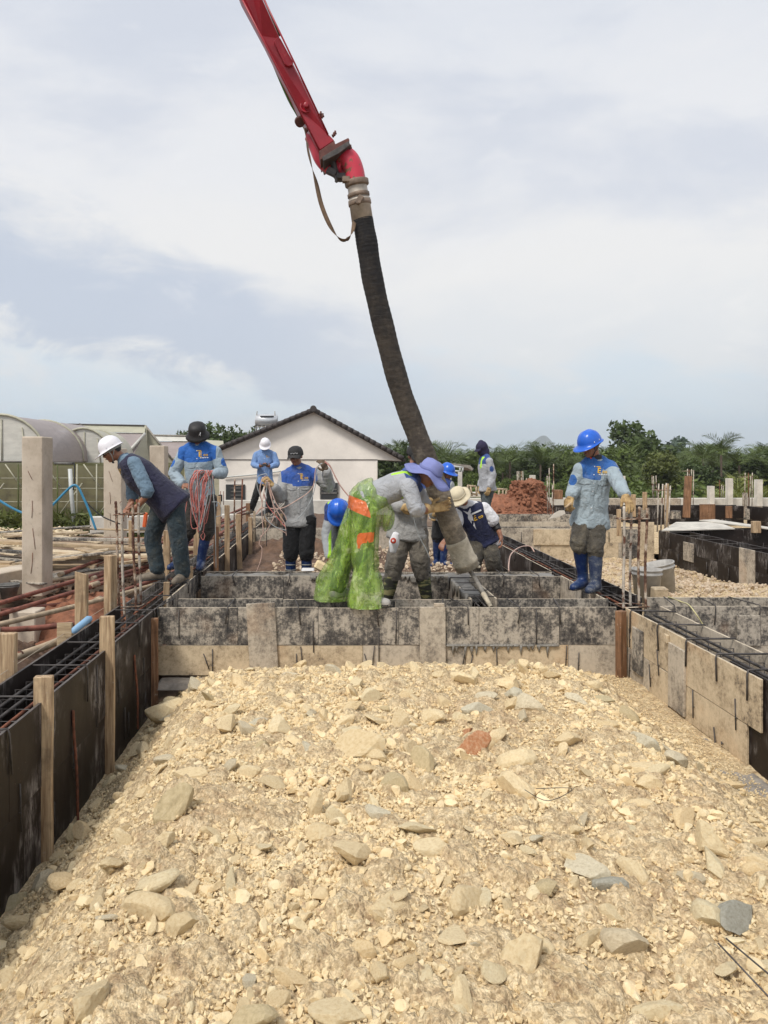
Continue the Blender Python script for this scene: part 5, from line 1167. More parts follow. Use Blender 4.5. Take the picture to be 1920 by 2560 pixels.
for (px, py) in ((797, 288), (802, 293), (871, 371), (830, 340), (833, 336), (762, 329)):
    a = W(px, py, yD + .02); MB().tube([a, a + Vector((.03, 0, .012))], [.014, .011], 6).tube([a + Vector((.01, -.02, -.02)), a + Vector((.02, -.02, .025))], .009, 6).build('bolt', MT['rust_plate'], boom)
MB().tube([W(750, 306, yD + .05), W(748, 303, yD + .12)], .045, 16).build('pulley', MT['rust_plate'], boom)
MB().tube(spline([W(560, -150, 6.9), W(700, 200, 7.0), W(745, 290, 7.1), W(775, 345, 7.1), W(790, 372, 7.08)], 6), .012, 8).build('control_line', MT['leaf_bright'], boom)
MB().tube([W(652, -20, 6.72), W(700, 90, 6.86)], .010, 8).build('control_line', MT['leaf_mid'], boom)
MB().tube(spline([W(775, 330, 7.1), W(785, 352, 7.1), W(800, 380, 7.1), W(812, 402, 7.08)], 5), .052, 14).build('feed_pipe', MT['pipe_red'], boom)
for k in range(4): MB().lathe([(.055, -.008), (.066, -.004), (.066, .004), (.055, .008)], Matrix.Translation(W(778 + k * 4, 342 + k * 9, 7.09)) @ Matrix.Rotation(-.5, 4, 'Y'), 18).build('pipe_flange', MT['rust_plate' if k % 2 else 'steel_dark'], boom)
# safety strap, a flat twisting ribbon
sp = spline([W(762, 320, 6.84), W(768, 365, 6.82), W(778, 410, 6.82), W(790, 455, 6.82), W(803, 510, 6.82), W(822, 558, 6.82), W(842, 590, 6.84), W(858, 601, 6.85), W(873, 594, 6.86), W(882, 575, 6.87), W(886, 552, 6.9)], 8)
mb = MB(); vs = []; th = .0015
for i, p in enumerate(sp):
    t_ = (sp[min(i + 1, len(sp) - 1)] - sp[max(i - 1, 0)]).normalized(); a = .9 + 1.1 * math.sin(i * .14) + (.5 if i > 60 else 0)
    s = t_.cross(Vector((0, 1, 0))).normalized(); w_ = (s * math.cos(a) + Vector((0, 1, 0)) * math.sin(a)) * .020; nn_ = t_.cross(w_).normalized() * th
    vs += [p - w_ - nn_, p + w_ - nn_, p + w_ + nn_, p - w_ + nn_]
fs = []
for i in range(len(sp) - 1):
    for k in range(4): fs.append((i * 4 + k, i * 4 + (k + 1) % 4, (i + 1) * 4 + (k + 1) % 4, (i + 1) * 4 + k))
mb.add(vs, fs, 0, True); tag(mb.build('safety_strap', MT['strap']), 'brown webbing strap looping from the boom to the hose', 'strap')
t = thing('vibrator_poker', 'cement coated poker pipe slanting into the short middle form', 'vibrator', W(1225, 1512, 6.9))
MB().tube([W(1158, 1400, 7.4), W(1190, 1450, 7.25), W(1215, 1495, 7.05)], .022, 12).build('shaft', MT['tube_grey'], t)
MB().tube([W(1208, 1484, 7.1), W(1228, 1518, 6.95)], [.026, .02], 12).build('poker_head', MT['cement_crust'], t)
# ================================================================== PEOPLE
class Shell:
    """closed overlapping solids that are fused into one skin by a voxel remesh"""
    def __init__(s): s.mb = MB()
    def limb(s, pts, rad, n=14, ell=None, sub=4):
        P = [Vector(p) for p in pts]
        if len(P) > 2: Q = spline(P, sub)
        else: Q = [P[0].lerp(P[1], k / 3) for k in range(4)]
        rr = np.interp(np.linspace(0, 1, len(Q)), np.linspace(0, 1, len(rad)), rad)
        t0 = (Q[0] - Q[1]).normalized(); t1 = (Q[-1] - Q[-2]).normalized(); A = []; RA = []
        for f in (.98, .8, .45): A.append(Q[0] + t0 * rr[0] * f * .8); RA.append(rr[0] * math.sqrt(1 - f * f) + .001)
        B = []; RB = []
        for f in (.45, .8, .98): B.append(Q[-1] + t1 * rr[-1] * f * .8); RB.append(rr[-1] * math.sqrt(1 - f * f) + .001)
        s.mb.tube(A + Q + B, RA + list(rr) + RB, n); return s
    def ell(s, c, r, fr=None, n=16):
        V, F = ICO[2 if max(r) < .05 else 3]; M = fr or Matrix.Identity(3)
        s.mb.add([Vector(c) + M @ Vector((v[0] * r[0], v[1] * r[1], v[2] * r[2])) for v in V], [tuple(f) for f in F]); return s
    def loft(s, secs, lat, n=22, sub=4):
        """secs: (centre, half width along lat, half depth)"""
        C = spline([a[0] for a in secs], sub); m = len(C); u = np.linspace(0, 1, m); k = np.linspace(0, 1, len(secs))
        w = np.interp(u, k, [a[1] for a in secs]); d = np.interp(u, k, [a[2] for a in secs]); vs = []
        for i, c in enumerate(C):
            t = (C[min(i + 1, m - 1)] - C[max(i - 1, 0)]).normalized(); l = (lat - t * lat.dot(t)).normalized(); f = t.cross(l)
            for q in range(n):
                a = 2 * math.pi * q / n; ca, sa = math.cos(a), math.sin(a); e = .85
                vs.append(c + l * w[i] * math.copysign(abs(ca) ** e, ca) + f * d[i] * math.copysign(abs(sa) ** e, sa))
        fs = [tuple(range(n))[::-1], tuple((m - 1) * n + q for q in range(n))]
        for i in range(m - 1):
            for q in range(n): fs.append((i * n + q, i * n + (q + 1) % n, (i + 1) * n + (q + 1) % n, (i + 1) * n + q))
        s.mb.add(vs, fs); return s
    def fuse(s, vox, smooth_it=4, dec=.55):
        me = bpy.data.meshes.new('tmp'); me.from_pydata(s.mb.v, [], s.mb.f); me.update()
        o = bpy.data.objects.new('tmp', me); COL.objects.link(o)
        m = o.modifiers.new('r', 'REMESH'); m.mode = 'VOXEL'; m.voxel_size = vox
        if smooth_it: k = o.modifiers.new('s', 'SMOOTH'); k.factor = .5; k.iterations = smooth_it
        if dec < 1: q = o.modifiers.new('d', 'DECIMATE'); q.ratio = dec
        dg = bpy.context.evaluated_depsgraph_get(); ev = o.evaluated_get(dg); e = ev.to_mesh()
        V = np.empty(len(e.vertices) * 3); e.vertices.foreach_get('co', V); V = V.reshape(-1, 3)
        N = np.empty(len(e.vertices) * 3); e.vertices.foreach_get('normal', N); N = N.reshape(-1, 3)
        F = np.empty(len(e.loops), dtype=np.int32); e.loops.foreach_get('vertex_index', F)
        tot = np.empty(len(e.polygons), dtype=np.int32); e.polygons.foreach_get('loop_total', tot)
        if (tot == 4).all(): F = F.reshape(-1, 4)
        else:
            st = np.concatenate([[0], np.cumsum(tot)[:-1]]); F = np.array([F[a:a + 3] for a, t_ in zip(st, tot)] + [[F[a], F[a + 2], F[a + 3]] for a, t_ in zip(st, tot) if t_ == 4])
        ev.to_mesh_clear(); bpy.data.objects.remove(o); bpy.data.meshes.remove(me); return V, F, N
def folds(V, N, amp, f=11, seed=0, stretch=None):
    """crumpled cloth: ridged noise along the normals"""
    P = V * f
    if stretch is not None: P = P @ stretch
    w = fbm(V * 4 + seed, seed, 2)[:, None] * 3
    a = 1 - np.abs(fbm(P + w, seed + 3, 3) - .5) * 4; b = fbm(V * 26 + w, seed + 9, 2) - .5
    return V + N * (np.clip(a, -.6, 1) * amp + b * amp * .5)[:, None]
def put(name, V, F, mat, parent, attrs=None, zmin=None):
    if zmin is not None: V = V.copy(); V[:, 2] = np.maximum(V[:, 2], zmin)
    c = (V.min(0) + V.max(0)) / 2; return link(name, fast_mesh(name, V - c, F, mat, True, attrs=attrs), parent, world_loc=c)
def dist_seg(V, a, b):
    a = np.array(a); b = np.array(b); d = b - a; t = np.clip(((V - a) @ d) / (d @ d), 0, 1); return np.linalg.norm(V - a - t[:, None] * d, axis=1), t
def frame(fwd, up=(0, 0, 1)):
    f = Vector(fwd).normalized(); u = Vector(up); u = (u - f * u.dot(f)).normalized(); l = f.cross(u)   # lat, fwd, up
    return Matrix((l, f, u)).transposed()

def hand_shape(sh, wrist, d, n, curl=.5, side=1, k=1.0, fat=1.0, spread=.12, thumb=.6, lead=.06):
    """palm, four unequal jointed fingers and a thumb from the side of the palm; n = out of the back of the hand"""
    d = Vector(d).normalized(); n = Vector(n); n = (n - d * n.dot(d)).normalized(); s = d.cross(n) * side; w = Vector(wrist)
    pc = w + d * .05 * k
    sh.limb([w - d * lead * k, w + d * .02 * k], [.026 * k * fat, .029 * k * fat])
    for o in (-.027, -.009, .009, .027): sh.limb([w + d * .012 * k + s * o * .7 * k, w + d * .088 * k + s * o * k], [.0165 * k * fat, .0135 * k * fat], 8)
    for i, (o, L) in enumerate(((-.030, .058), (-.0105, .074), (.0105, .082), (.031, .072))):
        p = w + d * .088 * k + s * o * k; a = spread * (o / .03); dd = (d + s * a).normalized(); c = curl * (1 + .12 * (3 - i)); pts = [p]
        for j, f in enumerate((.46, .31, .25)):
            ang = c * (.55 + .55 * j); v = dd * math.cos(ang) - n * math.sin(ang); pts.append(pts[-1] + v * L * k * f * 1.12)
        sh.limb(pts, [.0100 * k * fat, .0094 * k * fat, .0086 * k * fat, .0076 * k * fat], 8, sub=3)
    b = w + d * .022 * k + s * .026 * k - n * .006 * k; v1 = (d * .62 + s * .72 * thumb * 1.6 - n * .25).normalized(); v2 = (d * .9 + s * .25 - n * (.2 + curl * .5)).normalized()
    sh.limb([b, b + v1 * .038 * k, b + v1 * .040 * k + v2 * .030 * k, b + v1 * .040 * k + v2 * .052 * k], [.0145 * k * fat, .0125 * k * fat, .0110 * k * fat, .0088 * k * fat], 8, sub=3)

def head_shape(sh, c, Fm, k=1.0):
    P = lambda x, y, z: Vector(c) + Fm @ Vector((x * k, y * k, z * k))
    sh.ell(P(0, -.012, .022), (.077 * k, .096 * k, .098 * k), Fm); sh.ell(P(0, .020, -.045), (.060 * k, .068 * k, .070 * k), Fm)
    sh.ell(P(0, .066, -.090), (.026 * k, .024 * k, .022 * k), Fm); sh.ell(P(0, .062, .022), (.058 * k, .026 * k, .020 * k), Fm)
    sh.limb([P(0, .082, .012), P(0, .104, -.022)], [.0085 * k, .0145 * k], 8); sh.ell(P(0, .094, -.030), (.021 * k, .013 * k, .010 * k), Fm)
    for s in (-1, 1): sh.ell(P(s * .078, -.008, -.010), (.009 * k, .020 * k, .032 * k), Fm); sh.ell(P(s * .040, .066, -.028), (.024 * k, .022 * k, .024 * k), Fm)
    sh.ell(P(0, .084, -.058), (.026 * k, .012 * k, .013 * k), Fm)
    return P
def helmet(parent, c, Fm, mat, k=1.0, straps=('strap_black', 'buckle_red')):
    M = Matrix.Translation(Vector(c) + Fm @ Vector((0, -.006, .030))) @ Fm.to_4x4(); prof = []
    for a in np.linspace(90, 0, 12): prof.append((max(.001, .112 * math.cos(R(a)) ** .85), .126 * math.sin(R(a))))
    def f(r, z, q):
        fr = math.sin(q); m = 1 + .16 * abs(fr) - .02
        ridge = .007 * math.exp(-((math.cos(q) * r) / .020) ** 2) * (1 if z > .03 else 0) + .004 * math.exp(-((abs(math.cos(q) * r) - .052) / .012) ** 2) * (1 if z > .04 else 0)
        if r > .1135: return r * m + (.062 * max(0, fr) ** 2.5 * (1 if r > .125 else .55)), z - .014 * max(0, fr) ** 2
        return r * m, z + ridge
    prof += [(.114, -.006), (.121, -.010), (.1262, -.012), (.1262, -.017), (.117, -.016), (.106, .004), (.09, .06), (.05, .10), (.001, .112)]
    h = MB().lathe(prof, M, 36, fn=f).build('helmet', MT[mat], parent)
    P = lambda x, y, z: Vector(c) + Fm @ Vector((x, y, z))
    for s in (-1, 1):
        MB().tube([P(s * .086, .040, .02), P(s * .078, .035, -.05), P(s * .030, .045, -.112), P(0, .05, -.122)], .0055, 5).build('chin_strap', MT[straps[0]], h)
        MB().tube([P(s * .088, -.035, .02), P(s * .079, .018, -.055)], .0055, 5).build('chin_strap', MT[straps[0]], h)
    MB().tube([P(.02, .052, -.118), P(-.02, .052, -.122)], .012, 6).build('buckle', MT[straps[1]], h)
    MB().lathe([(.094, -.03), (.099, -.028), (.099, -.004), (.094, -.002)], Matrix.Translation(Vector(c) + Fm @ Vector((0, -.010, .022))) @ Fm.to_4x4(), 24, sy=1.08).build('head_band', MT['strap_black' if straps[0] == 'strap_black' else 'strap_grey'], h)
    for s in (-1, 1):
        for y in (.045, -.03): MB().lathe([(.001, .004), (.007, .004), (.008, 0)], Matrix.Translation(P(s * .108, y, .046)) @ Matrix.Rotation(s * R(90), 4, 'Y'), 8).build('rivet', MT['logo_white'], h)
    return h
def hat(parent, name, c, Fm, prof, mat, k=1.0, wob=0.0, tiltf=0.0, band=None):
    M = Matrix.Translation(Vector(c)) @ Fm.to_4x4(); outer = prof; inner = [(max(.001, r - .004), z - .004) for r, z in reversed(prof)]
    def f(r, z, q):
        w = wob * (r / .2) ** 2; return r * (1 + .10 * abs(math.sin(q)) - .02), z + w * math.sin(q * 3 + .8) + w * .5 * math.sin(q * 5) + tiltf * (r / .2) * math.sin(q)
    h = MB().lathe(outer + inner, M, 40, fn=f).build(name, MT[mat], parent)
    if band: MB().lathe([(band[0] + .001, band[1]), (band[0] + .004, band[1]), (band[0] + .004, band[1] + .03), (band[0] + .0005, band[1] + .03)], M, 40, fn=f).build('hat_band', MT[band[2]], h)
    return h
def boot(parent, knee_pt, ank, toe, sole, mat, h=.34, name='boot', rad=(.066, .060, .050, .048), vox=.011):
    sh = Shell(); k, a = Vector(knee_pt), Vector(ank); d = (k - a); top = a + d.normalized() * min(h, d.length * .9)
    sh.limb([top, top.lerp(a, .45), a + Vector((0, 0, -.01)), Vector((a.x, a.y, min(a.z, sole + .07)))], [rad[0], rad[1], rad[2], rad[2]], 16)
    t = Vector(toe) - a; t.z = 0; t.normalize(); b = Vector((a.x, a.y, sole))
    sh.limb([b - t * .05 + Vector((0, 0, .045)), b + t * .05 + Vector((0, 0, .05)), b + t * .13 + Vector((0, 0, .036)), b + t * .195 + Vector((0, 0, .030))], [.046, .050, .046, .036], 14)
    V, F, N = sh.fuse(vox, 3); V = folds(V, N, .004, 10, 4)
    o = put(name, V, F, MT[mat], parent, zmin=sole)
    u = (top - a).normalized(); MB().tube([top - u * .0, top + u * .014], [rad[0] + .008, rad[0] + .008], 18).build('boot_rim', MT[mat], o)
    mb = MB(); mb.tube([b - t * .075 + Vector((0, 0, .012)), b + t * .06 + Vector((0, 0, .012)), b + t * .21 + Vector((0, 0, .012))], [.046, .050, .040], 12, ell=[(1, .26)] * 3); mb.build('sole', MT['cable'], o)
    return o
def project(parent, name, bvh, c, n, up, pts2, faces, mat, off=.004, far=.3, thick=0.0):
    """flat print or flap laid on the cloth: 2-D points dropped onto the surface along -n"""
    n = Vector(n).normalized(); up = Vector(up); up = (up - n * up.dot(n)).normalized(); rt = up.cross(n); vs = []
    for (x, y) in pts2:
        o = Vector(c) + rt * x + up * y + n * far / 2; hit = bvh.ray_cast(o, -n, far)
        if hit[0] is None: return None
        vs.append(hit[0] + n * off)
    mb = MB(); mb.add(vs, faces, 0, True)
    if thick: m = len(vs); mb.v += [tuple(Vector(v) - n * thick) for v in vs]; mb.f += [tuple(k + m for k in f)[::-1] for f in faces]; mb.mi += [0] * len(faces); mb.sm += [True] * len(faces)
    return mb.build(name, MT[mat], parent)
def grid2(w, h, nx=5, ny=4, cut=0.0):
    P = [((i / nx - .5) * w, (j / ny - .5) * h - (cut * (1 - abs(i / nx - .5) * 2) if j == 0 else 0)) for j in range(ny + 1) for i in range(nx + 1)]
    return P, [(j * (nx + 1) + i, j * (nx + 1) + i + 1, (j + 1) * (nx + 1) + i + 1, (j + 1) * (nx + 1) + i) for j in range(ny) for i in range(nx)]
_TX = {}
def text2(s, size):
    if s not in _TX:
        cu = bpy.data.curves.new('t', 'FONT'); cu.body = s; cu.size = 1; cu.align_x = 'CENTER'; cu.resolution_u = 2; cu.offset = .02
        o = bpy.data.objects.new('t', cu); COL.objects.link(o); dg = bpy.context.evaluated_depsgraph_get(); me = bpy.data.meshes.new_from_object(o.evaluated_get(dg))
        _TX[s] = ([tuple(v.co[:2]) for v in me.vertices], [tuple(p.vertices) for p in me.polygons]); bpy.data.objects.remove(o); bpy.data.meshes.remove(me)
    P, F = _TX[s]; return [(x * size, y * size) for x, y in P], F
def logo(parent, bvh, c, n, up, k=1.0, col='logo_yellow', line=True):
    P, F = text2('E', .085 * k); project(parent, 'chest_logo', bvh, Vector(c), n, up, [(x - .045 * k, y - .02 * k) for x, y in P], F, col, .0045)
    P, F = text2('co', .055 * k); project(parent, 'chest_logo', bvh, Vector(c), n, up, [(x + .02 * k, y - .018 * k) for x, y in P], F, col, .0045)
    P, F = grid2(.045 * k, .010 * k, 2, 1); project(parent, 'chest_logo', bvh, Vector(c), n, up, [(x - .055 * k, y + .052 * k) for x, y in P], F, col, .0045)
    if line:
        for j in range(4): P, F = grid2(.019 * k, .010 * k, 1, 1); project(parent, 'chest_lettering', bvh, Vector(c), n, up, [(x + (-.038 + .026 * j) * k, y - .036 * k) for x, y in P], F, 'logo_white', .0045)

WORK = dict(base=(0.37, 0.37, 0.365), yoke=(0.025, 0.085, 0.33)); PANTS = {}
def person(label, D, J, face, up=(0, 0, 1), vox=.010, feet=None, sole=0.0, jacket=None, mask_yoke=.66, sleeve='long', trousers=None, trouser_r=(.100, .082, .074, .066), boots=None, hands=None, hat_fn=None, fat=1.0, vest=None, hood=None, kneecut=0.0, sleeve_r=(.072, .064, .052), wrinkle=.0105, patch=True, stripe=False, collar='same', tor=(1.0, 1.0), shirt_attr=None, hem_drop=0.10, chest_n=None, extra=None):
    P = {}
    for k, v in J.items(): P[k] = W(v[0], v[1], D + (v[2] if len(v) > 2 else 0))
    root_loc = P['pv'].copy(); root_loc.z = sole
    t = thing('person', label, 'person', root_loc, 'workers pouring the concrete')
    Fm = frame(face, up); hc = P['hc']
    lat = (P['shR'] - P['shL']).normalized(); spine = (P['nb'] - P['pv']).normalized()
    # ---- continuous body
    sh = Shell(); head_shape(sh, hc, Fm); sh.limb([P['nb'] - spine * .05, P['nb'], hc + Fm @ Vector((0, -.02, -.04))], [.062, .056, .054], 14)
    m1 = P['pv'].lerp(P['nb'], .5)
    sh.loft([(P['pv'] - spine * .06, .14 * fat, .095 * fat), (P['pv'] + spine * .06, .135 * fat, .09 * fat), (m1, .13 * fat, .085 * fat), (P['pv'].lerp(P['nb'], .82), .15 * fat, .09 * fat), (P['nb'], .055, .05)], lat)
    for s in 'LR':
        sh.limb([P['sh' + s], P['el' + s], P['wr' + s]], [.046, .040, .029], 12); sh.ell(P['sh' + s], (.052, .052, .052))
        sh.limb([P['hp' + s], P['kn' + s], P['an' + s]], [.075, .052, .038], 12)
        tz = (feet[s] if feet else Vector((0, -1, 0))); a = P['an' + s]; sh.limb([a, Vector((a.x, a.y, sole + .05)), Vector((a.x, a.y, sole + .04)) + Vector(tz).normalized() * .10], [.030, .026, .018], 10)
    bare = [s for s in 'LR' if hands and hands.get(s) and hands[s].get('mat') is None]
    for s in bare: h = hands[s]; hand_shape(sh, P['wr' + s], h['d'], h['n'], h.get('curl', .6), h.get('side', 1), 1.0, 1.0, h.get('spread', .12), h.get('thumb', .6))
    V, F, N = sh.fuse(min(vox, .0085) if vox < .013 else vox, 2, .35); body = put('body', V, F, MT['skin'], t)
    Ph = lambda x, y, z: hc + Fm @ Vector((x, y, z))
    for s in (-1, 1):
        MB().lathe([(.001, -.008), (.010, -.004), (.012, .001), (.001, .006)], Matrix.Translation(Ph(s * .031, .083, .004)) @ (Fm @ Matrix.Rotation(R(-90), 3, 'X')).to_4x4(), 10).build('eye', MT['eye'], body)
        MB().tube([Ph(s * .014, .093, .022), Ph(s * .032, .091, .027), Ph(s * .050, .079, .022)], [.003, .0045, .003], 5).build('eyebrow', MT['hair'], body)
    MB().tube([Ph(-.022, .094, -.057), Ph(0, .1005, -.056), Ph(.022, .094, -.057)], [.003, .006, .003], 6).build('mouth', MT['lip'], body)
    # hair: skull cap cut at the hairline
    Vh, Fh = ICO[3]; sel = np.array([not (v[1] > .45 and v[2] < .35) and v[2] > -.55 - .2 * (v[1] < 0) for v in Vh]); fk = [tuple(f) for f in Fh if sel[f].all()]
    MB().add([Ph(v[0] * .083, -.016 + v[1] * .097, .024 + v[2] * .101) for v in Vh], fk, 0, True).build('hair', MT['hair'], body)
    # ---- hands with gloves
    for s in 'LR':
        h = hands.get(s) if hands else None
        if h and h.get('mat'):
            sg = Shell(); hand_shape(sg, P['wr' + s], h['d'], h['n'], h.get('curl', .6), h.get('side', 1), 1.06, 1.18, h.get('spread', .14), h.get('thumb', .6), .02)
            a = (P['el' + s] - P['wr' + s]).normalized(); c = h.get('cuff', .10)
            if c: sg.limb([P['wr' + s], P['wr' + s] + a * c], [.036, .050], 14)
            V, F, N = sg.fuse(.0062 if vox < .013 else .009, 2, 1.0); V = folds(V, N, .002, 22, 3); put('glove', V, F, MT[h['mat']], t)
    # ---- trousers
    sh = Shell(); r = trouser_r
    sh.loft([(P['pv'] - spine * .09 + Vector((0, 0, -.02)), .150 * fat * tor[0], .112 * fat), (P['pv'], .155 * fat * tor[0], .115 * fat), (P['pv'] + spine * .07, .125 * fat * tor[0], .090 * fat)], lat)
    for s in 'LR':
        a, k, h = P['an' + s], P['kn' + s], P['hp' + s]
        end = k.lerp(a, 1 - kneecut) if kneecut else a
        sh.limb([h + Vector((0, 0, .02)), h.lerp(k, .5), k, k.lerp(end, .5), end], [r[0], (r[0] + r[1]) / 2, r[1], (r[1] + r[2]) / 2, r[3]], 16)
    V, F, N = sh.fuse(vox, 4); low = 1 + .9 * np.exp(-np.min([np.linalg.norm(V - np.array(P['kn' + s]), axis=1) for s in 'LR'], 0) / .10) + .8 * np.exp(-np.min([np.linalg.norm(V - np.array(P['an' + s]), axis=1) for s in 'LR'], 0) / .10)
    V2 = folds(V, N, wrinkle, 9, 5, np.diag([.8, .8, 2.0])); V = V + (V2 - V) * low[:, None]
    at = {}
    if trousers.get('attr'): at = trousers['attr'](V, P)
    tr = put(trousers.get('name', 'trousers'), V, F, trousers['mat'], t, at)
    # ---- boots
    if boots:
        for s in 'LR':
            tz = Vector(feet[s]).normalized() if feet else Vector((0, -1, 0)); sl = boots.get('sole' + s, sole)
            boot(t, P['kn' + s], P['an' + s], P['an' + s] + tz * .2, sl, boots['mat'] if isinstance(boots['mat'], str) else boots['mat'][s], boots.get('h', .34), boots.get('name', 'boot'), boots.get('rad', (.069, .062, .052, .05)))
    # ---- jacket or shirt
    def torso(sh, g, hem, top=.97):
        sh.loft([(P['pv'] - spine * (hem + .02), .150 * g * fat * tor[0], .12 * g * fat * tor[1]), (P['pv'] - spine * hem, .200 * g * fat * tor[0], .152 * g * fat * tor[1]), (P['pv'] - spine * (hem * .5), .192 * g * fat * tor[0], .148 * g * fat * tor[1]), (P['pv'] + spine * .02, .172 * g * fat * tor[0], .132 * g * fat * tor[1]), (P['pv'].lerp(P['nb'], .35), .160 * g * fat * tor[0], .126 * g * fat * tor[1]), (P['pv'].lerp(P['nb'], .62), .174 * g * fat * tor[0], .128 * g * fat * tor[1]),
                 (P['pv'].lerp(P['nb'], .84), .176 * g * fat, .112 * g * fat), (P['pv'].lerp(P['nb'], .95), .125 * g * fat, .090 * g), (P['pv'].lerp(P['nb'], top + .05), .070 * g, .066 * g)], lat)
        if g < 1.02:
            for s in 'LR': sh.limb([P['nb'].lerp(P['hc'], .10), P['nb'].lerp(P['sh' + s], .5) + spine * .018, P['sh' + s]], [.058, .060, .062], 12)
    sh = Shell(); torso(sh, 1.0, hem_drop)
    for s in 'LR':
        a, b, c = P['sh' + s], P['el' + s], P['wr' + s]; c2 = c + (b - c).normalized() * .015; sr = sleeve_r
        if sleeve == 'long': sh.limb([a, a.lerp(b, .5), b, b.lerp(c2, .5), c2], [sr[0], (sr[0] + sr[1]) / 2, sr[1], (sr[1] + sr[2]) / 2, sr[2]], 16)
        elif sleeve == 'elbow': sh.limb([a, a.lerp(b, .5), b, b.lerp(c, .12)], [sr[0] * 1.05, sr[0], sr[1] * 1.05, sr[1] * 1.05], 16)
        else: sh.limb([a, a.lerp(b, .5), a.lerp(b, .72)], [sr[0], sr[0], sr[0] * .98], 16)
        sh.ell(a, (sr[0] * 1.02,) * 3)
    V, F, N = sh.fuse(vox, 5)
    dT, tT = dist_seg(V, P['pv'], P['nb']); dL, tL = dist_seg(V, P['shL'], P['elL']); dR, tR = dist_seg(V, P['shR'], P['elR'])
    arm = np.minimum(dL, dR); el_d = np.minimum(np.linalg.norm(V - np.array(P['elL']), axis=1), np.linalg.norm(V - np.array(P['elR']), axis=1))
    V2 = folds(V, N, wrinkle, 8.5, 7); wgt = 1 + 1.1 * np.exp(-el_d / .08) - .35 * (tT > .7); V = V + (V2 - V) * wgt[:, None]
    latn = np.array(lat); mid = np.array(P['nb']); u = np.abs((V - mid) @ latn); sw = (P['shR'] - P['shL']).length / 2
    yoke = np.minimum((tT - mask_yoke) * .5, (sw * 1.20 - u) + .0)
    tn = np.where(dL < dR, tL, tR); yoke = np.minimum(yoke, np.where(arm < dT, (.34 - tn) * .3, .05))
    fn = np.array(spine.cross(lat)); fn = fn if (chest_n is None or fn @ np.array(chest_n) > 0) else -fn
    mp = np.full(len(V), -1.0)
    if patch:
        for s, tt, dd in (('L', tL, dL), ('R', tR, dR)):
            pc = np.array(P['sh' + s].lerp(P['el' + s], .52)) + latn * (.06 if s == 'R' else -.06) + np.array((0, -.02, 0)); mp = np.maximum(mp, .046 - np.linalg.norm((V - pc) * np.array((1, .8, .8)), axis=1))
    st = np.full(len(V), -1.0)
    if stripe:
        sgn = (V - mid) @ fn; st = np.minimum(.024 - np.abs(u - sw * .62), np.minimum(tT - .60, .97 - tT) * .5)
        st = np.minimum(st, .5)
    jk = put('jacket' if not vest else 'shirt', V, F, jacket, t, {'m1': yoke, 'm2': mp, 'm3': st})
    bvh = BVHTree.FromPolygons([tuple(v) for v in V], [tuple(int(q) for q in f) for f in F])
    cn = Vector(fn) if chest_n is None else Vector(chest_n)
    # collar
    if collar:
        cb_ = P['nb'] - spine * .012; R3 = Matrix((lat, (spine.cross(lat)).normalized(), spine)).transposed().to_4x4()
        MB().lathe([(.074, -.02), (.088, -.015), (.084, .030), (.070, .044), (.063, .040), (.064, -.01)], Matrix.Translation(cb_) @ R3, 20, fn=lambda r, z, q: (r, z - .018 * max(0, math.sin(q) * (1 if cn.dot(spine.cross(lat)) > 0 else -1)))).build('collar', jacket if collar == 'same' else MT[collar], jk)
    if vest:
        sh = Shell(); torso(sh, vest.get('g', 1.075), vest.get('hem', .13), .93)
        for s in 'LR': sh.ell(P['sh' + s].lerp(P['nb'], .32), (.082, .075, .075))
        V, F, N = sh.fuse(vox, 5); V = folds(V, N, wrinkle * .8, 8, 17); vt = put('vest', V, F, vest['mat'], t)
        vb = BVHTree.FromPolygons([tuple(v) for v in V], [tuple(int(q) for q in f) for f in F])
    else: vt, vb = None, None
    if hood:
        sh = Shell(); sh.ell(Ph(0, -.02, .025), (.098, .118, .125), Fm); sh.limb([Ph(0, -.05, -.06), P['nb'] - spine * .01], [.088, .085], 14); sh.ell(Ph(0, -.03, .11), (.05, .06, .06), Fm); sh.ell(Ph(0, .03, -.06), (.075, .075, .07), Fm)
        V, F, N = sh.fuse(.012, 3); V = folds(V, N, .004, 12, 3); put('hood', V, F, hood, t)
    if hat_fn: hat_fn(t, hc, Fm)
    if extra: extra(t, P, jk, bvh, lat, spine, cn, vt, vb)
    return t, P, bvh

def deco(P, jk, bvh, lat, spine, cn, logo_side=1, buttons=True, pockets=True, lg=1.0, zf=.80, flap_t=.60, lim=True):
    up = spine; rt = Vector(up).cross(cn).normalized()
    c = P['pv'].lerp(P['nb'], zf)
    if lg: logo(jk, bvh, c + rt * .085 * logo_side, cn, up, lg)
    if buttons:
        for u in np.linspace(.12, .88, 6):
            q = P['pv'].lerp(P['nb'], u) + cn * .3; h = bvh.ray_cast(q, -cn, .5)
            if h[0] is not None: MB().lathe([(.001, .004), (.006, .003), (.007, 0)], Matrix.Translation(h[0]) @ frame(up, cn).to_4x4(), 8).build('button', MT['logo_white'], jk)
        Pp, Fp = grid2(.034, .30, 1, 10); project(jk, 'placket', bvh, P['pv'].lerp(P['nb'], .32), cn, up, Pp, Fp, jk.data.materials[0].name, .004, .5, .004) if jk.data.materials[0].name in MT else None
    if pockets:
        for s in (-1, 1):
            Pp, Fp = grid2(.115, .040, 6, 2, .014); project(jk, 'pocket_flap', bvh, P['pv'].lerp(P['nb'], flap_t) + rt * s * .085, cn, up, Pp, Fp, jk.data.materials[0].name, .007, .5, .005) if jk.data.materials[0].name in MT else None
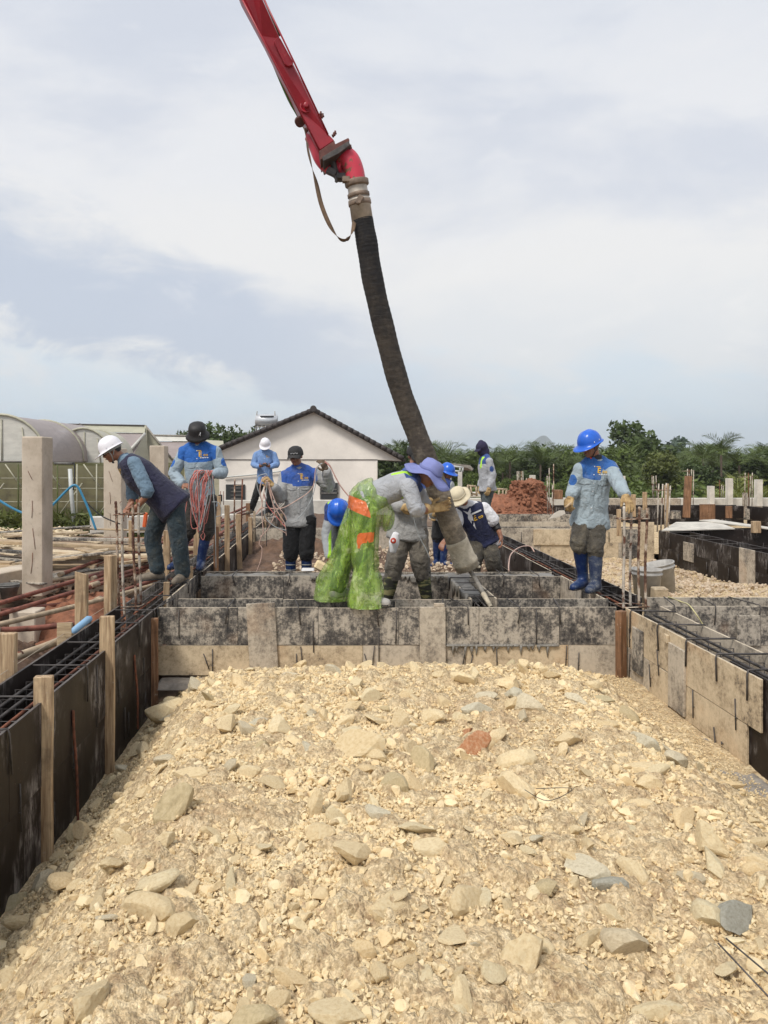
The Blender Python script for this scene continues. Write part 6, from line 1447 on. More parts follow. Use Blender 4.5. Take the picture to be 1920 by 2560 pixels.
Jk = lambda nm, base, yk, **k: MT.setdefault(nm, cloth(nm, base, [('m1', yk), ('m2', k.get('patch', yk)), ('m3', k.get('stripe', (0.42, 0.75, 0.05)))], k.get('dirt'), k.get('var', .15), dirt_amt=k.get('da', .5)))
m_grey = Jk('jacket_grey', (0.345, 0.345, 0.34), (0.025, 0.085, 0.34), dirt=(0.19, 0.17, 0.14), da=.35)
m_ltblue = Jk('jacket_pale_blue', (0.30, 0.37, 0.42), (0.016, 0.11, 0.40))
m_ltblue2 = Jk('jacket_pale_blue_two', (0.30, 0.365, 0.40), (0.020, 0.105, 0.34), dirt=(0.34, 0.35, 0.34), da=.3)
m_dirty = Jk('jacket_dirty', (0.335, 0.33, 0.32), (0.02, 0.085, 0.36), dirt=(0.20, 0.18, 0.15))
m_green = Jk('jacket_grey_stripe', (0.36, 0.37, 0.39), (0.035, 0.075, 0.24))
m_bluebig = Jk('jacket_bent', (0.35, 0.37, 0.38), (0.015, 0.035, 0.16))
m_navy = MT.setdefault('vest_navy', cloth('vest_navy', (0.014, 0.014, 0.040), (), None, .3)); m_navy2 = MT.setdefault('vest_navy_two', cloth('vest_navy_two', (0.010, 0.014, 0.052), (), (0.03, 0.035, 0.07), .3))
m_shirt = MT.setdefault('shirt_slate', cloth('shirt_slate', (0.13, 0.20, 0.27), (), None, .2)); m_white = MT.setdefault('shirt_white', cloth('shirt_white', (0.70, 0.69, 0.70), (), None, .06)); m_sky = MT.setdefault('shirt_sky', cloth('shirt_sky', (0.16, 0.27, 0.50), (), None, .15))
def trs(nm, c, dirt=None, da=.6): MT.setdefault(nm, cloth(nm, c, (), dirt, .35, dirt_amt=da)); return {'mat': MT[nm]}
t_jeans = trs('jeans', (0.018, 0.033, 0.042), (0.10, 0.095, 0.070), .5); t_black = trs('trousers_black', (0.006, 0.006, 0.007)); t_brown = trs('trousers_olive', (0.058, 0.050, 0.038), (0.21, 0.18, 0.125)); t_dust = trs('trousers_dusty', (0.12, 0.105, 0.085), (0.24, 0.21, 0.165), .8)
t_char = trs('trousers_charcoal', (0.030, 0.026, 0.022), (0.09, 0.075, 0.05)); t_dark = trs('trousers_slate', (0.045, 0.055, 0.058))
X, Y, Z = Vector((1, 0, 0)), Vector((0, 1, 0)), Vector((0, 0, 1))

# 1. man in white helmet and navy vest bending over the left beam
def ex1(t, P, jk, bvh, lat, spine, cn, vt, vb):
    logo(vt, vb, P['pv'].lerp(P['nb'], .74) + Vector((-.05, -.08, 0)), Vector((-.75, -.65, -.1)), spine, .8, line=False)
    MB().tube([P['elL'].lerp(P['wrL'], .10), P['elL'].lerp(P['wrL'], .24)], [.070, .066], 16).build('rolled_cuff', m_shirt, jk); MB().tube([P['elR'].lerp(P['wrR'], .10), P['elR'].lerp(P['wrR'], .22)], [.068, .064], 16).build('rolled_cuff', m_shirt, jk)
    MB().tube([P['wrR'] + Vector((-.01, 0, .03)), P['wrR'] + Vector((0.01, 0, .038))], .036, 12).build('bracelet', MT['rust'], t)
    hc = P['hc']; Fm = frame((-.80, -.35, -.5), (-.45, -.1, .9))
    for s in (-1, 1): MB().lathe([(.018, 0), (.021, 0), (.021, .003), (.018, .003)], Matrix.Translation(hc + Fm @ Vector((s * .033, .098, .0))) @ (Fm @ Matrix.Rotation(R(-90), 3, 'X')).to_4x4(), 14).build('spectacles', MT['strap_black'], t)
    MB().tube([hc + Fm @ Vector((.095, -.03, .0)), hc + Fm @ Vector((.10, .0, .02))], .02, 6).build('helmet_sticker', MT['hose_blue'], t)
person('man in white helmet, navy vest and jeans bending over the bars on the left beam', 8.03,
       dict(hc=(279, 1126, -.05), nb=(308, 1148, 0), pv=(414, 1246, 0.02), shR=(336, 1158, -.17), shL=(328, 1160, .17), elR=(368, 1226, -.26), wrR=(345, 1264, -.24), elL=(332, 1236, .22), wrL=(322, 1268, .05),
            hpR=(436, 1268, -.08), hpL=(402, 1266, .06), knR=(448, 1363, -.10), knL=(382, 1346, .08), anR=(457, 1432, -.06), anL=(393, 1424, .06)),
       (-.80, -.35, -.5), (-.45, -.1, .9), feet={'R': (-.25, -1, 0), 'L': (-.9, -.45, 0)}, sole=.012, jacket=m_shirt, sleeve='elbow', patch=False, mask_yoke=2, trousers=t_jeans, trouser_r=(.108, .088, .082, .078), vest={'mat': m_navy, 'hem': .16, 'g': 1.22},
       hands={'R': dict(d=(-.45, -.1, -.85), n=(.6, -.7, -.3), curl=.9, side=1), 'L': dict(d=(-.5, -.2, -.6), n=(-.5, -.6, .4), curl=.7, side=-1)}, boots={'mat': 'shoe', 'h': .07, 'name': 'shoe', 'rad': (.055, .052, .050, .05)}, hat_fn=lambda t, c, Fm: helmet(t, c, Fm, 'helmet_white', straps=('strap_grey', 'strap_black')), chest_n=(-.8, -.4, -.3), wrinkle=.006, extra=ex1, tor=(1.05, 1.12))
# 2. man in black bucket hat holding the coil
def ex2(t, P, jk, bvh, lat, spine, cn, vt, vb):
    deco(P, jk, bvh, lat, spine, cn)
hat2 = lambda t, c, Fm: hat(t, 'bucket_hat', c, Fm, [(.001, .158), (.055, .155), (.092, .135), (.104, .10), (.108, .055), (.112, .04), (.128, .012), (.146, -.012)], 'hair', tiltf=-.012)
def h2(t, c, Fm):
    h = hat2(t, c, Fm)
    for s in (-1, 1): MB().tube([c + Fm @ Vector((-.045 + s * .012, .098, .088)), c + Fm @ Vector((-.045 + s * .004, .104, .065)), c + Fm @ Vector((-.045 + s * .011, .108, .045))], .0045, 5).build('hat_emblem', MT['logo_white'], h)
person('man in a black bucket hat and blue grey jacket holding a tangle of pink lines', 9.04,
       dict(hc=(494, 1088, -.04), nb=(495, 1112, 0), pv=(501, 1240, .02), shL=(459, 1130, 0), shR=(538, 1130, 0), elL=(436, 1186, -.04), wrL=(456, 1212, -.20), elR=(556, 1181, -.02), wrR=(532, 1187, -.24),
            hpL=(483, 1252, 0), hpR=(520, 1252, 0), knL=(470, 1325, -.10), knR=(517, 1322, -.10), anL=(446, 1392, -.02), anR=(503, 1398, -.06)),
       (0.02, -.86, -.5), (0, -.5, .86), feet={'L': (-.35, -1, 0), 'R': (.05, -1, 0)}, sole=.012, jacket=m_ltblue, mask_yoke=.665, trousers=t_char, trouser_r=(.106, .092, .085, .08), kneecut=.78,
       boots={'mat': 'boot_blue', 'h': .33}, hands={'R': dict(d=(-.9, -.35, .05), n=(.3, -.7, .6), curl=1.0, side=-1, mat='glove_dark', cuff=.04), 'L': dict(d=(.7, -.4, -.1), n=(-.2, -.5, .8), curl=.9, side=1)}, hat_fn=h2, chest_n=(.02, -1, 0), extra=ex2, hem_drop=.13)
# 3. far man with the phone
def ex3(t, P, jk, bvh, lat, spine, cn, vt, vb): deco(P, jk, bvh, lat, spine, cn, lg=.6)
person('man in a white helmet and sky blue shirt looking at a phone near the house', 16.6,
       dict(hc=(663, 1112, -.05), nb=(662, 1128, 0), pv=(662, 1197, .02), shL=(641, 1137, 0), shR=(684, 1137, 0), elL=(634, 1161, -.05), wrL=(648, 1167, -.26), elR=(692, 1161, -.05), wrR=(676, 1167, -.26),
            hpL=(653, 1203, 0), hpR=(671, 1203, 0), knL=(640, 1238, -.05), knR=(675, 1243, -.10), anL=(629, 1272, .05), anR=(671, 1280, -.05)),
       (0, -.8, -.6), (0, -.6, .8), vox=.014, feet={'L': (-.4, -1, 0), 'R': (.1, -1, 0)}, sole=.10, jacket=m_sky, patch=False, mask_yoke=2, trousers=t_black, trouser_r=(.098, .076, .068, .066), boots={'mat': 'shoe', 'h': .06, 'name': 'shoe', 'rad': (.052, .05, .048, .05), 'soleL': .13, 'soleR': .06},
       hands={'L': dict(d=(.8, -.5, .2), n=(0, -.6, -.8), curl=.9, side=-1), 'R': dict(d=(-.8, -.5, .2), n=(0, -.6, -.8), curl=.9, side=1)}, hat_fn=lambda t, c, Fm: helmet(t, c, Fm, 'helmet_white', straps=('strap_grey', 'strap_black')), chest_n=(0, -1, 0), extra=ex3)
block('phone', W(661.5, 1162, 16.26), (.075, .012, .14), 'phone', 'dark phone held in both hands by the far man in the sky blue shirt', 'phone', rot=Matrix.Rotation(-.7, 3, 'X') @ Matrix.Rotation(1.2, 3, 'Y'), bevel=.004)
block('concrete_ledge', (-1.66, 16.5, -.02), (.6, .6, .17), 'ply_grey', 'concrete ledge under the shoes of the far man with the phone', 'ledge')
# 4. man in black cap gathering lines
def cap(t, c, Fm, mat='black_cap'):
    M = Matrix.Translation(c + Fm @ Vector((0, -.008, .03))) @ Fm.to_4x4()
    h = MB().lathe([(.001, .098), (.04, .094), (.075, .074), (.094, .035), (.098, 0.0), (.098, -.022), (.092, -.022), (.09, 0.02), (.05, .07), (.001, .088)], M, 32, fn=lambda r, z, q: (r * (1 + .13 * abs(math.sin(q))), z)).build('cap', MT[mat], t)
    vs = []; n = 12
    for k in range(n + 1):
        a = math.pi * (k / n); x = .086 * math.cos(a); y0 = .085 * math.sin(a) ** .7 + .01; y1 = .095 + .080 * math.sin(a) ** .6 * (1 if 0 < k < n else 0)
        for (yy, zz) in ((y0, .008), (y1, -.012 - .012 * abs(math.cos(a)) * 2)): vs += [M @ Vector((x, yy, zz)), M @ Vector((x, yy, zz - .005))]
    fs = []
    for k in range(n): b = 4 * k; fs += [(b, b + 2, b + 6, b + 4), (b + 1, b + 5, b + 7, b + 3), (b + 2, b + 3, b + 7, b + 6)]
    MB().add(vs, fs, 0, True).build('visor', MT[mat], h)
    return h, M
simple('black_cap', (0.022, 0.021, 0.021), .8, var=.3); simple('navy_cloth', (0.018, 0.015, 0.045), .85, var=.3, scale=4)
def cap4(t, c, Fm):
    h, M = cap(t, c, Fm)
    for j in range(5): MB().tube([M @ Vector((-.045 + j * .019, .108 - abs(j - 2) * .004, .028)), M @ Vector((-.040 + j * .019, .108 - abs(j - 2) * .004, .016 + .012 * (j % 2)))], .0055, 5).build('cap_lettering', MT['logo_white'], h)
def ex4(t, P, jk, bvh, lat, spine, cn, vt, vb):
    deco(P, jk, bvh, lat, spine, cn, lg=.9)
    for s in 'LR':
        for u in (.12, .5): k = P['kn' + s].lerp(P['an' + s], .42 + u * .5); MB().tube([k, k + Vector((0, 0, .012))], .073, 18).build('boot_stripe', MT['strap_grey'], t)
person('man in black cap and grey jacket with blue yoke drawing pale lines between his hands', 9.5,
       dict(hc=(739, 1140, -.03), nb=(746, 1169, 0), pv=(748, 1292, .02), shL=(712, 1191, -.02), shR=(786, 1186, 0.02), elL=(701, 1243, -.08), wrL=(682, 1216, -.28), elR=(823, 1216, 0), wrR=(816, 1176, -.15),
            hpL=(731, 1305, 0), hpR=(768, 1305, 0), knL=(727, 1378, -.05), knR=(766, 1378, -.05), anL=(727, 1448, 0), anR=(767, 1448, 0)),
       (-.16, -.94, -.22), (-.08, -.25, .95), feet={'L': (-.2, -1, 0), 'R': (.2, -1, 0)}, sole=-.30, jacket=m_grey, mask_yoke=.63, trousers=t_black, trouser_r=(.118, .094, .084, .080), kneecut=.80, patch=False,
       boots={'mat': 'boot_blue', 'h': .36, 'rad': (.070, .066, .055, .05)}, hands={'L': dict(d=(-.65, -.35, .65), n=(-.3, -.8, .3), curl=.8, side=-1, mat='glove', cuff=.13), 'R': dict(d=(-.38, -.3, .85), n=(.5, -.8, .1), curl=.8, side=-1, mat='glove_dark', cuff=.02, thumb=.9)}, hat_fn=cap4, chest_n=(.02, -1, 0), extra=ex4, tor=(1.08, 1.05), sleeve_r=(.078, .072, .058))
# 5. bent worker, blue helmet
person('worker in a blue helmet bent double behind the green trousers', 9.15,
       dict(hc=(845, 1276, -.22), nb=(838, 1268, 0), pv=(868, 1290, .50), shL=(826, 1284, .02), shR=(872, 1284, .02), elL=(817, 1340, .0), wrL=(822, 1392, -.08), elR=(884, 1345, .0), wrR=(880, 1395, -.05),
            hpL=(852, 1306, .50), hpR=(886, 1306, .50), knL=(846, 1376, .38), knR=(893, 1376, .38), anL=(848, 1425, .42), anR=(893, 1425, .42)),
       (-.1, -.35, -.94), (0, -.95, .3), feet={'L': (-.2, -1, 0), 'R': (.2, -1, 0)}, sole=-.32, jacket=m_bluebig, mask_yoke=.86, stripe=True, trousers=t_dark, boots={'mat': 'boot_blue', 'h': .3},
       hands={'L': dict(d=(.1, -.2, -.95), n=(-.8, -.5, 0), curl=.8, side=1), 'R': dict(d=(0, -.2, -.95), n=(.8, -.5, 0), curl=.8, side=1)}, hat_fn=lambda t, c, Fm: helmet(t, c, Fm, 'helmet_blue'), patch=False, wrinkle=.008)
# 6. worker in green plastic trousers
simple('hat_lavender', (0.20, 0.225, 0.46), .9, var=.12, scale=9, bump=.2, bscale=50)
simple('hat_band_grey', (0.16, 0.18, 0.38), .9, var=.1)
def hat6(t, c, Fm):
    Fm = frame(hatF, (.46, -.12, .88))
    h = hat(t, 'sun_hat', c, Fm, [(.001, .135), (.05, .132), (.082, .118), (.096, .085), (.103, .03), (.112, .012), (.145, -.005), (.185, -.024), (.222, -.040)], 'hat_lavender', wob=.022, tiltf=.0, band=(.105, .014, 'hat_band_grey'))
    for r_ in (.13, .15, .17, .19, .21): MB().lathe([(r_ - .002, -.0005), (r_, .0022), (r_ + .002, -.0005)], Matrix.Translation(c) @ Fm.to_4x4(), 40, fn=lambda r, z, q, r_=r_: (r * (1 + .10 * abs(math.sin(q)) - .02), z + float(np.interp(r_, [.112, .145, .185, .222], [.012, -.005, -.024, -.040])) + .022 * (r_ / .2) ** 2 * (math.sin(q * 3 + .8) + .5 * math.sin(q * 5)))).build('brim_stitching', MT['hat_lavender'], h)
def tro6(V, P):
    a = np.full(len(V), -1.0)
    for c, (w, hh) in ((W(893, 1264, 6.66), (.085, .060)), (W(914, 1345, 6.60), (.075, .046)), (W(898, 1362, 6.6), (.012, .035))):
        d = V - np.array(c); al = .35 if hh > .05 else -.1; dx = d[:, 0] * math.cos(al) - d[:, 2] * math.sin(al) * -1; dz = -d[:, 0] * -math.sin(al) * 1 + d[:, 2] * math.cos(al)
        a = np.maximum(a, np.minimum(np.minimum(w - np.abs(dx), hh - np.abs(dz)), .22 - np.abs(d[:, 1])))
    return {'m1': a}
def ex6(t, P, jk, bvh, lat, spine, cn, vt, vb):
    for s in 'LR': MB().tube([P['el' + s].lerp(P['wr' + s], .02), P['el' + s].lerp(P['wr' + s], .22)], [.068, .064], 18).build('rolled_cuff', m_green, jk)
    # translucent plastic over-trousers
    sh = Shell(); lt = lat
    sh.loft([(P['pv'] + Vector((.02, 0, -.13)), .18, .175), (P['pv'] + Vector((-.005, 0, -.01)), .195, .180), (P['pv'] + spine * .085, .175, .165)], lt)
    sh.ell(P['pv'] + Vector((.075, -.01, -.03)), (.125, .19, .115)); sh.ell(P['pv'] + Vector((.16, 0, -.17)), (.075, .11, .13)); sh.ell(P['pv'] + Vector((.10, 0, -.08)), (.09, .12, .11))
    for s, k in (('R', 1.0), ('L', 1.0)):
        h, n, a = P['hp' + s], P['kn' + s], P['an' + s]; o = Vector((-.03 if s == 'L' else .0, 0, 0))
        sh.limb([h - Vector((0, 0, .04)), h.lerp(n, .5), n + o * .3, n.lerp(a, .45) + o, n.lerp(a, .9) + o * 1.4, a + o * 1.6 + Vector((0, 0, -.12))], [.140, .128, .112, .122, .158, .168], 20)
    V, F, N = sh.fuse(.0105, 4); z = (V[:, 2] - V[:, 2].min()) / np.ptp(V[:, 2])
    V = folds(V, N, .014, 5.0, 31, np.diag([1.6, 1.6, .40])); q_ = V @ np.array([[1, 0, .5], [0, 1, 0], [-.5, 0, 1]]); V = V + N * ((.25 - np.abs(fbm(q_ * np.array([9, 9, 3]), 35, 1) - .5) * 4).clip(-.5, 1) * .017)[:, None]
    put('plastic_trousers', V, F, MT['green_plastic'], t, tro6(V, P), zmin=.004)
nt6 = NT('green_plastic', .16); f6 = nt6.ramp(nt6.noise(5, 7, .7, dist=1.5), [(.35, (0.15, 0.29, 0.03)), (.54, (0.33, 0.50, 0.07)), (.68, (0.66, 0.77, 0.36))])
msk = nt6.math('GREATER_THAN', nt6.attr('m1'), 0.0); f6 = nt6.mix(msk, f6, (0.72, 0.16, 0.035)); nt6.color(f6)
al = nt6.ramp(nt6.noise(6, 6, .7, nt6.mapping((1.5, 1.5, .5)), 1.0), [(.36, .28), (.66, .78)]); nt6.l(nt6.math('MAXIMUM', al, nt6.math('MULTIPLY', msk, .90)), nt6.b.inputs['Alpha']); nt6.b.inputs['Coat Weight'].default_value = .6; nt6.b.inputs['Coat Roughness'].default_value = .12
nt6.bump(nt6.noise(9, 5, .55, nt6.mapping((1.6, 1.6, .45)), 1.5), .8, .04); MT['green_plastic'] = nt6.m
simple('trousers_dark_green', (0.015, 0.045, 0.032), .8, var=.4, scale=5)
hatF = (.75, -.42, -.50)
person('worker in translucent green plastic trousers and lavender sun hat, hands on the hose', 6.85,
       dict(hc=(1073, 1183, -.05), nb=(1036, 1196, 0), pv=(922, 1246, 0.02), shR=(1021, 1214, -.19), shL=(1030, 1206, .17), elR=(1040, 1272, -.26), wrR=(1078, 1272, .02), elL=(1060, 1262, .30), wrL=(1095, 1250, .42),
            hpR=(918, 1262, -.10), hpL=(904, 1264, .09), knR=(912, 1368, -.13), knL=(868, 1375, .14), anR=(916, 1492, -.16), anL=(842, 1470, .16)),
       (.62, -.36, -.70), (.6, -.2, .75), vox=.0095, feet={'R': (.93, -.3, 0), 'L': (.5, .6, 0)}, sole=.012, jacket=m_green, mask_yoke=.84, stripe=True, sleeve='elbow', patch=False, trousers={'mat': MT['trousers_dark_green']}, trouser_r=(.088, .082, .075, .070), boots={'mat': 'bucket', 'h': .22, 'name': 'shoe', 'rad': (.058, .055, .052, .05)},
       hands={'R': dict(d=(.93, -.10, .20), n=(-.05, -1, .05), curl=.28, side=-1, mat='glove', cuff=.12, thumb=1.1, spread=.16), 'L': dict(d=(.6, -.6, -.1), n=(.4, .8, 0), curl=.5, side=1, mat='glove')}, hat_fn=hat6, chest_n=(.35, -.3, -.85), extra=ex6, hem_drop=.04, tor=(.97, 1.0), wrinkle=.007)
# 7. worker behind the hose man
def ex7(t, P, jk, bvh, lat, spine, cn, vt, vb):
    mb = MB(); sh = Shell(); q = W(985, 1352, 7.5); sh.limb([q + Vector((.02, 0, .06)), q + Vector((0, 0, -.02)), q + Vector((-.012, 0, -.10))], [.035, .050, .032], 12)
    V, F, N = sh.fuse(.009, 2); V = folds(V, N, .006, 14, 4); put('bag', V, F, MT['white_cloth'], t)
    MB().lathe([(.012, 0), (.03, 0), (.03, .012), (.012, .012)], Matrix.Translation(W(983, 1352, 7.43)) @ Matrix.Rotation(R(80), 4, 'X'), 12).build('tape_roll', MT['buckle_red'], t)
person('worker in a dusty grey jacket and camouflage boots behind the hose man', 7.80,
       dict(hc=(1040, 1139, .10), nb=(1037, 1172, .02), pv=(1021, 1318, 0), shL=(1003, 1197, 0), shR=(1072, 1197, .02), elL=(985, 1258, -.03), wrL=(1002, 1270, -.20), elR=(1085, 1262, .0), wrR=(1086, 1285, -.22),
            hpL=(1006, 1330, 0), hpR=(1043, 1330, 0), knL=(990, 1398, -.07), knR=(1050, 1398, -.07), anL=(967, 1500, 0), anR=(1068, 1500, 0)),
       (.3, -.85, -.35), feet={'L': (-.3, -1, 0), 'R': (.35, -1, 0)}, sole=-.38, jacket=m_dirty, mask_yoke=.62, trousers=t_dust, trouser_r=(.110, .094, .088, .082), kneecut=.62, boots={'mat': 'camo', 'h': .30, 'rad': (.078, .070, .058, .05)},
       hands={'L': dict(d=(.9, -.3, .1), n=(-.2, -.9, 0), curl=.9, side=1, mat='glove'), 'R': dict(d=(.6, -.6, .2), n=(.3, -.8, 0), curl=.9, side=-1, mat='glove')}, hat_fn=lambda t, c, Fm: cap(t, c, Fm), chest_n=(0, -1, 0), extra=ex7, hem_drop=.12, tor=(1.1, 1.0), patch=False)
# 8. worker with blue helmet behind the hose
person('worker in a blue helmet and blue boots hidden behind the concrete hose', 12.0,
       dict(hc=(1118, 1181, -.03), nb=(1112, 1201, 0), pv=(1104, 1284, .02), shL=(1090, 1212, .1), shR=(1124, 1212, -.1), elL=(1082, 1256, .0), wrL=(1086, 1286, -.2), elR=(1128, 1252, -.1), wrR=(1118, 1280, -.25),
            hpL=(1098, 1292, 0), hpR=(1112, 1292, 0), knL=(1092, 1338, -.05), knR=(1112, 1340, -.05), anL=(1092, 1396, .05), anR=(1108, 1400, -.05)),
       (.65, -.7, -.3), vox=.013, feet={'L': (-.5, -.9, 0), 'R': (.8, -.6, 0)}, sole=-.40, jacket=m_bluebig, mask_yoke=.6, trousers=t_black, boots={'mat': 'boot_blue', 'h': .32}, kneecut=.8,
       hands={'L': dict(d=(-.3, -.8, -.2), n=(-.5, -.3, .6), curl=.7, side=-1, mat='glove'), 'R': dict(d=(.1, -.8, -.2), n=(.5, -.3, .6), curl=.7, side=1, mat='glove')}, hat_fn=lambda t, c, Fm: helmet(t, c, Fm, 'helmet_blue'), patch=False)
# 9. cream hat, navy vest over white shirt
simple('hat_cream', (0.62, 0.54, 0.38), .9, var=.1, bump=.15)
def ex9(t, P, jk, bvh, lat, spine, cn, vt, vb):
    up = spine; rt = up.cross(cn).normalized(); logo(vt, vb, P['pv'].lerp(P['nb'], .62) + rt * .09, cn, up, 1.15, line=False)
    Pp, Fp = grid2(.13, .022, 6, 1); project(vt, 'reflective_band', vb, P['pv'].lerp(P['nb'], .76) + rt * .09, cn, up, Pp, Fp, 'logo_white', .005, .5)
    c0 = P['nb']; pts = []
    Pp = [(-.05, .02), (.05, .02), (.0, -.28), (-.028, -.12), (.028, -.12), (0, -.02)]; Fp = [(0, 3, 5), (5, 4, 1), (3, 2, 4), (3, 4, 5)]
    project(vt, 'shirt_front', vb, P['pv'].lerp(P['nb'], .88) - rt * .01, cn, up, Pp, Fp, 'shirt_white', .006, .5)
    a = P['shR'].lerp(P['elR'], .78); MB().tube(spline([a, P['elR'], P['elR'].lerp(P['wrR'], .45)], 5), [.060, .058, .056, .056, .054, .050, .048, .046, .045, .044, .043], 16).build('black_sleeve', MT['hair'], t)
person('man in a cream hat, navy vest and white shirt leaning in right of the hose', 9.9,
       dict(hc=(1145, 1243, -.12), nb=(1168, 1262, 0), pv=(1212, 1348, .10), shL=(1150, 1284, .02), shR=(1209, 1272, .0), elL=(1132, 1325, -.10), wrL=(1112, 1352, -.25), elR=(1240, 1312, -.02), wrR=(1252, 1342, -.12),
            hpL=(1195, 1362, .08), hpR=(1226, 1362, .08), knL=(1184, 1406, -.02), knR=(1232, 1402, -.06), anL=(1178, 1458, .08), anR=(1244, 1448, .04)),
       (-.42, -.72, -.62), (-.3, -.5, .8), feet={'L': (-.3, -1, 0), 'R': (.3, -1, 0)}, sole=-.36, jacket=m_white, sleeve='short', mask_yoke=2, patch=False, trousers=t_brown, trouser_r=(.118, .1, .09, .085), boots={'mat': 'shoe', 'h': .1, 'name': 'shoe'}, vest={'mat': m_navy2, 'hem': .04, 'g': 1.08}, fat=1.05, sleeve_r=(.086, .08, .06),
       hands={'R': dict(d=(.15, -.25, -.95), n=(.9, -.2, .1), curl=.8, side=1), 'L': dict(d=(-.4, -.6, -.4), n=(0, -.5, .8), curl=.8, side=-1)}, chest_n=(-.30, -.90, -.1), extra=ex9, hem_drop=.10,
       hat_fn=lambda t, c, Fm: hat(t, 'sun_hat', c, Fm, [(.001, .130), (.05, .127), (.084, .11), (.098, .07), (.104, .035), (.12, .022), (.15, .012), (.172, .006)], 'hat_cream', wob=.02, tiltf=-.02, band=(.104, .034, 'hat_cream')))
# 10. hooded worker
def cap10(t, c, Fm): cap(t, c, Fm, 'navy_cloth')
person('hooded worker in a grey and blue jacket walking left near the red soil', 14.3,
       dict(hc=(1204, 1122, 0), nb=(1212, 1139, .02), pv=(1219, 1217, .02), shR=(1223, 1153, -.15), shL=(1212, 1153, .17), elR=(1231, 1190, -.16), wrR=(1223, 1218, -.22), elL=(1208, 1190, .2), wrL=(1200, 1215, .15),
            hpR=(1223, 1224, -.06), hpL=(1213, 1224, .08), knR=(1214, 1266, -.1), knL=(1216, 1268, .08), anR=(1213, 1308, -.05), anL=(1226, 1308, .08)),
       (-.88, -.25, -.38), (-.35, -.1, .9), vox=.013, feet={'R': (-1, -.2, 0), 'L': (-1, 0, 0)}, sole=.0, jacket=m_green, mask_yoke=.74, stripe=True, trousers=t_dark, boots={'mat': 'boot_blue', 'h': .2}, hood=MT['navy_cloth'],
       hands={'R': dict(d=(-.25, -.1, -.95), n=(.4, -.9, 0), curl=.7, side=-1, mat='glove', cuff=.12), 'L': dict(d=(0, 0, -1), n=(0, 1, 0), curl=.6, side=1, mat='glove')}, hat_fn=cap10, chest_n=(-1, -.3, 0), tor=(1.0, 1.1), hem_drop=.07)
# 11. worker with the trowel on the right beam
def ex11(t, P, jk, bvh, lat, spine, cn, vt, vb): deco(P, jk, bvh, lat, spine, cn, lg=.85, logo_side=1); MB().tube([P['nb'] - spine * .02, P['nb'] + spine * .03, P['nb'] + spine * .06], [.078, .074, .064], 20).build('neck_warmer', MT['strap_black'], t)
person('worker in blue helmet and tall blue boots standing on the right beam with a trowel', 7.58,
       dict(hc=(1475, 1113, -.05), nb=(1487, 1150, 0), pv=(1476, 1284, .02), shL=(1452, 1174, -.04), shR=(1524, 1168, .0), elL=(1437, 1222, -.02), wrL=(1427, 1240, -.10), elR=(1545, 1207, -.26), wrR=(1563, 1238, -.52),
            hpL=(1459, 1300, 0), hpR=(1490, 1300, 0), knL=(1448, 1358, -.10), knR=(1488, 1368, -.14), anL=(1457, 1430, -.02), anR=(1489, 1445, -.16)),
       (-.80, -.48, -.38), (-.33, -.18, .93), vox=.0098, feet={'L': (-.75, -.7, 0), 'R': (-.65, -.8, 0)}, sole=.012, jacket=m_ltblue2, mask_yoke=.64, stripe=False, trousers=t_brown, trouser_r=(.100, .082, .076, .070), kneecut=.80,
       boots={'mat': {'L': 'boot_blue', 'R': 'boot_dirty'}, 'h': .34, 'rad': (.073, .066, .054, .05)}, hands={'L': dict(d=(-.30, -.25, -.9), n=(-.7, -.6, .2), curl=1.0, side=1, mat='glove', cuff=.14), 'R': dict(d=(.15, -.62, -.72), n=(.2, -.6, .75), curl=.45, side=1, mat='glove', cuff=.06, spread=.2, thumb=.4)},
       hat_fn=lambda t, c, Fm: helmet(t, c, Fm, 'helmet_blue'), chest_n=(-.30, -.95, 0), extra=ex11, hem_drop=.13, tor=(1.0, 1.05), sleeve_r=(.074, .064, .052))
TD = .37
t = thing('trowel', 'pointed plastering trowel hanging from the gloved hand of the worker on the right beam', 'trowel', W(1400, 1285, 7.75 - TD))
hnd = W(1421, 1262, 7.80 - TD); MB().tube([hnd + Vector((.03, 0, .02)), hnd - Vector((.035, 0, .035))], [.014, .012], 8).build('handle', MT['timber'], t)
MB().tube(spline([hnd - Vector((.03, 0, .03)), W(1412, 1270, 7.78 - TD), W(1409, 1280, 7.77 - TD), W(1400, 1282, 7.76 - TD)], 4), .005, 6).build('shank', MT['steel_dark'], t)
mb = MB(); prism(mb, [W(1411, 1276, 7.73 - TD), W(1414, 1284, 7.72 - TD), W(1397, 1293, 7.71 - TD), W(1373, 1297, 7.70 - TD), W(1384, 1284, 7.72 - TD), W(1398, 1276, 7.73 - TD)], .004); mb.build('blade', MT['trowel'], t)

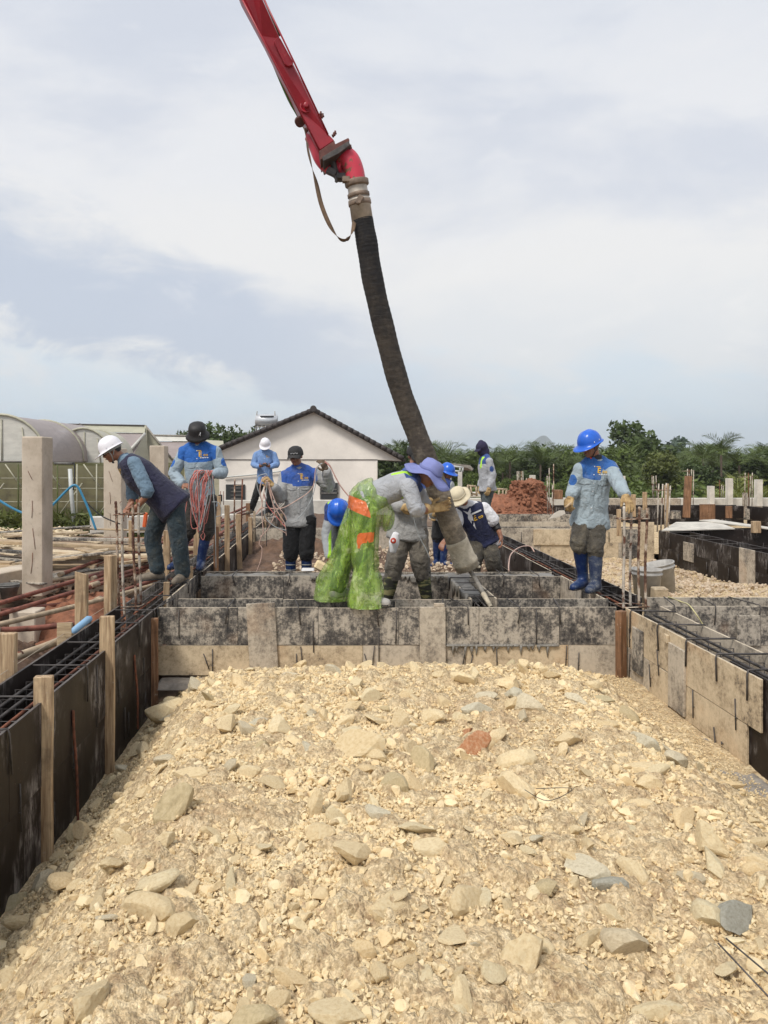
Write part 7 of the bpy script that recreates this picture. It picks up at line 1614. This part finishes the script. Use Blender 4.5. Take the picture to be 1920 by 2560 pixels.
# ---- lines held by the crew
def strand(mb, pts, r): mb.tube(spline(pts, 7), r, 5)
rs = random.Random(12)
t = thing('line_tangle', 'tangle of pink and grey lines in the hands of the bucket hat man', 'rope', W(510, 1220, 8.74))
for k in range(17):
    x0 = rs.uniform(489, 516); x1 = rs.uniform(505, 532); dz = rs.uniform(95, 160) * (1 if k % 3 else .75); b = rs.uniform(-14, 20); D = 8.74 + rs.uniform(-.06, .05); xa = 474 + rs.uniform(-2, 22); xb = 510 + rs.uniform(-15, 25)
    pts = [W(x0 + 6, 1176, D), W(x0 - 4, 1180, D - .02), W(xa, 1205 + rs.uniform(-8, 8), D - .05), W(xa - 2 + rs.uniform(-4, 6), 1178 + dz * .6, D - .04), W((xa + xb) / 2 + b * .4, 1178 + dz, D - .03), W(xb, 1178 + dz * .55, D - .03), W(xb + rs.uniform(-8, 8), 1205, D - .02), W(x1, 1176, D)]
    mb = MB(); strand(mb, pts, .0052); mb.build('line', MT[['rope_pink', 'rope_pink', 'rope_grey', 'rope_pink', 'rope_grey'][k % 5]], t)
for a in ([(482, 1200), (470, 1240), (462, 1290), (456, 1330)], [(530, 1180), (534, 1240), (538, 1300), (540, 1420)], [(480, 1240), (477, 1300), (483, 1322), (500, 1312), (512, 1285), (506, 1250)], [(512, 1240), (518, 1275), (512, 1300), (508, 1330), (502, 1340), (508, 1350), (512, 1338), (506, 1328)], [(530, 1255), (548, 1258), (554, 1285), (540, 1292)]):
    mb = MB(); strand(mb, [W(x, y, 8.70) for x, y in a], .0045); mb.build('line', MT['rope_pink' if a[0][0] < 515 else 'rope_grey'], t)
t = thing('line_tangle', 'pale pink lines looping between the hands of the black cap man', 'rope', W(700, 1250, 9.2))
L4 = [([(668, 1190), (664, 1185), (645, 1192), (643, 1215), (652, 1245), (655, 1268), (640, 1282)], 'rope_grey'), ([(668, 1200), (674, 1230), (684, 1262), (700, 1290), (712, 1310), (716, 1340)], 'rope_pale'),
      ([(666, 1200), (660, 1230), (655, 1262), (655, 1290), (658, 1330), (652, 1345), (648, 1360), (655, 1372), (652, 1400), (640, 1432)], 'rope_pale'), ([(668, 1205), (665, 1240), (662, 1280), (668, 1300), (690, 1318), (716, 1326)], 'rope_grey'),
      ([(655, 1268), (690, 1272), (712, 1268), (740, 1252), (770, 1232), (784, 1212), (788, 1180), (792, 1168), (806, 1158)], 'rope_pale'), ([(670, 1205), (672, 1245), (668, 1290), (666, 1366)], 'strap_black'),
      ([(672, 1205), (680, 1250), (686, 1285), (668, 1325), (650, 1342)], 'rope_pale'), ([(812, 1152), (824, 1162), (838, 1190), (852, 1215), (872, 1240), (880, 1252)], 'rope_pale'), ([(812, 1155), (826, 1168), (840, 1196), (856, 1222), (876, 1246)], 'rope_pink'),
      ([(806, 1158), (795, 1166), (790, 1190), (788, 1215), (778, 1250), (760, 1280), (738, 1302)], 'rope_grey'), ([(664, 1190), (655, 1200), (650, 1225), (655, 1262), (645, 1280), (640, 1285), (652, 1270), (664, 1275)], 'rope_pale'), ([(672, 1210), (690, 1258), (712, 1288), (716, 1300)], 'rope_pale'), ([(658, 1300), (680, 1312), (716, 1334)], 'rope_pale'), ([(660, 1235), (668, 1262), (690, 1290), (714, 1318)], 'rope_pink')]
for i, (a, m) in enumerate(L4):
    mb = MB(); strand(mb, [W(x, y, 9.18 - .012 * (i % 4)) for x, y in a], .0062 if m != 'strap_black' else .005); mb.build('line', MT[m], t)
mb = MB(); strand(mb, [W(x, y, 7.55) for x, y in ((1033, 1285), (1038, 1310), (1050, 1345), (1066, 1375), (1074, 1395))], .005); tag(mb.build('thin_cable', MT['rope_grey']), 'thin grey cable hanging down the dusty grey jacket', 'cable')
# ================================================================== BACKGROUND
# ---- house
DH = 37.0; GZ = -1.15
h = thing('house', 'cream gable end house with dark tiled roof behind the crew', 'house', (0, DH, GZ))
ap = W(784, 1031, DH); le = W(525, 1137, DH); re = W(1006, 1152, DH); wr = W(944, 1149, DH); wlft = W(548, 1149, DH)
yb = DH + 11
vs = [Vector((wlft.x, DH, GZ)), Vector((wr.x, DH, GZ)), Vector((wr.x, DH, wr.z)), Vector((re.x, DH, re.z - .02)), ap, Vector((wlft.x, DH, W(548, 1129, DH).z))]
mb = MB(); prism(mb, vs, 10.5); mb.build('gable_wall', MT['white_wall'], h)
block('wall_band', ((wlft.x + wr.x) / 2, DH - .02, wr.z), (wr.x - wlft.x, .04, .035), 'edge_dark', parent=h)
block('corner_pilaster', (wr.x - .02, DH - .01, (GZ + wr.z) / 2 - .04), (.04, .06, wr.z - GZ - .08), 'plinth_white', parent=h)
for side, (a, b) in (('l', (le, ap)), ('r', (re, ap))):
    dr = (b - a); L = dr.length; u = dr.normalized(); nrm = Vector((-u.z, 0, u.x)) * (1 if u.x > 0 else -1)
    if nrm.z < 0: nrm = -nrm
    q = [a - u * .12, b, b + nrm * .12, a - u * .12 + nrm * .12]
    mb = MB(); prism(mb, [Vector((v.x, DH - .28, v.z)) for v in q], 11.0); mb.build('roof', MT['roof_tile'], h)
    n = int(L / .30)
    first = None
    for k in range(n):
        p0 = a + u * (L * k / n); p1 = a + u * (L * (k + 1) / n)
        if first is None:
            mb = MB(); mb.tube([Vector((p0.x, DH - .30, p0.z + .12)), Vector((p1.x, DH - .30, p1.z + .12))], [.125, .10], 10); mb.tube([Vector((p0.x, DH - .30, p0.z + .10)), Vector((p0.x, DH + 3, p0.z + .14))], .07, 8)
            first = mb.build('verge_tile', MT['roof_tile'], h); fb = Vector(first.location)
        else:
            o = bpy.data.objects.new('verge_tile', first.data); COL.objects.link(o); o.parent = h; o.location = fb + Vector((u.x, 0, u.z)) * (L * k / n); WL[o.name] = Vector((0, 0, 0))
MB().tube([Vector((ap.x, DH - .45, ap.z + .16)), Vector((ap.x, DH + 10.6, ap.z + .16))], .16, 12).build('ridge_cap', MT['roof_tile'], h)
def window(x0, x1, z0, z1, bars, name='window'):
    fr = block(name, ((x0 + x1) / 2, DH - .03, (z0 + z1) / 2), (x1 - x0, .08, z1 - z0), 'window_dark', parent=h)
    mb = MB()
    for (a, b, c, d) in bars: mb.box(((a + b) / 2, DH - .085, (c + d) / 2), (b - a, .03, d - c))
    mb.build('louvre_bars' if name == 'shutter' else 'glazing_bar', MT['bucket_dark'], fr)
    return fr
a = W(565, 1211, DH); b = W(613, 1264, DH); window(a.x, b.x, b.z, a.z, [(a.x + .25, b.x - .15, z, z + .04) for z in np.linspace(b.z + .15, a.z - .2, 5)], 'shutter')
a = W(800, 1207, DH); b = W(846, 1248, DH); window(a.x, b.x, b.z, a.z, [(a.x, b.x, a.z - .35, a.z - .30), (a.x, b.x, a.z - .55, a.z - .47), (a.x, a.x + .06, b.z, a.z), (b.x - .06, b.x, b.z, a.z)])
a = W(830, 1241, DH)
MB().tube(spline([W(560, 1193, DH - .1), W(640, 1186, DH - .1), W(703, 1178, DH - .1)], 5), .035, 8).build('wall_pipe', MT['pvc'], h)
block('window_sill', W(823, 1251, DH - .05), (1.1, .2, .06), 'plinth_white', parent=h)
block('foundation_band', W(745, 1262, DH - .3), (8.2, .3, .22), 'ply_grey', parent=h)
# solar water tank on the roof slope
t = thing('water_heater', 'white solar water tank on a frame on the roof', 'water heater', W(667, 1075, 39))
a, b = W(640, 1051, 39), W(693, 1052, 39); MB().tube([a - Vector((.03, 0, 0)), a, b, b + Vector((.03, 0, 0))], [.26, .33, .33, .26], 24).build('tank', MT['steel_tank'], t)
MB().box((a + b) / 2 + Vector((.05, -.325, .20)), (.72, .02, .07)).build('tank_lettering', MT['black_plastic'], t)
for px in (645, 655, 664, 673, 684): MB().tube([W(px, 1064, 38.7), W(px - 2, 1079, 38.4)], .02, 6).build('frame_bar', MT['steel_tank'], t)
for px in (642, 690): MB().tube([W(px, 1078, 39), W(px - 1, 1052, 39.3)], .03, 6).build('frame_leg', MT['edge_dark'], t)
MB().box(W(667, 1067, 38.9), (1.1, .5, .05)).build('manifold', MT['tube_grey'], t)
for (p0, p1) in ((637, 643), (690, 687)): MB().tube([W(p0, 1080, 38.8), W(p1, 1028, 38.8)], .022, 6).build('vent_pipe', MT['tube_grey'], t)
# ---- greenhouses
def greenhouse_tunnel(label, cx, y0, y1, hw, zb, zt, mat_end, mat_roof):
    t = thing('greenhouse', label, 'greenhouse', (cx, y0, GZ), 'film covered greenhouses')
    arc = [(cx + hw * math.cos(a) * (1 - .10 * math.sin(a) ** 2), zb + (zt - zb) * math.sin(a) ** .85) for a in np.linspace(math.pi, 0, 17)]
    mb = MB(); V_ = [Vector((x, y0, z)) for x, z in arc]; mb.add(V_ + [Vector((v.x, v.y + .01, v.z)) for v in V_], [tuple(range(17)), tuple(range(33, 16, -1))]); mb.build('end_film', MT[mat_end], t)
    mb = MB(); vs = [];
    for x, z in arc: vs += [Vector((x, y0, z + .01)), Vector((x, y1, z + .01))]
    mb.add(vs, [(2 * k, 2 * k + 1, 2 * k + 3, 2 * k + 2) for k in range(16)], 0, True); mb.build('roof_film', MT[mat_roof], t)
    for y in (y0 - .03, (y0 + y1) / 2): MB().tube([Vector((x, y, z + .02)) for x, z in arc], .045, 6).build('hoop', MT['film_olive'], t)
    for u in (-.55, 0.05, .6): MB().tube([Vector((cx + hw * u, y0 - .03, zb)), Vector((cx + hw * u * .8, y0 - .03, zb + (zt - zb) * .92 * math.sqrt(max(.1, 1 - u * u))))], .02, 5).build('end_strut', MT['film_olive'], t)
    MB().tube([Vector((cx - hw, y0 - .03, zb)), Vector((cx + hw, y0 - .03, zb))], .03, 6).build('end_rail', MT['edge_dark'], t)
    return t
greenhouse_tunnel('near arched film greenhouse at the left edge', -10.95, 24, 31, 1.5, 1.27, 2.79, 'film_clear', 'film_purple')
greenhouse_tunnel('smaller arched film greenhouse between the two near columns', -9.62, 28, 31, 1.12, 1.15, 2.52, 'film_clear', 'film_olive')
t = thing('greenhouse', 'long ridge greenhouse with purple grey film behind the arches', 'greenhouse', (-12, 33, GZ), 'film covered greenhouses')
def quad(nm, a, b, c, d, mat, parent): mb = MB(); o = Vector((0, .02, 0)); mb.add([a, b, c, d, a + o, b + o, c + o, d + o], [(0, 1, 2, 3), (7, 6, 5, 4)]); return mb.build(nm, MT[mat], parent)
xL = -18.
def Wz(px, py, D): return W(px, py, D)
quad('vent_film', Vector((xL, 34, 3.06)), Wz(198, 1060, 34), Wz(206, 1077, 33.4), Vector((xL, 33.4, 2.70)), 'film_olive', t)
quad('vent_film', Wz(203, 1060, 34), Wz(363, 1064, 34), Wz(362, 1083, 33.4), Wz(212, 1079, 33.4), 'film_olive', t)
MB().tube([Wz(199, 1060, 33.9), Wz(211, 1070, 33.7)], .05, 6).build('ridge_gap', MT['edge_dark'], t)
MB().tube([Vector((xL, 33.9, 3.08)), Wz(363, 1064, 33.9)], .035, 6).build('ridge_rail', MT['edge_dark'], t)
quad('roof_film', Vector((xL, 33.5, 2.68)), Wz(362, 1083, 33.5), Wz(330, 1143, 31.2), Vector((xL, 31.2, 1.45)), 'film_purple', t)
MB().tube([Wz(362, 1084, 33.3), Wz(325, 1125, 31.5)], .06, 6).build('roof_rail', MT['film_clear'], t)
quad('side_film', Wz(325, 1125, 31.6), Wz(364, 1083, 33.4), Wz(375, 1165, 33.4), Wz(320, 1165, 31.6), 'film_olive', t)
quad('gable_film', Wz(363, 1064, 34), Wz(432, 1150, 34), Wz(432, 1165, 34), Wz(364, 1165, 34), 'film_olive', t)
MB().tube([Wz(363, 1064, 33.9), Wz(432, 1150, 33.9)], .05, 6).build('gable_rail', MT['tube_grey'], t); MB().tube([Wz(364, 1064, 33.9), Wz(367, 1165, 33.9)], .06, 6).build('gable_post', MT['film_olive'], t)
t = thing('greenhouse', 'farther film greenhouse roof left of the house', 'greenhouse', (-8, 42, GZ), 'film covered greenhouses')
quad('vent_film', Wz(380, 1088, 42), Wz(476, 1090, 42), Wz(478, 1103, 41.5), Wz(395, 1103, 41.5), 'film_clear', t); quad('roof_film', Wz(395, 1104, 41.6), Wz(478, 1104, 41.6), Wz(485, 1145, 40), Wz(425, 1145, 40), 'film_purple', t)
quad('roof_film', Wz(476, 1098, 43), Wz(558, 1102, 43), Wz(560, 1128, 41.5), Wz(476, 1128, 41.5), 'film_olive', t); quad('side_film', Wz(425, 1145, 40), Wz(560, 1130, 40), Wz(560, 1290, 40), Wz(425, 1290, 40), 'film_olive', t)
MB().tube([Wz(380, 1088, 41.9), Wz(476, 1090, 41.9)], .05, 6).build('ridge_rail', MT['tube_grey'], t)
# netting wall with frames behind
t = thing('netting_wall', 'olive green netting wall of the greenhouse behind the columns', 'netting', (-9, 23.5, GZ))
mb = MB(); vs = []; nx, nz = 40, 10
for j in range(nz + 1):
    for i in range(nx + 1): vs.append((-13.5 + 8.6 * i / nx, 23.6 + .03 * math.sin(i * 1.7 + j), GZ + .1 + 2.3 * j / nz))
mb.add(vs, [(j * (nx + 1) + i, j * (nx + 1) + i + 1, (j + 1) * (nx + 1) + i + 1, (j + 1) * (nx + 1) + i) for j in range(nz) for i in range(nx)], 0, True); mb.build('net', MT['net_olive'], t)
for x in np.arange(-13.2, -5, .62): MB().tube([(x, 23.4, GZ), (x, 23.4, 1.2)], .022 if int(x * 10) % 3 else .045, 6).build('net_post', MT['film_olive' if int(x * 7) % 2 else 'leaf_olive'], t)
for z in (-.55, .0, .42, .75): MB().tube([(-13.5, 23.45, z), (-4.9, 23.45, z + .02)], .012, 5).build('net_wire', MT['film_olive'], t)
for x in np.arange(-13, -5.4, 1.24): MB().tube([(x, 23.42, 1.2), (x + .5, 23.42, .5)], .02, 5).build('net_brace', MT['film_olive'], t); MB().tube([(x + 1.2, 23.42, .6), (x + .4, 23.42, -.5)], .02, 5).build('net_brace', MT['film_olive'], t)
block('dark_floor', (-9, 27, GZ + .1), (9, 6, .05), 'brown_soil', parent=t)
# what stands inside the netting: rows of crop
t = thing('gutter_pipe', 'white downpipe hanging from the gutter between the columns', 'pipe', W(184, 1330, 22.8))
MB().tube([W(175, 1172, 22.8), W(179, 1240, 22.8), W(188, 1330, 22.8)], .065, 12).build('downpipe', MT['pvc'], t); MB().tube([W(135, 1158, 22.8), W(185, 1159, 22.8)], .04, 8).build('gutter', MT['bucket_dark'], t)
MB().tube(spline([W(180, 1158, 22.6), W(186, 1160, 22.6), W(186, 1200, 22.6), W(183, 1225, 22.6)], 4), .02, 6).build('cable', MT['cable'], t)
# ---- small structures at right
t = thing('shelter', 'grey roofed open shelter behind the hose on the right', 'shelter', (2.3, 30, -.9))
mb = MB(); prism(mb, [W(1130, 1158, 30), W(1175, 1163, 30), W(1184, 1172, 30), W(1180, 1177, 30), W(1170, 1170, 30), W(1130, 1163, 30)], 2.0); mb.build('roof', MT['tube_grey'], t)
for a, b in (((1131, 1165, 29.8), (1157, 1169, 29.8)), ((1131, 1177, 29.8), (1157, 1179, 29.8)), ((1157, 1168, 29.8), (1157, 1180, 29.8)), ((1150, 1168, 29.8), (1150, 1180, 29.8)), ((1126, 1160, 29.8), (1127, 1245, 29.8))): MB().tube([W(*a), W(*b)], .035, 6).build('frame_bar', MT['pvc'], t)
block('gate_pillar', W(1150, 1205, 28), (.15, .15, .75), 'plinth_white', 'pale pillar right of the blue helmet behind the hose', 'pillar')
t = thing('work_platform', 'light metal trestle frames behind the hooded worker', 'trestle', W(1215, 1240, 23))
for a, b in (((1166, 1240, 23), (1170, 1212, 23)), ((1170, 1214, 23), (1190, 1216, 23)), ((1190, 1216, 23), (1192, 1240, 23)), ((1240, 1222, 23), (1266, 1224, 23)), ((1266, 1222, 23), (1264, 1245, 23)), ((1248, 1224, 23), (1246, 1245, 23)), ((1150, 1226, 23), (1190, 1236, 23)), ((1176, 1215, 23), (1180, 1240, 23)), ((1257, 1224, 23), (1257, 1245, 23))): MB().tube([W(*a), W(*b)], .03, 6).build('trestle_bar', MT['tube_cement'], t)
block('plinth_slab', W(1170, 1236, 24), (1.3, .6, .14), 'plinth_white', 'pale slab under the trestle frames', 'slab')
block('brick_pile', W(1394, 1236, 24), (.26, .3, .3), G, 'small brown brick stack on the far wall left of the trowel', 'bricks')
block('control_box', W(551, 1245, 24), (.12, .1, .22), 'black_plastic', 'small black control box by the far thin rods', 'box')

# ---- vegetation
def leaf_quads(C, size, rs, droop=0.0, asp=2.2):
    """one pointed leaf (two triangles) per centre"""
    n = len(C); d = rs.normal(size=(n, 3)); d[:, 2] = d[:, 2] * .6 - droop; d /= np.linalg.norm(d, axis=1)[:, None]
    r = rs.normal(size=(n, 3)); w = np.cross(d, r); w /= np.linalg.norm(w, axis=1)[:, None]; s = size * rs.uniform(.6, 1.3, n)
    L = d * s[:, None] * asp / 2; Wd = w * s[:, None] * .5
    V = np.stack([C - L, C + Wd, C + L, C - Wd], 1).reshape(-1, 3); i = np.arange(n)[:, None] * 4
    return V, np.concatenate([i, i + 1, i + 2, i + 3], 1)
def crown_points(n, blobs, rs):
    out = []; vol = np.array([b[3] * b[4] * b[5] for b in blobs]); k = rs.choice(len(blobs), n, p=vol / vol.sum())
    d = rs.normal(size=(n, 3)); d /= np.linalg.norm(d, axis=1)[:, None]; r = rs.uniform(0, 1, n) ** .40
    B = np.array(blobs)[k]; P = B[:, :3] + d * r[:, None] * B[:, 3:6]
    q = fbm(P * 1.6, 12, 3); return P[q > .43]
def bush_proto(seed, h, w, n, leaf, mat, gaps=7, trunk=True, clump=None):
    rs = np.random.RandomState(seed); blobs = []
    for _ in range(gaps):
        a = rs.uniform(0, 6.28); rr = rs.uniform(.1, .62) * w; z = h * rs.uniform(.35, .85)
        s = rs.uniform(.25, .42) * w; blobs.append((math.cos(a) * rr, math.sin(a) * rr, z, s, s, s * .85))
    blobs.append((0, 0, h * .6, w * .5, w * .5, h * .33))
    P = crown_points(n, blobs, rs); V, F = leaf_quads(P, leaf, rs, .2); cr = fast_mesh('crown', V, F, MT[mat], False)
    mb = MB(); top = Vector((.1, 0, h * .7)); mb.tube([(0, 0, -.2), (.05, .02, h * .3), top], [.10 * h / 5, .075 * h / 5, .03], 7)
    for b in blobs[:-1]: mb.tube([Vector((.04, 0, h * .3)), Vector(b[:3]) * .6 + Vector((0, 0, h * .15)), Vector(b[:3])], [.05 * h / 5, .03 * h / 5, .012], 5)
    me = bpy.data.meshes.new('trunk'); me.from_pydata(mb.v, [], mb.f); me.materials.append(MT['bark']); return cr, me
def palm_proto(seed, h, nf=9, fl=1.9, mat='leaf_palm'):
    rs = np.random.RandomState(seed); V = []; F = []
    def q(a, b, c, d): k = len(V); V.extend([a, b, c, d]); F.append((k, k + 1, k + 2, k + 3))
    for f in range(nf):
        az = f * 2.4 + rs.uniform(-.3, .3); up = rs.uniform(.55, 1.5); L = fl * rs.uniform(.8, 1.1); N = 13; pts = []
        p = np.array([0, 0, h]); ang = up
        for k in range(N): pts.append(p.copy()); p = p + np.array([math.cos(az) * math.cos(ang), math.sin(az) * math.cos(ang), math.sin(ang)]) * L / N; ang -= .11 + .05 * k / N * 2
        side = np.array([-math.sin(az), math.cos(az), 0])
        for k in range(1, N):
            t = k / (N - 1); d = pts[k] - pts[k - 1]; d /= np.linalg.norm(d); ll = fl * .33 * math.sin(math.pi * (.12 + .82 * t)) + .06
            for s in (-1, 1):
                for e in (0, .5):
                    b0 = pts[k - 1] + (pts[k] - pts[k - 1]) * e; tip = b0 + (side * s * .8 + d * .75 + np.array([0, 0, .10 + rs.uniform(-.3, .25)])) * ll; m = (b0 + tip) / 2 + np.array([0, 0, .05]) * ll; w = d * .013 * fl
                    q(b0 - w * .4, m - w, tip, m + w)
            q(pts[k - 1] + side * .015, pts[k] + side * .012, pts[k] - side * .012, pts[k - 1] - side * .015)
    cr = fast_mesh('crown', np.array(V), np.array(F), MT[mat], False)
    mb = MB(); mb.tube([(0, 0, -.3), (.03, 0, h * .5), (0, 0, h)], [.08, .06, .05], 7); mb.tube([(0, 0, h - .45), (0, 0, h)], [.07, .05], 7)
    me = bpy.data.meshes.new('trunk'); me.from_pydata(mb.v, [], mb.f); me.materials.append(MT['bark']); return cr, me
def plant(name, protos, loc, sc, rz, label, cat, group):
    t = thing(name, label, cat, loc, group); t.rotation_euler[2] = rz; t.scale = (sc, sc, sc)
    for nm, me in zip(('crown', 'trunk'), protos):
        o = bpy.data.objects.new(nm, me); COL.objects.link(o); o.parent = t
    return t
rs = np.random.RandomState(77)
PALM = [palm_proto(i, 2.9 + .35 * i, 9, 1.8) for i in range(4)]
BUSH = [bush_proto(40 + i, 4.6, 2.3, 7000, .12, m) for i, m in enumerate(('leaf_dark', 'leaf_mid', 'leaf_olive', 'leaf_dark'))]
gnd = lambda x, y: float(big_ground(np.array([[x]]), np.array([[y]]))[0, 0])
# rows of areca palms
k = 0
for row, (D, n, x0, x1) in enumerate(((58, 24, 4.5, 40), (66, 26, 4, 48), (75, 26, 3, 54))):
    for i in range(n):
        x = x0 + (x1 - x0) * (i + rs.uniform(.1, .9)) / n; y = D + rs.uniform(-2.5, 2.5)
        ztop = 2.35 + rs.uniform(-.6, .5) + (row * .25); g = gnd(x, y); pi = k % 4; sc = (ztop - g) / (2.9 + .35 * pi + 1.1)
        plant('areca_palm', PALM[pi], (x, y, g), sc, rs.uniform(0, 6.3), 'slender dark green areca palm in the plantation behind the far wall', 'palm tree', 'palms of the plantation'); k += 1
def ppx(px, D): return (px - CX) / FOC * D
for (px, top, D, pi, lab) in ((1803, 1097, 52, 3, 'tallest palm standing above the treeline at the far right'), (1757, 1105, 54, 2, 'palm left of the tallest palm above the treeline'), (1275, 1108, 56, 1, 'palm whose spiky top rises behind the hooded worker'), (1118, 1110, 56, 0, 'palm with a bright spiky top right of the hose'), (1848, 1122, 53, 1, 'dark palm right of the tallest palm'), (1690, 1150, 50, 2, 'palm in front of the olive tree on its right'), (1600, 1160, 50, 0, 'low palm left of the olive tree')):
    x = ppx(px, D); g = gnd(x, D); zt = EYE + (CY - top) / FOC * D; sc = (zt - g) / (2.9 + .35 * pi + .9)
    plant('areca_palm', PALM[pi], (x, D, g), sc, rs.uniform(0, 6), lab, 'palm tree', 'palms of the plantation')
trees = [(1652, 1128, 46, 2, 1.0, 'big olive green bushy tree in front of the treeline'), (1568, 1062, 62, 3, .8, 'tall airy tree rising behind the shoulder of the trowel man'), (1610, 1100, 60, 0, 1.0, 'dark round tree right of the tall airy tree'), (1540, 1120, 54, 1, 1.0, 'green tree directly behind the trowel man'),
         (1700, 1160, 49, 0, .9, 'dark bush below the palms right of the olive tree'), (1760, 1165, 47, 3, 1.1, 'dark leafy bush behind the white stub posts'), (1880, 1140, 55, 0, 1.2, 'dark tree mass at the right edge'), (1440, 1125, 60, 1, 1.0, 'green tree left of the trowel man'), (1340, 1130, 60, 0, 1.0, 'dark tree behind the red soil heap'),
         (985, 1120, 58, 0, 1.1, 'dark tree beside the right wall of the house'), (1045, 1118, 60, 3, 1.1, 'dark tree behind the lavender hat'), (1200, 1130, 58, 1, 1.0, 'green tree left of the hooded worker'), (1110, 1150, 48, 0, .9, 'dark bush behind the grey shelter'), (1180, 1180, 44, 1, .8, 'low leafy bush behind the trestle frames'), (1268, 1195, 42, 1, .7, 'low green bush right of the hooded worker'),
         (1300, 1185, 44, 0, .8, 'low dark bush behind the five thin bars'), (1420, 1190, 44, 1, .8, 'low leafy bush left of the trowel man'), (1000, 1165, 46, 3, .9, 'dark bush right of the house corner'), (1400, 1205, 40, 1, .6, 'small bright bush between the thin bars'), (1850, 1180, 44, 2, .9, 'olive bush at the right edge'),
         (527, 1058, 60, 3, .9, 'dark round tree seen above the greenhouse roof'), (578, 1082, 64, 0, .7, 'small dark tree top left of the house roof'), (612, 1082, 66, 0, .6, 'smallest tree top peeping over the house roof edge'), (455, 1079, 64, 3, .5, 'dark leaves left of the black bucket hat')]
AIRY = bush_proto(61, 4.6, 1.7, 2600, .13, 'leaf_dark', 11)
for (px, top, D, pi, w, lab) in trees:
    x = ppx(px, D); g = gnd(x, D); zt = EYE + (CY - top) / FOC * D; sc = (zt - g) / (4.15 if 'airy' not in lab else 4.0)
    t = plant('leafy_tree', AIRY if 'airy' in lab else BUSH[pi], (x, D, g), sc, rs.uniform(0, 6), lab, 'tree', 'trees beyond the site'); t.scale = (sc * w, sc * w, sc)
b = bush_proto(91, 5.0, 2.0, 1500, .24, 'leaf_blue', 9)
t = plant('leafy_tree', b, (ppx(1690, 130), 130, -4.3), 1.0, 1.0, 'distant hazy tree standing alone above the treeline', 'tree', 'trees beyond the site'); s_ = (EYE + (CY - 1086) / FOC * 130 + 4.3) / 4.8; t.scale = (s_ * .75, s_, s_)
# dense plantation mass behind the single trees
n = 80000; X = rs.uniform(1.5, 62, n); Y = rs.uniform(74, 96, n); top = .25 + (fbm(np.stack([X * .5, Y * .3, X * 0], -1), 5, 4) - .4) * 3.4 + (Y - 74) * .05
Z = -4.2 + (top + 4.2) * (1 - rs.uniform(0, 1, n) ** 1.9)
V, F = leaf_quads(np.stack([X, Y, Z], -1), .26, rs, .3, 3); o = link('plantation', fast_mesh('plantation', V, F, MT['leaf_dark'], False)); tag(o, 'dense green plantation massed behind the single palms and trees', 'plantation', kind='stuff')
n = 14000; X = rs.uniform(1.2, 24, n); Y = rs.uniform(41, 50, n); Z = -1.9 + (fbm(np.stack([X * .9, Y * .6, X * 0], -1), 8, 3) * 2.9) * (1 - rs.uniform(0, 1, n) ** 1.5)
V, F = leaf_quads(np.stack([X, Y, Z], -1), .18, rs, .2); o = link('undergrowth', fast_mesh('undergrowth', V, F, MT['leaf_mid'], False)); tag(o, 'tangled undergrowth at the foot of the trees beyond the far wall', 'undergrowth', kind='stuff')
n = 3500; X = rs.uniform(-12.5, -5, n); Y = rs.uniform(22.5, 23.2, n); Z = -1.1 + rs.uniform(0, 1, n) ** 2 * .8
V, F = leaf_quads(np.stack([X, Y, Z], -1), .09, rs, -.4, 5); o = link('grass', fast_mesh('grass', V, F, MT['leaf_olive'], False)); tag(o, 'tufts of grass at the foot of the netting wall', 'grass', kind='stuff')
# coconut fronds
cp = palm_proto(15, .35, 8, 1.9, 'leaf_yellow')
for (px, D, s, r, lab) in ((1845, 27.5, .9, .4, 'young coconut palm with yellow green fronds between the white stub posts'), (1790, 28.5, .6, 2.0, 'low drooping coconut fronds behind the left white stub post'), (1905, 27.5, .8, 1.0, 'coconut fronds at the right edge')):
    plant('coconut_palm', cp, (ppx(px, D), D, -.8 + s * .15), s, r, lab, 'palm tree', 'coconut fronds behind the far wall')
# ---- hill far away
xs = np.linspace(360, 1120, 90); ys_ = np.linspace(2160, 2560, 24)
def hillf(X, Y):
    P = np.stack([X * .014, Y * .014, X * 0], -1).reshape(-1, 3); n = (fbm(P, 3, 5) - .5).reshape(X.shape)
    a = 72 * np.exp(-((X - 655) / 44) ** 2) + 42 * np.exp(-((X - 560) / 60) ** 2) + 26 * np.exp(-((X - 760) / 90) ** 2)
    return -7 + (a + n * 34 * smooth(a, 0, 30)) * np.exp(-((Y - 2360) / 120) ** 2)
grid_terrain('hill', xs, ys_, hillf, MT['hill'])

# ---- air
hz = bpy.data.materials.new('haze'); hz.use_nodes = True; n_ = hz.node_tree; n_.nodes.clear(); o_ = n_.nodes.new('ShaderNodeOutputMaterial'); v_ = n_.nodes.new('ShaderNodeVolumePrincipled')
v_.inputs['Color'].default_value = (.95, .98, 1.0, 1); v_.inputs['Density'].default_value = .00040; v_.inputs['Anisotropy'].default_value = 0.2; n_.links.new(v_.outputs[0], o_.inputs['Volume'])
mb = MB(); mb.box((100, 1270, 44), (2600, 2660, 104)); o = mb.build('haze', hz); o['kind'] = 'stuff'; o['label'] = 'thin haze in the air'
